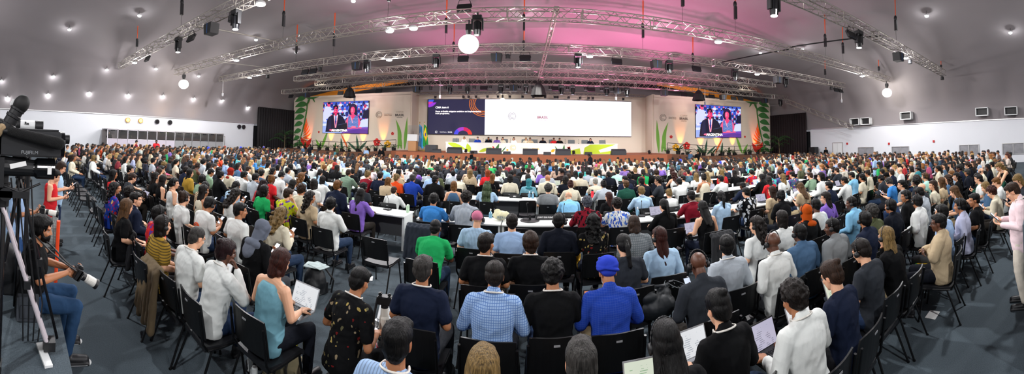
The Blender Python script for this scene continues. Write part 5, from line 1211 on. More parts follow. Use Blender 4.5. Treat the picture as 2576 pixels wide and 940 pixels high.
# ---- laptops
def laptop_proto(mat_screen, shell):
    r = empty('laptop'); m = MB(); m.box((0, 0, .008), (.32, .22, .014)); m.obj('base', shell, r, bevel=.003)
    m = MB()
    for j in range(5):
        for i in range(12): m.box((-.135 + i * .0245, -.0 + .015 + j * .019 - .03, .0165), (.020, .015, .003))
    m.obj('keyboard', M_BLACK, r)
    m = MB(); m.box((0, .11 + .038, .105), (.32, .008, .205), (R(-20), 0, 0)); lid = m.obj('lid', shell, r, bevel=.002)
    m = MB(); m.box((0, .1425, .1065), (.30, .002, .185), (R(-20), 0, 0)); m.obj('screen', mat_screen, lid); return r
def page_mat(name, bg, ink, emit, kind):
    m, nt, b = newmat(name); L = nt.links; tc = nt.nodes.new('ShaderNodeTexCoord'); sep = nt.nodes.new('ShaderNodeSeparateXYZ'); L.new(tc.outputs['Object'], sep.inputs[0])
    ln = math_node(nt, 'LESS_THAN', math_node(nt, 'FRACT', math_node(nt, 'MULTIPLY', sep.outputs[2], 75)), .35)
    n = nt.nodes.new('ShaderNodeTexNoise'); n.inputs['Scale'].default_value = 22; L.new(tc.outputs['Object'], n.inputs[0]); br = math_node(nt, 'GREATER_THAN', n.outputs['Fac'], .5)
    edge = math_node(nt, 'MULTIPLY', math_node(nt, 'LESS_THAN', math_node(nt, 'ABSOLUTE', sep.outputs[0]), .115), math_node(nt, 'LESS_THAN', sep.outputs[2], .17))
    f = math_node(nt, 'MULTIPLY', math_node(nt, 'MULTIPLY', math_node(nt, 'MULTIPLY', ln, br), edge), .6)
    mx = nt.nodes.new('ShaderNodeMix'); mx.data_type = 'RGBA'; L.new(f, mx.inputs[0]); mx.inputs[6].default_value = (*hexc(bg), 1); mx.inputs[7].default_value = (*hexc(ink), 1)
    b.inputs['Base Color'].default_value = (.02, .02, .02, 1); L.new(mx.outputs[2], b.inputs['Emission Color']); b.inputs['Emission Strength'].default_value = emit; b.inputs['Roughness'].default_value = .2
    return m
M_SILV = plain('laptop_silver', 'b4b6ba', .35, .5)
LAPT = [laptop_proto(page_mat('page_white', 'eef0f4', '5a6a80', .85, 0), M_SILV), laptop_proto(page_mat('page_green', 'e8f0dc', '3c9a50', .8, 0), M_SILV), laptop_proto(page_mat('page_orange', 'f0925a', '7a3a20', .9, 0), M_BLACK), laptop_proto(page_mat('page_lilac', 'c8c4dc', '40405a', .8, 0), M_BLACK), laptop_proto(page_mat('page_dark', '5a4a44', 'd0c8c0', .6, 0), M_SILV)]
LUSED = [False] * 5; SCW = ['white page', 'green and white page', 'orange page', 'lilac page', 'dark page']
LAPS = []
def laptop(x, y, z, rz, k, where, tilt=0.0, label=None):
    o = LAPT[k] if not LUSED[k] else dup(LAPT[k]); LUSED[k] = True; o.location = (x, y, z); o.rotation_euler = (tilt, 0, rz); LAPS.append((o, k, where)); tag(o, label or 'laptop with a %s %s' % (SCW[k], where), 'laptop'); return o
# ---------------------------------------------------------------- people from the photograph
DATA = '''-6.06 1.85 1.00 W dk l rb F m N -
-5.57 1.99 1.00 C db j k - l N -
-4.58 1.59 1.00 L lb t k - l N -
-5.07 1.92 1.00 s dk j nv - l N Y
-4.09 1.90 1.00 s bk t r F d N H
-3.59 1.72 1.00 B db t mu S l N H
-3.10 1.83 1.00 z gy t w - l L GY
-7.46 2.64 1.00 s br t dg - l L G
-7.46 3.34 1.00 L db t k - l N H
-8.88 4.16 1.00 s bk l w - l N -
-6.96 3.31 1.00 L db k k - l N -
-6.47 3.36 1.00 P bk k w - l N H
-5.48 3.51 1.00 L db k c - m N H
-5.97 3.77 1.00 z bk t tn S d P H
-6.82 4.32 1.00 s bk t sg - m N H
-4.98 3.85 1.00 W db k w - l P -
-5.79 4.48 1.00 z bk t ib - m P HY
-4.97 2.78 1.00 U br t w - l N H
-4.47 2.91 1.00 s bk t w O m P H
-3.84 3.12 1.00 s bk t w - m N -
-2.99 2.71 1.00 H hg l k - m P -
-7.25 5.91 1.00 s bk l w - m C H
-7.41 5.21 1.00 U bk j k - l T -
-6.69 5.86 1.00 s bk l lg - l C H
-5.53 5.18 1.00 R mr l r C d N -
-4.97 4.68 1.00 B bk t gn - d N -
-7.29 6.74 1.00 s bk t dm - l N -
-8.12 5.35 1.00 s bk l sg - m P -
-8.01 4.65 1.00 L bk j mu - l N -
-8.75 4.86 1.00 s db l nv - l T -
-8.33 3.83 1.00 P br k br - l N -
-8.83 3.15 1.00 U bk t k - l N -
-7.95 2.42 1.00 L bk k r - m A -
-8.77 7.37 0.96 s br l w - l T -
-2.60 1.85 1.00 U mr l w - d C Y
-2.10 2.12 1.00 B rd k tl - l L -
-6.79 6.99 1.00 s bk l w - l P HY
-4.47 4.78 1.00 s br t y F l C G
-3.34 3.43 1.00 W bl l c - m P H
-3.92 4.89 1.00 W db t tn - m N H
-5.33 5.88 1.00 B bk t w - l P -
-4.62 5.48 1.00 C br t c - m N H
-4.83 6.18 1.03 B db t w - l N -
-6.51 8.54 1.00 P db l ib - l T -
-6.15 7.27 1.00 W gb l ib - l N -
-7.44 8.06 1.00 z bk l lg S m N Y
-3.25 4.68 1.00 s bk l w - l A HY
-3.44 5.92 1.00 L bk l pu - d T -
-3.31 7.37 0.92 z br l w - l T -
-4.09 6.09 1.07 s gb j nv - l N H
-5.59 8.84 1.05 z br l sg C m T -
-4.14 7.37 0.93 C bk t dg - d N H
-4.90 8.84 1.05 U bl t mr - l C -
-4.40 8.84 1.05 s db t nv - l N -
-3.90 8.21 1.00 B gb j tn - l C -
-3.89 8.91 1.02 U bl l or - l N -
-3.39 8.84 1.05 s gy l rb - m T G
-3.89 10.35 1.00 z gy j nv - m T -
-6.15 10.12 0.97 s bk t k - m N -
-1.89 6.09 1.01 s bk t bl - m T H
-1.24 6.09 1.07 C db l lg S m T -
-0.80 4.85 1.00 K pk t ib S l N H
-1.34 4.20 1.00 z bk t gn - d F -
-0.51 3.70 1.00 s db t k - m N Y
-0.27 4.74 1.00 s db t lb - l N G
0.00 3.79 1.00 M br t k - l N Y
-1.99 8.30 1.00 B gb k dm - l N -
-2.68 8.84 1.06 z bk j k - d N -
-1.16 8.47 1.00 R gr t ib - d T -
-2.42 10.51 1.00 s bk t c - d F -
-2.77 11.42 1.00 s bk j lg - d A -
-0.08 10.12 0.95 H tl l tl - m N -
0.43 8.28 1.00 C gy t gy - l N -
-0.70 11.64 1.04 s bk j dg - m N -
-0.35 13.99 1.00 s bk j k - m N -
-1.28 10.76 1.00 L gb t k - l N -
-1.56 11.64 1.04 B or l r - l N -
-2.20 11.64 1.03 L bl l tn - l N -
-3.27 10.98 1.00 z bk j og - d N -
0.41 4.82 1.00 s bk j nk - m N H
0.91 4.69 1.00 W bk t k F m C H
1.62 5.97 1.00 C db t w F l T -
1.06 6.09 1.02 C hg l mr F l T -
0.89 7.38 1.00 z bd l sb - l F -
1.47 4.43 1.00 B br l gy C l L -
1.06 3.55 1.00 P bk t dg - l L -
1.55 3.73 1.00 L rd l ib - l N H
2.42 5.54 1.00 P bk l k - l T -
3.28 6.09 1.03 z bk t mr - d T Y
2.63 7.45 1.00 s bl l ib - l T HY
1.79 7.37 0.93 L rd t k - l N -
2.00 8.84 1.01 U bk l lg - m T -
2.02 10.12 0.95 s wh t c - l T -
1.08 8.84 1.02 U rd l c - m T -
1.30 11.35 1.00 s br l tn - l T -
2.26 12.92 0.98 s bk l lg S m T -
2.63 8.84 1.00 s lb l dn - l N G
3.63 8.84 1.05 C db t dg - l B G
3.13 8.84 1.06 z bk j nk - d T -
2.82 11.64 1.01 z bk j nk - d T -
3.41 10.97 1.00 z bk j nk - d T -
3.33 7.37 0.93 U bl t w - l T -
4.29 8.76 1.00 s bk l w - d T -
1.24 12.92 0.99 K bk t db - d T -
1.76 12.92 0.96 L bk t w - l N -
2.76 12.92 0.98 P bk t tl - l T -
3.49 12.92 0.99 s bk l mt - m T -
4.36 13.15 1.00 U bl t k - l T -
5.09 10.87 1.00 W rd k w - l T -
4.72 11.64 1.02 M br j k - l T -
5.06 10.12 0.95 s db t w - l N -
5.56 10.12 0.99 L bl t w - l N -
2.96 5.03 1.00 L bk k k - l L H
3.84 5.79 1.00 P bk l ib - d C H
4.64 5.94 1.00 s bk t k L l T -
4.82 4.98 1.00 U bk j k - d C H
5.14 5.68 1.00 L br t tn - l N -
6.56 5.11 1.00 s bk j nv - l N -
5.18 4.11 1.00 L db l pu - l N -
3.98 3.58 1.00 H or l k - d N H
4.48 3.80 1.00 z bk t w - d N H
3.40 3.55 1.00 B db t w - l N G
2.90 3.52 1.00 W db t w - l N H
2.05 3.04 1.00 s bk l lg - l N Y
2.53 2.79 1.00 z bd l w - d N HY
3.01 2.82 1.00 z bk j dm - d N H
3.49 2.66 1.00 z bk j gy - d N H
1.55 2.70 1.00 z bd l dg - d P H
5.72 8.66 1.00 s bk l w - m T -
5.18 8.84 1.06 U db k c - m C -
8.13 10.12 0.96 C db t r F l T -
6.94 8.09 1.00 L bk j k - l T -
7.54 8.34 1.00 s bk l tq F l T H
8.27 8.61 1.00 C br t dm F l T -
8.19 7.91 1.00 s bk t dm F l T -
5.62 7.37 0.94 z bk j nv - d T -
8.34 7.21 0.99 s br t sg - l T G
6.06 5.55 1.00 L lb t tn - l P -
7.46 6.09 1.08 B bk l w - l N -
10.08 7.37 1.00 s br t dg - l T -
7.33 10.18 1.00 L db t k - l C -
7.64 5.30 1.00 s bk l w - m T -
4.98 3.35 1.00 z bk l sb - d N H
3.98 2.47 1.00 s bk j nv - m N H
4.46 2.63 1.00 C gy l og - m N H
4.95 2.54 1.00 s bk j nk - m N H
5.93 2.69 1.00 s bk j k - m N H
5.43 2.26 1.00 s bk j w - m N H
6.42 2.52 1.00 s bk l lg - d L H
7.90 4.01 1.00 s gy t bl - l P HY
8.42 4.55 1.00 s bk j dg - m P -
8.92 4.72 1.00 K bk l gn - d N -
8.87 5.87 1.00 s bk t sb - m T -
3.42 1.74 1.00 L bl j k - l C H
2.92 1.77 1.00 s db t dg O l L H
4.16 1.45 1.00 s bk j tn - d A G
4.73 1.56 1.00 s bk t lb - l N H
5.23 1.40 1.00 s bk l lv - m N H
5.73 1.27 1.00 s bk t k - m N -
6.61 1.02 1.00 C rd l c - l P -
7.24 1.26 1.00 B bl j dm - l P -
6.65 1.82 1.00 L lb t dm - l L -
7.37 3.46 1.00 P bk t gy - l N -
7.91 3.31 1.00 C bk l dg - d N -
8.45 3.51 1.00 P br t db - l N -
6.92 2.75 1.00 z bd j dg - l N G
7.42 2.65 1.00 L br t c - l N -
7.92 2.61 1.00 L lb t tn - l N -
9.50 2.79 1.00 s gb l ib - l N -
8.50 2.61 1.00 W br t dm - l N -
9.00 2.50 1.00 W bk t k - l N -
10.00 2.43 1.00 s gy j nk - m N -
8.95 1.80 1.00 L db l dn - l P -
8.45 1.74 1.00 s bk t w - l N G
9.93 1.07 1.00 L bl l dn - l F -
7.95 1.12 1.00 C gb t w - l P -
8.96 3.45 1.00 s lb t mt - l N H
10.65 5.06 1.00 z bd t w - l N -
10.69 4.36 1.00 s bk t k - m N -
9.84 5.00 1.00 s br j nv - l N -
8.37 5.25 1.00 P bk t c - m N -
2.27 1.66 1.00 U br t nv - l L G
1.77 1.64 1.00 C db l w - m L Y
1.27 1.89 1.00 U bk l k - l L GY
0.77 1.70 1.00 L bk t k - m L H
0.70 2.84 1.00 T rb l rb K m L -
0.20 2.86 1.00 C bk t k - m P Y
-0.31 2.79 1.00 s db l lb C m L Y
-0.94 2.79 1.00 s gy t nv - m N Y
-0.73 1.74 1.00 s bk t lb S m N Y
-0.23 1.65 1.00 L bl t w - l N -
0.27 1.72 1.00 s gy t w - l N -
'''
TROU = ['1a2030', '16161a', '20304c', '2a2622', '3a3c40', '8a7c60', '26364e', '14171f']
def facing(x, y): return math.atan2(x * -1.0, 34 - y) * -1 * .8 if False else math.atan2(x, 34 - y) * .7
SEATED = []; PHONES = []
def lod_of(x, y):
    d = math.hypot(x, y); return 0 if d < 4.2 else 1 if d < 8.0 else 2
used_lap = 0
EXTRA = {}
for li, ln in enumerate(DATA.strip().split('\n')):
    f = ln.split(); x, y, s_ = float(f[0]), float(f[1]), float(f[2]); hair, hc, top, tc, pat, skin, pose, fl = f[3:11]
    d = math.hypot(x, y); lod = lod_of(x, y)
    if pose == 'N': pose = ('N', 'NR', 'NL', 'N')[(li * 7) % 4] if d > 3.2 or abs(x) > 2.5 else 'N'
    if hair == 'C' and hc in ('gb',): hair = 's'
    patm = None
    if pat == 'F' and tc == 'k': patm = 'floraldark'
    if pat == 'F' and tc == 'w': patm = 'leafblue'
    if pat == 'F' and tc == 'mr': patm = 'floralred'
    if pat == 'C' and tc == 'lb': patm = 'check'
    if pat == 'S' and tc in ('lg', 'ib', 'lb', 'w'): patm = 'stripe_v'
    rz = facing(x, y) * .5 + rnd.uniform(-.08, .08)
    if pose == 'N' and d < 3.2: rz *= .3
    c_, s2 = math.cos(rz), math.sin(rz)
    p = person((x, y, 0), rz, s_, hair, hc, top, tc, pat, skin, pose, fl, lod, trousers=TROU[(li * 5) % 8], patm=patm)
    if pat == 'O' and tc == 'w':
        m = MB(); B0 = V(-.005, -.136, .84)
        for q in (.022, .045, .068): m.path([tuple(B0 + V(math.cos(a) * q * 1.15, -.004 - .02 * (1 - math.sin(a)) * 0, math.sin(a) * q)) for a in np.linspace(.2, 2.9, 10)], .009, 6)
        m.obj('printed_logo', M_ORANGE, p)
    p['_x'] = x; p['_y'] = y
    chair(x, y, rz); CHAIRS[-1]['_who'] = p['_look']; CHAIRS[-1]['_p'] = p.name
    if pose == 'L': laptop(x - s2 * .33, y + c_ * .33, .655 * s_, rz, (0, 0, 3, 0, 1)[li % 5] if (hair, hc) != ('T', 'rb') else 2, '', 0, 'laptop on the lap of %s' % p['_look'])
    if pose == 'P' and d < 9: PHONES.append((x, y, rz, s_, 'phone held by the person with %s' % p['_look'], .90))
    SEATED.append((x, y))
# ---------------------------------------------------------------- special figures
def special(label, *a, **k):
    p = person(*a, **k); p['label'] = label; p['_fixed'] = 1; return p
ph = special('bearded person in black tee and jeans sitting on riser edge holding a white-lens camera', (-3.12, .20, -.01), R(-4), 1.0, 'M', 'bk', 't', 'k', '-', 'l', 'X1', '-', 0, trousers='26405f')
ph.color = (*hexc('b87a54'), 1)
me_, hr_, hp_ = body_mesh('X1', 0); Mh_ = Matrix.Translation(hp_.tolist()) @ Matrix(hr_.tolist()).to_4x4()
m = MB(); m.ball((0, .045, -.066), (.056, .058, .050), 16, 10); m.ball((0, .066, -.092), (.034, .034, .030), 12, 8)
for s in (-1, 1): m.cap((s * .062, .012, -.01), .013, (s * .052, .04, -.06), .02, 8)
bme = remeshed(m, .005, 3000, 1, lambda co, no: co + no * (vnoise(co, 160, 4) * .0015)[:, None], 'beard'); bme.materials.append(hairmat()); o = link('beard', bme, ph); o.color = (*hexc('100c0b'), 1); o.matrix_local = Mh_
def still_camera(loc, rot, L_, label, white=True, sc_=1.0):
    r = empty('photo_camera', loc); r.rotation_euler = rot; r.scale = (sc_,) * 3; tag(r, label, 'camera')
    m = MB(); m.box((0, 0, 0), (.14, .06, .10)); m.box((0, 0, .06), (.06, .055, .03)); m.box((.055, .02, -.0), (.03, .04, .10)); m.obj('camera_body', M_BLACK, r, bevel=.008)
    lw = plain('lens_white', 'd6d4cc', .4); m = MB(); m.lathe((0, 0, 0), [(.032, .03), (.036, .05), (.036, .03 + L_ * .35), (.042, .03 + L_ * .42), (.042, .03 + L_ * .85)], 20, 'y'); 
    m.obj('lens_barrel', lw if white else M_BLACK, r, smooth=False)
    m = MB(); m.lathe((0, 0, 0), [(.044, .03 + L_ * .85), (.048, .03 + L_), (.040, .03 + L_)], 20, 'y'); m.lathe((0, 0, 0), [(.0375, .03 + L_ * .12), (.0375, .03 + L_ * .3)], 20, 'y'); m.obj('lens_ring', M_BLACK, r); return r
still_camera((-3.02, .60, .98), (R(-32), R(0), R(0)), .20, 'black camera with white telephoto lens held by the person on the riser')
m = MB(); m.path([(-3.12, .22, 1.31), (-3.03, .36, 1.22), (-3.0, .48, 1.10), (-3.0, .58, 1.02)], .008, 6); m.path([(-3.05, .19, 1.32), (-2.98, .33, 1.20), (-2.95, .47, 1.10), (-2.96, .58, 1.02)], .008, 6); tag(m.obj('camera_strap', M_BLACK), 'black neck strap of the camera held on the riser', 'strap')
m = MB(); m.box((-2.9, .14, .72), (.07, .2, .22)); m.box((-2.865, .14, .70), (.012, .14, .12)); tag(m.obj('belt_pouch', plain('pouch_grey', '30353c', .7), bevel=.015), 'dark grey belt pouch beside the person sitting on the riser', 'pouch')
kn = special('person in black flowered shirt kneeling on the floor over a laptop', (-1.60, 2.55, 0), R(-14), 1.02, 's', 'bk', 't', 'k', 'F', 'm', 'X2', 'Y', 0, trousers='17171a', patm='floraldark')
laptop(-1.44, 3.02, .44, R(-14), 0, '', 0, 'laptop showing photographs in front of the kneeling person')
m = MB(); m.box((-1.40, 3.19, .55), (.10, .004, .08), (R(-20), 0, R(-14))); 
special('person with long brown hair in pale blue top standing at left reading a phone', (-6.5, .80, 0), R(-12), .98, 'L', 'br', 'k', 'ib', '-', 'l', 'S1', '-', 1, trousers='1c2a44')
special('person with black hair, red top and long chequered skirt standing at left', (-5.9, .62, 0), R(-10), .93, 'U', 'bk', 'k', 'r', '-', 'l', 'S1', '-', 1, trousers='b0b0ac', skirt=True)
special('person in pale blue shirt and jeans standing behind the video cameras', (-4.6, .02, 0), R(-12), .99, 's', 'dk', 't', 'lb', '-', 'm', 'S1', '-', 1, trousers='2a4a78')
still_camera((-4.48, .36, 1.18), (R(-8), 0, R(-12)), .2, 'camera with white lens held by the person behind the video cameras')
special('tall person in pink shirt and cream trousers standing at far right reading a phone', (4.5, .40, 0), R(8), 1.0, 's', 'br', 'l', 'e4ccd0', '-', 'l', 'S1', 'Y', 0, trousers='d8cfc0')
special('blond person in black top with red lanyard bending over the right rows', (9.3, 1.0, 0), R(30), 1.0, 'W', 'bl', 'k', 'k', '-', 'l', 'S3', 'Y', 1)
special('person with long blond hair in dark tee standing at the right picture edge', (5.85, .45, 0), R(40), .97, 'L', 'bl', 't', 'dg', '-', 'l', 'S1', '-', 1)
special('person in light blue uniform shirt standing in the right middle of the crowd', (12.2, 6.9, 0), R(170), 1.0, 'z', 'bk', 't', 'lb', '-', 'd', 'S2', 'Y', 1)
special('person in dark jacket standing in the aisle before the stage', (3.8, 21.0, 0), R(60), 1.0, 's', 'bk', 'j', 'nk', '-', 'd', 'S1', '-', 2)
special('person in black standing left of centre before the stage', (-4.3, 23.2, 0), R(-60), 1.0, 's', 'bk', 't', 'k', '-', 'd', 'S1', '-', 2)
special('white-haired person in black suit standing by the left ramp', (-11.9, 24.0, 0), R(190), 1.0, 's', 'wh', 'j', 'k', '-', 'l', 'S2', '-', 2)
special('person in blue uniform shirt standing by the left ramp', (-13.2, 23.8, 0), R(170), 1.0, 's', 'gy', 't', 'lb', '-', 'm', 'S2', '-', 2)
special('person in dark clothes standing before the left video wall', (-18.2, 22.6, 0), R(170), 1.02, 's', 'bk', 'j', 'nk', '-', 'd', 'S0', '-', 2)
special('person in camouflage-blue shirt standing left before the left video wall', (-17.2, 20.4, 0), R(160), 1.0, 's', 'bk', 't', 'dm', 'C', 'l', 'S2', '-', 2)
special('person in vest standing beyond the left video wall uplights', (-16.4, 24.2, 0), R(150), 1.0, 's', 'dk', 'l', 'og', '-', 'l', 'S2', '-', 2)
special('person in denim shirt standing by the right ramp', (12.9, 24.4, 0), R(200), 1.0, 's', 'gy', 'l', 'dm', '-', 'l', 'S2', '-', 2)
special('person in dark suit standing close beside another at the right ramp', (13.5, 24.2, 0), R(150), .98, 's', 'bk', 'j', 'k', '-', 'm', 'S0', '-', 2)
special('person in red shirt standing before the interpreter booths', (-21.9, 9.8, 0), R(-120), 1.0, 's', 'bk', 't', 'r', '-', 'd', 'S0', '-', 2)
special('person with pinned-up hair standing near the white-framed booths', (-21.4, 8.0, 0), R(-60), .98, 'U', 'dk', 'k', 'mr', '-', 'l', 'S1', '-', 2)
special('person in black standing by the door in the right wall', (26.0, 20.6, 0), R(90), 1.0, 's', 'bk', 'l', 'k', '-', 'm', 'S2', '-', 2)
for i, (x, hair, hc, top, tc, sk, wo) in enumerate([(-5.9, 'L', 'bl', 'j', 'w', 'l', 'white jacket and blond hair'), (-4.7, 's', 'gy', 'j', 'rb', 'l', 'blue jacket'), (-3.75, 's', 'db', 'j', 'nk', 'm', 'dark suit, third from the left'), (-3.0, 's', 'bk', 'j', 'pu', 'd', 'purple, leaning'),
        (-2.5, 'B', 'rd', 'l', 'c', 'l', 'cream beside the purple one'), (-1.55, 'L', 'rd', 'l', 'w', 'l', 'white with long auburn hair'), (-.5, 'B', 'bl', 'l', 'c', 'l', 'cream near the middle'), (-.15, 's', 'bk', 'j', 'tn', 'm', 'tan jacket near the middle'), (.95, 's', 'bk', 'j', 'nk', 'd', 'navy suit right of the middle'),
        (1.9, 's', 'bk', 'l', 'r', 'm', 'red and white'), (2.4, 's', 'bk', 'j', 'k', 'm', 'black suit beside the red one'), (5.1, 'B', 'rd', 'j', 'nv', 'l', 'navy at the right end')]):
    special('person seated behind the stage desk in ' + wo, (x, 28.15, 1.45), PI, 1.05, hair, hc, top, tc, '-', sk, 'T', '-', 2, legs=False)
for i in range(7):
    special('%s seated interpreter from the camera end, seen through a booth window' % ORD[i], (-26.0, 7.35 + i * 1.72, .95), R(-90), .92, 's' if i % 2 else 'L', ('bk', 'br', 'db')[i % 3], ('l', 't')[i % 2], ('k', 'w', 'tn', 'nv')[i % 4], '-', 'lmld'[i % 4], 'N', 'H', 2, legs=False)

for ch in ph.children:
    if ch.name.startswith('shoe'):
        ch.scale = (1.12,) * 3; m = MB(); m.cap((0, -.075, .016), .043, (0, .145, .014), .043, 14, flat=.35); o = m.obj('sole', M_WHITEP, ch, smooth=True)
for x, y, rz, s_, w_ in ((-6.5, .80, R(-12), .98, 'standing person in pale blue'), (-5.9, .62, R(-10), .93, 'standing person in red top'), (4.5, .40, R(8), 1.0, 'standing person in pink shirt'), (5.85, .45, R(40), .97, 'standing person at the right edge')):
    PHONES.append((x, y, rz, s_, 'phone held by the ' + w_, 1.22))
pm = MB(); pm.box((0, 0, 0), (.074, .009, .15)); phm = pm.mesh('phone', M_BLACK); ps = MB(); ps.box((0, -.006, 0), (.066, .002, .138)); psm = ps.mesh('screen', plain('phone_screen', 'c8d4e8', .2, emit=.6))
for x, y, rz, s_, lb, h in PHONES:
    o = link('phone', phm); c_, s2 = math.cos(rz), math.sin(rz); lx, ly = .015 * s_, (.335 if h < 1 else .33) * s_
    o.location = (x + lx * c_ - ly * s2, y + lx * s2 + ly * c_, h * s_); o.rotation_euler = (R(-48), 0, rz); q = link('screen', psm, o); tag(o, lb, 'phone', 'phones held by people')

# ---------------------------------------------------------------- the rest of the seating
EMPTY = [(-3.08, 4.18), (-2.28, 4.74), (-3.13, 5.11), (-.18, 6.05), (-1.9, 8.8), (3.9, 6.05), (2.65, 3.85), (1.33, 3.35), (4.5, 1.75), (2.35, 5.0), (.9, 8.85), (2.9, 8.85), (9.5, 8.85), (-5.3, 6.2), (7.0, 8.85), (8.2, 6.1)]
EMPTY += [(-6.75 - .62 * i, 1.9) for i in range(8)] + [(-8.3 - .62 * i, 2.9) for i in range(6)] + [(-9.9 - .62 * i, 3.9) for i in range(3)]
def free(x, y, d=.5): return all(abs(x - a) > .47 or abs(y - b_) > .62 for a, b_ in SEATED) and all(abs(x - a) > .47 or abs(y - b_) > .62 for a, b_ in EDONE)
EDONE = []
for x, y in EMPTY:
    if free(x, y) and not (on_table(x, y) and y > 6.5): EDONE.append((x, y)); chair(x, y, facing(x, y) * .3 + rnd.uniform(-.1, .1)); CHAIRS[-1]['_who'] = None
SPOTS = []
r2 = random.Random(77)
for k in range(20):
    y = 1.95 + .98 * k
    for s in (-1, 1):
        x = 9.9 + .3 * (k % 2)
        while x < 22.8 - (0 if y > 4 else 2.0 * (4 - y)):
            lane = 14.6 < x < 15.6
            if not lane and not (on_table(s * x, y)): SPOTS.append((s * x + r2.uniform(-.06, .06), y + r2.uniform(-.12, .12), .93))
            x += .62
for yf, rng in TROWS:
    for y, pr in ((yf - .36, .93), (yf + .95, .9)) + (((22.2, .85),) if yf > 20 else ()):
        x = -12.3
        while x < 13.3:
            if yf > 6.5 or abs(x) > 5: SPOTS.append((x + r2.uniform(-.07, .07), y, pr))
            x += .61
for y in (5.0, 5.6): SPOTS += [(-7.6 - .62 * i, y, .6) for i in range(3)]
cand = []
for x, y, pr in SPOTS:
    if not free(x, y): continue
    if any(abs(x - a) < .42 and abs(y - b_) < .55 for a, b_, *_ in cand): continue
    cand.append((x, y, r2.random() < pr))
cand.sort(key=lambda c: math.hypot(c[0], c[1]))
NP = 300 - len(PEOPLE_DONE); NC = 300 - len(CHAIRS)
HK = ['s'] * 9 + ['L'] * 5 + ['B'] * 3 + ['P'] * 2 + ['U'] * 2 + ['C'] * 2 + ['z'] * 3 + ['W'] * 2 + ['H', 'K']
HCO = ['bk'] * 7 + ['dk'] * 4 + ['db'] * 4 + ['br'] * 4 + ['lb'] * 2 + ['bl'] * 3 + ['gy'] * 2 + ['rd', 'gb']
TCO = ['w'] * 16 + ['c'] * 6 + ['k'] * 11 + ['dg'] * 3 + ['nv'] * 3 + ['nk'] * 3 + ['lg'] * 3 + ['ib'] * 2 + ['sb', 'lb', 'bl', 'r', 'r', 'mr', 'gn', 'og', 'sg', 'tn', 'tn', 'tn', 'or', 'pu', 'tq', 'pk', 'dm', 'dm', 'br', 'br']
crowd_p, crowd_c = [], []
for x, y, occ in cand:
    rz = facing(x, y) * .6 + r2.uniform(-.12, .12)
    if occ:
        hair, hc, tc = r2.choice(HK), r2.choice(HCO), r2.choice(TCO)
        if hair == 'z': hc = r2.choice(['bk', 'bd', 'br', 'gy'])
        if hair == 'H': hc = r2.choice(['k', 'tl', 'w', 'r'])
        if hair == 'K': hc = r2.choice(['k', 'w', 'rb'])
        sk = r2.choice('llllmmmdd'); pose = r2.choice(['N', 'N', 'NR', 'NL', 'P', 'T' if abs(x) < 12 else 'L', 'C', 'F' if r2.random() < .3 else 'N'])
        top = r2.choice('tllljjtk')
        if NP > 0:
            p = person((x, y, 0), rz, r2.uniform(.95, 1.05), hair, hc, top, tc, '-', sk, pose, r2.choice(['-', '-', 'H', 'G']), 2, trousers=r2.choice(TROU)); p['_x'] = x; p['_y'] = y; NP -= 1
            who = p
        else: crowd_p.append((x, y, rz, hair, hc, tc, sk, pose, top)); who = None
    else: who = None
    if NC > 0:
        chair(x, y, rz); NC -= 1
        if who: CHAIRS[-1]['_who'] = who['_look']; CHAIRS[-1]['_p'] = who.name
        else: CHAIRS[-1]['_who'] = 'in the distance' if occ else None
    else: crowd_c.append((x, y, rz))
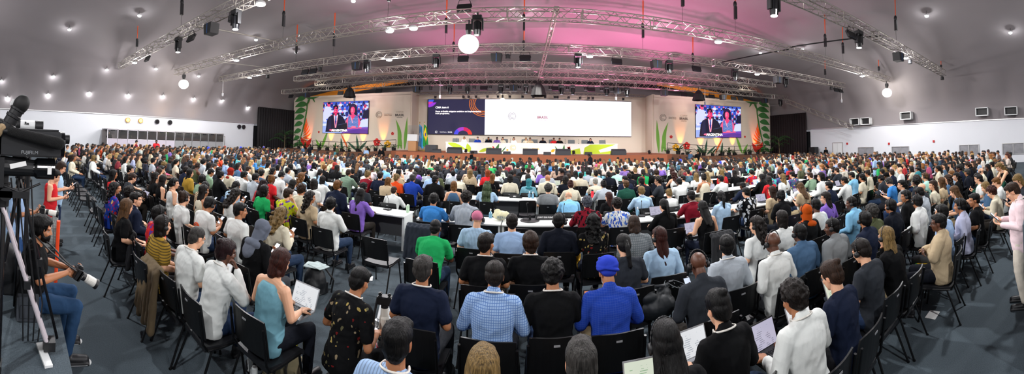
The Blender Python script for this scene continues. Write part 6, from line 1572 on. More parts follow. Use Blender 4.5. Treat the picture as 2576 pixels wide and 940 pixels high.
# the rest of the audience as one mass: everyone still has head, hair, trunk, arms and legs
def tf(mb_pts, x, y, rz):
    c_, s_ = math.cos(rz), math.sin(rz); return mb_pts @ np.array([[c_, s_, 0], [-s_, c_, 0], [0, 0, 1]]) + np.array((x, y, 0))
def crowd_template(lean, pitch, arms, hairk):
    m = MB(); Lm = rotm(-lean, 0, 0); pel = V(0, -.03, .55); nb = pel + Lm @ V(0, -.02, .5); hp = nb + rotm(-lean * .4 - pitch * .5, 0, 0) @ V(0, .02, .16); hr = rotm(-pitch, 0, 0)
    S, T, A, G = (1, 0, 0, 1), (2, 0, 0, 1), (3, 0, 0, 1), (4, 0, 0, 1)
    m.ball(hp, (.074, .092, .105), 12, 9, (R(-pitch), 0, 0), S); m.ball(hp + hr @ V(0, .09, -.02), (.012, .02, .022), 6, 4, None, S); m.cap(nb + V(0, 0, -.06), .058, hp + V(0, -.02, -.06), .05, 8, S)
    for s in (-1, 1): m.ball(hp + hr @ V(s * .076, 0, -.005), (.01, .018, .03), 6, 4, None, S)
    m.ball(pel + Lm @ V(0, -.01, .08), (.165, .125, .16), 12, 8, (R(-lean), 0, 0), T); m.ball(pel + Lm @ V(0, -.005, .32), (.175, .122, .19), 12, 8, (R(-lean), 0, 0), T)
    sh = [pel + Lm @ V(s * .165, -.02, .45) for s in (1, -1)]; m.cap(sh[0], .065, sh[1], .065, 10, T)
    for i, s in ((0, 1), (1, -1)):
        e, w_ = arms[i]; m.cap(sh[i], .062, V(*e), .048, 8, T); m.cap(V(*e), .04, V(*w_), .028, 8, A); m.ball(V(*w_) + V(0, .05, 0), (.035, .06, .022), 8, 5, None, S)
        m.cap(pel + V(s * .085, 0, 0), .095, (s * .13, .42, .5), .068, 8, G); m.cap((s * .13, .42, .5), .062, (s * .13, .41, .08), .045, 8, G); m.cap((s * .13, .38, .04), .04, (s * .13, .54, .035), .034, 6, (.02, .02, .02, 1))
    Hc = (5, 0, 0, 1)
    if hairk != 'bald':
        m.ball(hp + hr @ V(0, -.022, .045), (.085, .100, .082), 12, 9, (R(-pitch), 0, 0), Hc); m.ball(hp + hr @ V(0, -.055, -.01), (.072, .055, .075), 10, 7, None, Hc)
        if hairk == 'long': m.cap(hp + V(0, -.07, -.02), .072, hp + V(0, -.13, -.26), .05, 10, Hc)
        if hairk == 'bob': m.ball(hp + V(0, -.03, -.03), (.098, .088, .10), 12, 8, None, Hc)
        if hairk == 'bun': m.ball(hp + V(0, -.10, .09), .04, 8, 6, None, Hc)
        if hairk == 'scarf': m.ball(hp + V(0, -.03, -.14), (.14, .11, .10), 12, 8, None, Hc); m.ball(hp + V(0, -.02, 0), (.095, .1, .12), 12, 8, None, Hc)
    return np.vstack(m.v), m.f, np.vstack(m.c)
ARM = {'N': ([(.25, -.03, .79), (.12, .25, .68)], [(-.25, -.03, .79), (-.12, .25, .68)]), 'P': ([(.25, 0, .8), (.08, .26, .84)], [(-.25, 0, .8), (-.06, .25, .80)]), 'T': ([(.27, .12, .8), (.14, .37, .80)], [(-.27, .12, .8), (-.14, .37, .80)]), 'C': ([(.22, .18, .8), (.08, .18, 1.05)], [(-.22, .1, .8), (.02, .25, .79)])}
CT = {}
CV, CF, CC, cn = [], [], [], 0
for x, y, rz, hair, hc, tc, sk, pose, top in crowd_p:
    hk = {'L': 'long', 'W': 'long', 'P': 'long', 'B': 'bob', 'C': 'bob', 'U': 'bun', 'H': 'scarf', 'z': 'bald' if hc == 'bd' else 'short'}.get(hair, 'short')
    pk = pose if pose in ARM else 'N'; ln_, pt = {'P': (8, 26), 'L': (9, 24), 'T': (11, 12), 'C': (12, 12), 'F': (26, 20)}.get(pose, (4, 6))
    key = (pk, ln_, pt, hk)
    if key not in CT: CT[key] = crowd_template(ln_, pt, ARM[pk], hk)
    v, f, c = CT[key]; k = r2.uniform(.94, 1.06); v2 = tf(v * np.array((k, k, k)), x, y, rz); v2 = v2.copy()
    col = c.copy(); cs = hexc(SKIN[sk]); ct = tuple(min(1, q * r2.uniform(.85, 1.15)) for q in hexc(TC[tc])); ch = hexc(HC[hc]); cl = hexc(r2.choice(TROU))
    bare = top in 'tk' and r2.random() < .9
    for idn, cc in ((1, cs), (2, ct), (3, cs if bare else ct), (4, cl), (5, ch)): q = c[:, 0] == idn; col[q, :3] = cc
    CV.append(v2); CC.append(col); CF.extend([tuple(i + cn for i in q) for q in f]); cn += len(v2)
me = bpy.data.meshes.new('seated_crowd'); me.from_pydata(np.vstack(CV).tolist(), [], CF); me.polygons.foreach_set('use_smooth', [True] * len(me.polygons))
a = me.color_attributes.new('Col', 'FLOAT_COLOR', 'POINT'); a.data.foreach_set('color', np.vstack(CC).ravel()); me.materials.append(vcolmat()); o = link('seated_crowd', me)
tag(o, 'distant seated audience filling the far rows on both sides and before the stage', 'crowd', None, 'stuff')
m = MB(); m.box((0, -.265, .69), (.44, .03, .32), (R(9), 0, 0)); m.box((0, .02, .43), (.42, .42, .03))
for s in (-1, 1):
    for yy, y2 in ((.17, .25), (-.13, -.29)): m.tube((s * .215, yy, .42), (s * .235, y2, 0), .013, n=5, caps=False)
v = np.vstack(m.v); VV, FF, cn = [], [], 0
for x, y, rz in crowd_c: VV.append(tf(v, x, y, rz)); FF.extend([tuple(i + cn for i in q) for q in m.f]); cn += len(v)
me = bpy.data.meshes.new('distant_seating'); me.from_pydata(np.vstack(VV).tolist(), [], FF); me.materials.append(M_CHAIR); o = link('distant_seating', me); tag(o, 'black stacking chairs under the distant audience', 'seating', None, 'stuff')
print('INDIVIDUALS', len(PEOPLE_DONE), 'chairs', len(CHAIRS), 'crowd', len(crowd_p), len(crowd_c))

# ---------------------------------------------------------------- things on the tables
def near_table(x, y):
    best = None
    for a, b_, yf in TABLES:
        if a - .1 < x < b_ + .1 and abs(y - (yf + .3)) < .9:
            if best is None or abs(y - yf - .3) < abs(best - .3 - y): best = yf
    return y if best is None else min(max(y, best + .06), best + .54)
TZ = .7405
def proto(kind):
    if kind == 'can_green' or kind == 'can_white':
        r = empty('drink_can'); m = MB(); m.lathe((0, 0, 0), [(.024, 0), (.030, .008), (.030, .145), (.024, .157), (.022, .155)], 16); m.obj('can_body', plain('can_mint', 'b4d0b0', .35) if kind == 'can_green' else plain('can_pale', 'd0d4d4', .3), r); m = MB(); m.lathe((0, 0, .1555), [(.022, 0), (.022, .002)], 12); m.obj('can_lid', M_ALU2, r)
    elif kind == 'pump':
        r = empty('sanitiser_bottle'); m = MB(); m.lathe((0, 0, 0), [(.034, 0), (.036, .01), (.036, .10), (.02, .13), (.014, .14)], 16); m.obj('bottle_body', plain('gel_blue', '8cc4e4', .15, trans=.4), r); m = MB(); m.tube((0, 0, .14), (0, 0, .175), .012); m.tube((0, 0, .18), (.045, 0, .18), .006); m.tube((0, 0, .17), (0, 0, .19), .014); m.obj('pump_head', M_WHITEP, r)
    elif kind == 'bottle':
        r = empty('water_bottle'); m = MB(); m.lathe((0, 0, 0), [(.034, 0), (.036, .01), (.036, .15), (.02, .19), (.016, .21)], 16); m.obj('bottle_body', plain('bottle_white', 'e4e6e4', .3), r); m = MB(); m.tube((0, 0, .21), (0, 0, .245), .018, .017); m.obj('cap', plain('cap_green', '2c7a5a', .4), r)
    elif kind == 'redb':
        r = empty('insulated_flask'); m = MB(); m.lathe((0, 0, 0), [(.038, 0), (.042, .01), (.042, .19), (.036, .21)], 18); m.obj('bottle_body', plain('flask_red', 'd82838', .35), r); m = MB(); m.tube((0, 0, .21), (0, 0, .25), .034, .030, 14); m.obj('cap', M_BLACK, r)
    elif kind == 'glass':
        r = empty('drinking_glass'); m = MB(); m.lathe((0, 0, 0), [(.028, 0), (.034, .13), (.031, .13), (.026, .012)], 16); m.obj('glass_body', plain('clear_glass', 'ffffff', .05, trans=.9), r)
    elif kind == 'mic':
        r = empty('discussion_microphone'); m = MB(); m.box((0, 0, .015), (.16, .13, .03)); m.obj('base', M_BLACK, r, bevel=.005); m = MB(); m.path([(0, .03, .03), (0, .05, .22), (0, -.03, .33)], .005, 6); m.tube((0, -.03, .33), (0, -.055, .36), .010); m.obj('gooseneck', M_BLACK, r)
    return r
KT = dict(can_green=('pale green drink can', 'can'), can_white=('white drink can', 'can'), pump=('blue pump bottle of hand gel', 'bottle'), bottle=('white water bottle with a green cap', 'bottle'), redb=('red insulated flask', 'flask'), glass=('clear drinking glass', 'glass'), mic=('black gooseneck microphone', 'microphone'))
ITEMS = [('can_green', -4.43, 6.81), ('can_green', -4.33, 6.91), ('can_green', -4.2, 6.98), ('can_green', -2.74, 6.98), ('can_green', -2.84, 6.95), ('can_green', -2.70, 6.85), ('can_white', -1.85, 6.9), ('can_white', 6.51, 6.66), ('can_white', 5.39, 6.6), ('can_white', -2.65, 12.3), ('can_white', .89, 12.4),
         ('glass', 5.35, 9.4), ('glass', 5.46, 9.36), ('glass', 5.57, 9.4), ('pump', -4.03, 6.99), ('pump', -3.2, 9.6), ('pump', -.86, 6.99), ('pump', -.05, 9.7), ('pump', .05, 9.6), ('pump', -2.33, 12.4), ('pump', -.76, 12.5), ('pump', 6.62, 6.75), ('pump', 1.66, 9.7), ('pump', 2.35, 6.99), ('pump', -9.6, 12.5), ('pump', 8.9, 9.4), ('bottle', 6.86, 6.75), ('redb', 1.8, 9.55)]
r3 = random.Random(5)
for a, b_, yf in TABLES:
    for k in range(2): ITEMS.append(('mic', a + (b_ - a) * (.3 + .42 * k) + r3.uniform(-.05, .05), yf + .42))
    if yf > 6.6 or a < -7:
        if r3.random() < .8: ITEMS.append((r3.choice(['can_white', 'pump', 'bottle', 'can_green', 'glass']), a + (b_ - a) * r3.uniform(.1, .9), yf + r3.uniform(.2, .5)))
        if r3.random() < .6: ITEMS.append((r3.choice(['can_white', 'pump', 'pump', 'glass']), a + (b_ - a) * r3.uniform(.1, .9), yf + r3.uniform(.2, .5)))
KP = {}; done = []; OBJS = []
for k, x, y in ITEMS:
    y = near_table(x, y)
    if any(abs(x - a) < .10 and abs(y - b_) < .10 for a, b_ in done): x += .12
    if not any(a < x < b_ and yf < y < yf + .6 for a, b_, yf in TABLES): continue
    done.append((x, y)); o = KP.get(k)
    if o is None: KP[k] = o = proto(k)
    else: o = dup(o)
    o.location = (x, y, TZ); o.rotation_euler = (0, 0, rnd.uniform(-.4, .4) if k == 'mic' else rnd.uniform(0, 6)); OBJS.append((k, x, y, o))
def table_name(x, y):
    for ri, (yf, rng) in enumerate(TROWS):
        if yf - .05 < y < yf + .65:
            row = sorted([t for t in TABLES if t[2] == yf])
            for i, t in enumerate(row):
                if t[0] - .01 <= x <= t[1] + .01: return '%s table, %s row' % (ORD[i], ORD[ri])
    return 'table'
grp = {}
for k, x, y, o in OBJS: grp.setdefault((k, table_name(x, y)), []).append((x, y, o))
for (k, tn), l in grp.items():
    l.sort(key=lambda t: t[0])
    for i, (x, y, o) in enumerate(l):
        lb = '%s on the %s from camera' % (KT[k][0], tn) if len(l) == 1 else '%s, %s from left, on the %s' % (KT[k][0], ORD[i], tn); tag(o, lb, KT[k][1], 'table ' + {'glass': 'glasses'}.get(KT[k][1], KT[k][1] + 's'))
def plate(x, y, s_, w_=.3):
    y = near_table(x, y); r = empty('name_plate', (x, y, TZ)); m = MB(); m.prism([(-.03, 0), (.03, 0), (0, .11)], -w_ / 2, w_ / 2, 'yz'); m.obj('plate_body', M_BLACK, r)
    text(s_, .052 if len(s_) < 6 else .043, (0, -.0195, .05), (R(75), 0, 0), M_LETW2, r, bold=.001); tag(r, 'black name plate reading %s on the front of a desk' % s_, 'name plate', None)
M_LETW2 = plain('white_lettering', 'f2f2f2', .5)
plate(.31, 6.95, 'JOINT SDG FUND', .42); plate(2.62, 6.95, 'OZONE SEC', .34); plate(-.48, 9.6, 'IAU'); plate(.4, 9.62, 'ICAO'); plate(-2.95, 9.6, 'WMO')
for x, y, k in [(-4.75, 6.7, 4), (-6.3, 9.5, 1), (2.75, 6.72, 3), (3.5, 6.72, 0), (5.75, 6.72, 3), (7.2, 6.72, 3), (9.3, 6.72, 3), (-3.6, 9.5, 0), (.94, 12.3, 1), (2.2, 9.5, 0), (5.9, 9.5, 3), (-8.6, 6.7, 0), (4.6, 9.5, 0), (7.9, 9.5, 0), (-4.9, 9.5, 0), (-8, 9.5, 3), (3.2, 12.3, 0), (6, 12.3, 3), (-5, 12.3, 0), (8.6, 12.3, 0)]:
    laptop(x, y, TZ, rnd.uniform(-.15, .15), k, 'on the ' + table_name(x, y) + ' from camera')
for x, y in [(-3.3, 6.7), (.9, 6.65), (1.25, 6.75), (4.3, 6.7), (8.0, 6.7), (-1.4, 9.5), (-.9, 9.45), (1.3, 9.5), (3.6, 9.6), (-4.4, 9.5), (-9.0, 6.75), (6.9, 9.55), (1.9, 12.3), (-1.7, 12.3), (5, 12.3)]:
    m = MB(); 
    for q in range(3): m.box((0, 0, .0012 + q * .002), (.21, .297, .0012), (0, 0, q * .12))
    o = m.obj('paper_sheets', M_PAPER); o.location = (x, y, TZ); o.rotation_euler = (0, 0, rnd.uniform(-.5, .5)); tag(o, 'loose white papers on the %s from camera' % table_name(x, y), 'paper', 'papers on the tables')
# tote bag
r = empty('tote_bag', (-.62, 6.82, TZ)); m = MB(); m.ball((0, 0, .09), (.19, .10, .10), 16, 10); m.ball((-.08, .02, .15), (.08, .06, .07), 12, 8); m.ball((.10, 0, .12), (.08, .07, .06), 12, 8)
me = remeshed(m, .012, 4000, 1, lambda co, no: co * V(1, 1, 1) + no * (-np.abs(vnoise(co, 40, 3)) * .018)[:, None], 'bag_body'); me.materials.append(plain('canvas_cream', 'd8d2ac', .85)); bb = link('bag_body', me, r); bb.location.z = .012; text('IRENA', .08, (.03, -.104, .07), (R(86), 0, 0), plain('print_blue', '4a6a8a', .7), r); tag(r, 'cream canvas tote bag lettered IRENA on the front table', 'bag')
r = empty('desk_fan_base', (-.02, 6.85, TZ)); r.name = 'monitor_stand'; m = MB(); m.lathe((0, 0, 0), [(.20, 0), (.20, .012), (.05, .02)], 24); m.box((0, 0, .06), (.05, .03, .12)); m.obj('base', M_BLACK, r); tag(r, 'round black stand base on the front table near the name plate', 'stand')

# ---------------------------------------------------------------- things on the floor and on chairs
def soft(name, parts, mat, label, cat, vox=.012, amp=.01, ns=22, tgt=6000, parent=None, z0=None):
    m = MB()
    for p in parts:
        if p[0] == 'b': m.ball(p[1], p[2], 14, 10, p[3] if len(p) > 3 else None)
        elif p[0] == 'x': m.box(p[1], p[2], p[3] if len(p) > 3 else None)
        else: m.cap(p[1], p[2], p[3], p[4], 12)
    def f_(co, no):
        q = -np.abs(vnoise(co * V(1, 1, .45), ns, 3) + .5 * vnoise(co, ns * 2.1, 7)); co = co + no * (q * amp)[:, None]
        if z0 is not None: co[:, 2] = np.maximum(co[:, 2], z0)
        return co
    me = remeshed(m, vox, tgt, 1, f_, name); me.materials.append(mat); o = link(name, me, parent)
    if parent is None: tag(o, label, cat)
    return o
r = empty('backpack', (-2.2, 2.42, 0)); r.rotation_euler = (0, 0, R(25)); tag(r, 'cream and yellow backpack standing on the floor behind the front-left chair', 'backpack')
soft('bag_body', [('b', (0, 0, .17), (.19, .14, .17)), ('x', (0, 0, .08), (.34, .24, .15))], plain('canvas_khaki', 'a89c7a', .9, noise=.2, nscale=9), '', '', parent=r, z0=.0)
soft('top_flap', [('b', (0, .02, .31), (.15, .12, .06)), ('b', (-.1, .05, .28), (.09, .08, .07))], plain('lime_yellow', 'c8c020', .8), '', '', parent=r)
m = MB(); m.path([(-.1, -.13, .32), (-.08, -.19, .2), (-.09, -.15, .05)], .014, 6); m.path([(.1, -.13, .32), (.09, -.19, .2), (.1, -.15, .05)], .014, 6); m.path([(.12, -.1, .04), (.3, -.12, .02), (.36, -.02, .015)], .013, 6); m.obj('strap', plain('strap_dark', '34322c', .8), r)
for i, (x, y, lb) in enumerate([(-2.43, 2.20, 'silver drink can on the floor left of the yellow backpack'), (-2.16, 2.10, 'silver drink can on the floor nearest the camera'), (-2.30, 2.14, 'silver drink can on the floor between two others')]):
    o = dup(KP['can_white']); o.location = (x, y, 0); tag(o, lb, 'can')
o = dup(KP['can_green']); o.location = (-2.8, 4.85, .031); o.rotation_euler = (PI / 2, 0, .9); tag(o, 'pale green can lying on the floor by the empty chair', 'can')
for nm, x, y, s_, lb in [('backpack', -3.05, 4.02, 1.0, 'black backpack with papers on it, on the floor between chairs'), ('backpack', -2.85, 5.45, .9, 'black backpack slumped on the floor under an empty chair'), ('backpack', -3.55, 5.55, .8, 'black bag on the floor left of the slumped backpack')]:
    r = empty(nm, (x, y, 0), rnd.uniform(-.6, .6), s_); tag(r, lb, 'backpack'); soft('bag_body', [('b', (0, 0, .19), (.20, .15, .20)), ('x', (0, .02, .09), (.34, .22, .16)), ('b', (.05, -.12, .14), (.12, .07, .11))], plain('nylon_black', '14161a', .6), '', '', parent=r, z0=0)
    m = MB(); m.path([(-.12, .1, .36), (-.2, .2, .25), (-.17, .16, .05)], .014, 6); m.path([(.12, .1, .36), (.24, .16, .22), (.22, .14, .03)], .014, 6); m.obj('strap', M_BLACK, r)
m = MB(); m.box((0, 0, .004), (.3, .22, .008), (0, 0, .3)); m.box((.06, .02, .012), (.28, .2, .006), (0, 0, -.2)); o = m.obj('magazine', plain('magazine_print', 'b8c8c8', .5, noise=.5, nscale=18)); o.location = (-3.05, 4.0, .40); tag(o, 'magazines lying on top of the black backpack', 'magazine')
# bag with cables on the chair in the middle
soft('rucksack', [('b', (1.34, 3.36, .60), (.23, .17, .14)), ('b', (1.24, 3.34, .72), (.12, .10, .08)), ('b', (1.44, 3.4, .70), (.10, .09, .07)), ('c', (1.18, 3.3, .74), .03, (1.48, 3.4, .78), .03), ('c', (1.2, 3.42, .80), .02, (1.4, 3.3, .82), .02)], plain('nylon_dark', '1b2024', .55), 'dark rucksack heaped on an empty chair beside the blue-turbaned person', 'rucksack')
m = MB(); rr = random.Random(9); pts = [(1.5 + .09 * math.cos(t * .9) + .008 * t, 3.42 + .06 * math.sin(t * 1.3), .76 + .05 * math.sin(t * .7)) for t in np.linspace(0, 18, 60)]; m.path(pts, .004, 5); tag(m.obj('headphone_cable', plain('cable_grey', '7a8084', .5)), 'tangle of grey cable beside the dark rucksack', 'cable')
# coats on chair backs
def coat(x, y, rz, col, label, long=.62, w_=.25):
    c_, s_ = math.cos(rz), math.sin(rz); f = lambda a, b_, z: (x + a * c_ - b_ * s_, y + a * s_ + b_ * c_, z)
    P = [('c', f(-w_ + .03, -.30, .83), .045, f(w_ - .03, -.30, .83), .045), ('x', f(0, -.365, .83 - long * .5), (w_ * 1.7, .05, long * .95), (0, 0, rz))]
    for i, a in enumerate(np.linspace(-w_ + .03, w_ - .03, 6)): P.append(('c', f(a, -.35, .80), .045, f(a * 1.12, -.385 - .012 * (i % 2), .83 - long * (1.0 if i % 2 else .93)), .05))
    soft('draped_coat', P, plain('coat_' + col, col, .9), label, 'coat', .013, .014, 30, 7000)
coat(-3.40, 1.86, -.06, '6a5a42', 'brown-khaki coat hung over the chair of the grey-haired person in white', .62)
coat(6.0, 1.75, .1, '3c4c60', 'denim-blue jacket hung over a chair back in the right front row', .55)
coat(-1.95, 5.9, 0, '222a36', 'dark blue coat hung over the chair of the person in bright blue', .6)
coat(3.0, 4.95, .1, '191b1f', 'black coat hung on a chair in the middle right rows', .5, .23)
coat(-4.6, 2.0, -.05, '131419', 'black coat hung on a chair by the person in red flowers', .45)
soft('folded_cloth', [('b', (.71, 5.05, .62), (.07, .06, .10)), ('b', (.74, 5.0, .52), (.05, .05, .08))], plain('cloth_yellow', 'c89a1c', .8), 'yellow cloth hanging beside the black flowered top', 'cloth', .01, .02, 40, 2500)
m = MB(); m.box((0, 0, 0), (.34, .24, .008)); m.box((.02, .01, .009), (.3, .2, .006)); o = m.obj('folder', plain('folder_colours', '3ca03c', .5)); o.location = (4.5, 1.82, .47); o.rotation_euler = (0, 0, .4); tag(o, 'green folder on an empty chair in the right front row', 'folder')
m = MB(); m.box((0, 0, 0), (.16, .22, .006)); o = m.obj('booklet', plain('booklet_yellow', 'e0b820', .5)); o.location = (4.54, 1.80, .486); o.rotation_euler = (0, 0, .8); tag(o, 'yellow booklet lying on the green folder', 'booklet')
m = MB(); m.box((4.85, 2.0, .03), (.22, .12, .06)); tag(m.obj('carton', plain('carton_pale', 'c4d0c4', .6), bevel=.004), 'small pale carton on the floor under the right front row', 'carton')
for x, y, i in ((4.1, 1.55, 0), (2.75, 1.5, 1), (-2.62, 4.95, 2)): m = MB(); m.box((x, y, .004), (.2, .14, .006), (.02, .03, i)); tag(m.obj('crumpled_paper', M_PAPER), 'scrap of white paper on the carpet, %s' % ('under the right front row', 'beside the nearest right chairs', 'by the empty chair at left')[i], 'paper')
# telephoto lens with camera standing on the floor (monopod foot up)
r = empty('telephoto_camera', (-1.42, 3.05, 0)); r.rotation_euler = (0, 0, R(10)); tag(r, 'big white telephoto lens standing on its hood with camera on top', 'camera')
W_ = plain('lens_offwhite', 'd4d0c6', .4); m = MB(); m.lathe((0, 0, 0), [(.085, .0), (.088, .02), (.078, .22), (.076, .25)], 28); m.obj('lens_hood', plain('hood_grey', '8e8c86', .5), r)
m = MB(); m.lathe((0, 0, 0), [(.072, .235), (.074, .29)], 28); m.obj('red_ring', plain('ring_red', 'c82838', .5), r)
m = MB(); m.lathe((0, 0, 0), [(.070, .25), (.068, .33), (.062, .34), (.062, .45), (.056, .47), (.050, .56), (.042, .58), (.040, .66)], 28); m.obj('lens_barrel', W_, r)
m = MB()
for z in (.35, .40, .43): m.lathe((0, 0, z), [(.0635, 0), (.0635, .018)], 28)
m.lathe((0, 0, .66), [(.040, 0), (.038, .03)], 24); m.obj('lens_ring', M_BLACK, r)
m = MB(); m.box((0, 0, .73), (.15, .08, .08)); m.box((0, .05, .73), (.06, .04, .06)); m.box((-.05, 0, .785), (.035, .04, .03)); m.tube((.045, 0, .77), (.045, 0, .80), .018); m.obj('camera_body', M_BLACK, r, bevel=.008)
m = MB(); m.path([(.075, 0, .75), (.11, -.02, .62), (.10, -.05, .40), (.12, -.04, .30)], .014, 6); m.path([(-.075, 0, .75), (-.10, -.05, .55), (-.09, -.07, .33), (-.12, -.06, .2), (-.16, -.05, .08)], .014, 6); m.obj('strap', M_BLACK, r)
# riser under the cameras, box at the right edge
m = MB(); m.box((-1.15, -1.3, .30), (4.3, 3.5, .6)); o = m.obj('platform_riser', M_CARPET); o['kind'] = 'structure'
m = MB(); m.box((3.62, -.55, .73), (.84, 1.6, 1.46)); tag(m.obj('carpeted_block', plain('carpet_grey', '4c565e', .95, bump=.4, bscale=150), bevel=.005), 'grey carpet-covered block cut by the right edge of the picture', 'block')
# ---------------------------------------------------------------- video cameras at the left edge
X0 = -2.42
def tvcam(base, label, n):
    bx, by, bz = base; r = empty('video_camera', base); tag(r, label, 'video camera'); return r
r = tvcam((X0 - .05, -.02, 2.215), 'big black broadcast camera with box lens, uppermost at the left edge', 0)
m = MB(); m.box((0, -.32, .02), (.24, .42, .28)); m.box((0, -.34, .19), (.06, .34, .04)); m.obj('camera_body', M_BLACK, r, bevel=.02)
m = MB(); m.box((0, .10, .0), (.2, .46, .19)); m.box((.0, .12, .10), (.16, .40, .02)); m.obj('box_lens', plain('lens_charcoal', '1c1e22', .45), r, bevel=.012)
text('FUJIFILM', .034, (.1035, .10, -.062), (PI / 2, 0, PI / 2), plain('print_grey', 'b8bcc0', .5), r, 'lens_lettering', .0005)
m = MB(); m.lathe((0, 0, 0), [(.09, .32), (.10, .33), (.10, .36), (.09, .36)], 32, 'y'); m.obj('lens_front', M_BLACKG, r)
vf = empty('viewfinder_arm'); vf.name = 'viewfinder'; vf.parent = r; vf.location = (.06, -.06, .14); vf.rotation_euler = (R(-28), 0, 0)
m = MB(); m.lathe((0, 0, 0), [(.055, -.05), (.060, -.04), (.060, .0), (.052, .005), (.052, .05), (.058, .055), (.058, .075), (.050, .08), (.050, .11), (.056, .115), (.056, .13)], 32); m.obj('barrel', M_BLACK, vf)
m = MB(); m.ball((0, .005, .17), (.066, .060, .075), 28, 18); m.obj('eye_cup', plain('rubber_black', '050506', .7), vf, smooth=True)
m = MB(); m.box((-.0, -.06, .15), (.02, .02, .05)); m.obj('latch', M_WHITEP, vf)
m = MB(); m.tube((.0, -.30, .19), (.05, -.10, .13), .035, .045, 20); m.obj('viewfinder_mount', M_BLACK, r)
r = empty('shotgun_microphone', (X0 + .10, -.16, 2.285)); tag(r, 'black foam-covered shotgun microphone pointing right across the upper camera', 'microphone')
m = MB(); m.cap((0, .10, .015), .036, (.02, .44, -.055), .046, 24); me = remeshed(m, .006, 7000, 1, lambda co, no: co + no * (vnoise(co, 260, 3) * .0012)[:, None], 'foam'); me.materials.append(plain('foam_black', '08090a', .98, bump=.6, bscale=220)); link('windshield', me, r)
m = MB(); m.tube((0, .12, .012), (0, -.18, .04), .022, n=20); m.obj('microphone_tube', M_BLACK, r); m = MB(); m.cap((0, .0, .0), .034, (0, .03, .04), .032, 12); m.obj('tape_wrap', plain('tape_tan', '9a8464', .9, bump=.6, bscale=60), r)
r = tvcam((X0 - .02, .02, 1.98), 'black shoulder video camera with round hood, below the box lens', 1)
m = MB(); m.box((0, -.30, .02), (.15, .36, .22)); m.cap((0, -.14, .06), .075, (0, .10, .05), .062, 16); m.obj('camera_body', M_BLACK, r, bevel=.0)
m = MB(); m.lathe((0, 0, .05), [(.060, .0), (.062, .10), (.078, .12), (.080, .25), (.070, .25)], 32, 'y'); m.obj('lens_hood', M_BLACKG, r)
m = MB(); m.box((.076, -.02, .08), (.003, .12, .035), (.25, 0, 0)); m.box((.082, .21, .05), (.003, .03, .06)); m.obj('barcode_label', M_PAPER, r)
m = MB(); m.path([(.05, -.2, .16), (.05, -.05, .20), (.05, .05, .13)], .012, 8); m.path([(.02, .15, -.06), (.06, .0, -.12), (.03, -.2, -.06)], .009, 8); m.obj('cable', M_BLACK, r)
m = MB(); m.box((0, -.1, -.14), (.14, .34, .05)); m.tube((-.07, -.1, -.14), (.07, -.1, -.14), .05, n=16); m.obj('plate', M_BLACK, r)
# tripods
def leg(mb, a, b_, r0, n=8): mb.tube(a, b_, r0, r0, n)
r = empty('tripod', (X0 - .1, -.12, .6)); tag(r, 'heavy tripod with pale twin-tube leg under the video cameras', 'tripod')
def tleg(foot, mat, rr_, nm='leg'):
    m = MB(); top = V(0, 0, 1.15); f = V(*foot); d = f - top; side_ = np.cross(d, V(0, 0, 1)); side_ /= np.linalg.norm(side_)
    for s in (-1, 1): m.tube(top + side_ * s * .022, f + side_ * s * .022, rr_, n=10)
    m.obj(nm, mat, r); k = MB(); k.box(tuple(f + V(0, 0, .035)), (.09, .09, .07)); mid = top + d * .55; k.box(tuple(mid), (.10, .05, .06)); k.obj('leg_clamp', M_BLACK, r)
tleg((.02, .42, .03), plain('leg_pale', 'cfc6cc', .35, .3), .017); tleg((.28, .02, .03), M_BLACKG, .019); tleg((-.45, -.4, .03), M_BLACKG, .019)
m = MB(); m.tube((0, 0, 1.12), (0, 0, 1.30), .06, .07, 16); m.box((0, -.05, 1.34), (.14, .2, .07)); m.obj('fluid_head', M_BLACK, r)
m = MB(); m.path([(.05, -.1, 1.32), (.16, -.3, 1.05)], .014, 8); m.obj('pan_bar', M_BLACK, r); m = MB(); m.box((.06, .38, .01), (.26, .06, .018), (0, 0, .2)); m.obj('floor_spreader', M_WHITEP, r)
r = empty('tripod', (-2.75, .02, .6)); tag(r, 'slim black tripod standing behind the pale-legged one', 'tripod'); ttop = V(0, 0, 1.3)
for f in ((.12, .36, .02), (.30, -.2, .02), (-.35, .0, .02)):
    m = MB(); top = ttop; f = V(*f); m.tube(top, top + (f - top) * .55, .017, n=8); m.tube(top + (f - top) * .5, f, .012, n=8); m.obj('leg', M_BLACKG, r)
    k = MB(); k.box(tuple(top + (f - top) * .53), (.045, .045, .06)); k.obj('leg_clamp', M_BLACK, r)
m = MB(); m.tube(tuple(ttop), tuple(ttop + V(0, 0, .15)), .04); m.box((0, 0, 1.48), (.1, .14, .05)); m.obj('fluid_head', M_BLACK, r)
m = MB()
for k in range(4): m.path([(-2.45 + .03 * k, -.05 + .05 * k, 1.95), (-2.5 + .04 * k, .02 + .04 * k, 1.5), (-2.55 + .03 * k, .08 + .05 * k, 1.0), (-2.6, .1 + .04 * k, .62)], .006, 6)
tag(m.obj('camera_cable', M_BLACK), 'bundle of black cables hanging from the video cameras', 'cable')
soft('equipment_bag', [('b', (-3.45, -.1, .85), (.2, .22, .25)), ('x', (-3.45, -.1, .75), (.32, .36, .28))], plain('nylon_black', '14161a', .6), 'black equipment bag on the riser behind the seated person', 'bag', .014, .01, 20, 4000, None, .6)
m = MB(); m.tube((-3.95, .52, 0.0), (-3.78, .50, 1.25), .022, n=8); tag(m.obj('orange_pole', plain('pole_orange', 'e8481c', .6)), 'orange pole leaning behind the seated person on the riser', 'pole')
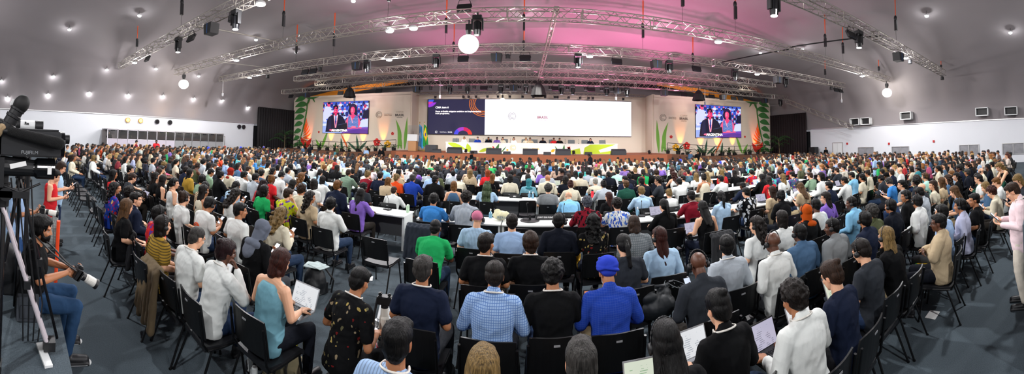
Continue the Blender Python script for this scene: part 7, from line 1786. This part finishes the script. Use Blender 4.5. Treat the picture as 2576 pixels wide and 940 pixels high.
def rear_lens(x, y, z, r_, lb, ring, word):
    r = empty('video_camera', (x, y, z)); tag(r, lb, 'video camera')
    m = MB(); m.lathe((0, 0, 0), [(r_ * .9, -.12), (r_, -.06), (r_, -.05)], 28, 'y'); m.lathe((0, 0, 0), [(r_, .075), (r_ * 1.04, .08), (r_ * 1.08, .15), (r_ * .98, .15)], 28, 'y'); m.obj('lens_barrel', M_BLACK, r)
    m = MB(); m.lathe((0, 0, 0), [(r_ * 1.02, -.055), (r_ * 1.02, .075)], 28, 'y'); m.obj('white_band', M_WHITEP, r)
    if ring: m = MB(); m.lathe((0, 0, 0), [(r_ * 1.05, .06), (r_ * 1.05, .078)], 28, 'y'); m.obj('orange_ring', plain('rim_orange', 'd8541c', .5), r); m = MB(); m.box((r_ * 1.02, 0, 0), (.004, .10, .008)); m.obj('red_line', plain('ring_red', 'c82838', .5), r)
    text(word, r_ * .75, (r_ * .98, 0, r_ * .42), (R(90) - .42, 0, PI / 2), M_BLACK, r, extrude=.006)
    m = MB(); m.box((0, -.22, 0), (r_ * 1.8, .24, r_ * 1.9)); m.tube((0, -.22, -.03), (0, -.22, .6 - z), .02, n=10); m.tube((0, .0, -r_ * .9), (0, -.2, -r_ * .9), .01); m.obj('camera_body', M_BLACK, r)
rear_lens(-2.95, .06, 2.345, .050, 'rear video camera lens with white band, peeping over the box lens', False, 'Re')
rear_lens(-3.05, .32, 2.235, .042, 'rear video camera lens lettered AP with red line and orange ring', True, 'AP')

# ---------------------------------------------------------------- labels that single out each person, chair and laptop
def zone(x, y):
    d = math.hypot(x, y); a = math.degrees(math.atan2(x, y))
    w_ = 'far left' if a < -62 else 'left' if a < -25 else 'centre' if a < 18 else 'right' if a < 55 else 'far right'
    return w_, ('nearest rows' if y < 3.4 else 'near rows' if y < 6.4 else 'middle rows' if y < 10.5 else 'back rows')
pp = [p for p in PEOPLE_DONE if not p.get('_fixed')]
short = {}
by = {}
for p in pp: by.setdefault(p['_look'], []).append(p)
for look, l in by.items():
    if len(l) == 1:
        s_ = '%s, %s, %s' % ((look,) + zone(l[0]['_x'], l[0]['_y'])); l[0]['label'] = 'person with ' + s_; short[l[0].name] = s_; continue
    z = {}
    for p in l: z.setdefault(zone(p['_x'], p['_y']), []).append(p)
    for (w_, rw), q in z.items():
        q.sort(key=lambda p: math.atan2(p['_x'], p['_y']))
        for i, p in enumerate(q):
            s_ = '%s, %s, %s%s' % (look, w_, rw, '' if len(q) == 1 else ', %s from left' % ORD[i]); p['label'] = 'person with ' + s_; short[p.name] = s_
for p in PEOPLE_DONE: p['group'] = 'seated audience' if not p.get('_fixed') else p.get('group', 'standing and stage people')
def clip(pre, alt, body):
    t = pre + body; return t if len(t.split()) <= 16 else ' '.join((alt + body).split()[:16])
emp = [c for c in CHAIRS if not c.get('_p')]; zz = {}
for c in emp: zz.setdefault(zone(c.location.x, c.location.y), []).append(c)
for (w_, rw), l in zz.items():
    l.sort(key=lambda c: math.atan2(c.location.x, c.location.y))
    for i, c in enumerate(l): c['label'] = 'empty black stacking chair, %s, %s, %s from left among the empty ones' % (w_, rw, ORD[min(i, 39)])
for c in CHAIRS:
    if c.get('_p'): c['label'] = clip('black chair under person with ', 'chair under ', short.get(c['_p'], 'a person'))
for o, k, wh in LAPS: pass
# laptops on laps take their owner's full words
# uniqueness and clean-up
seen = {}
for o in bpy.data.objects:
    if o.parent is None and o.get('label'):
        seen.setdefault(o['label'], []).append(o)
for lb, l in seen.items():
    if len(l) > 1:
        l.sort(key=lambda o: (math.atan2(o.matrix_world.translation.x if not o.location else o.location.x, max(.01, o.location.y))))
        for i, o in enumerate(l): o['label'] = ' '.join(lb.split()[:12]) + ', %s from left' % ORD[min(i, 39)]
for rep in range(3):
    seen = {}
    for o in bpy.data.objects:
        if o.parent is None and o.get('label'): seen.setdefault(o['label'], []).append(o)
    for lb, l in seen.items():
        if len(l) > 1:
            l.sort(key=lambda o: o.location.y)
            for i, o in enumerate(l): o['label'] = ' '.join(lb.split()[:13]) + (', nearer one' if i == 0 else ', farther one' if i == 1 else ', %s in depth' % ORD[min(i, 39)])
for o in bpy.data.objects:
    for k in ('_look', '_fixed', '_x', '_y', '_who', '_p'):
        if k in o: del o[k]
# prototypes never placed are removed
for pr_, used in [(LAPT[i], LUSED[i]) for i in range(5)] + [(PL[0], not first[0]), (PL[1], not first[1])]:
    if not used:
        for c in list(pr_.children_recursive) + [pr_]: bpy.data.objects.remove(c)
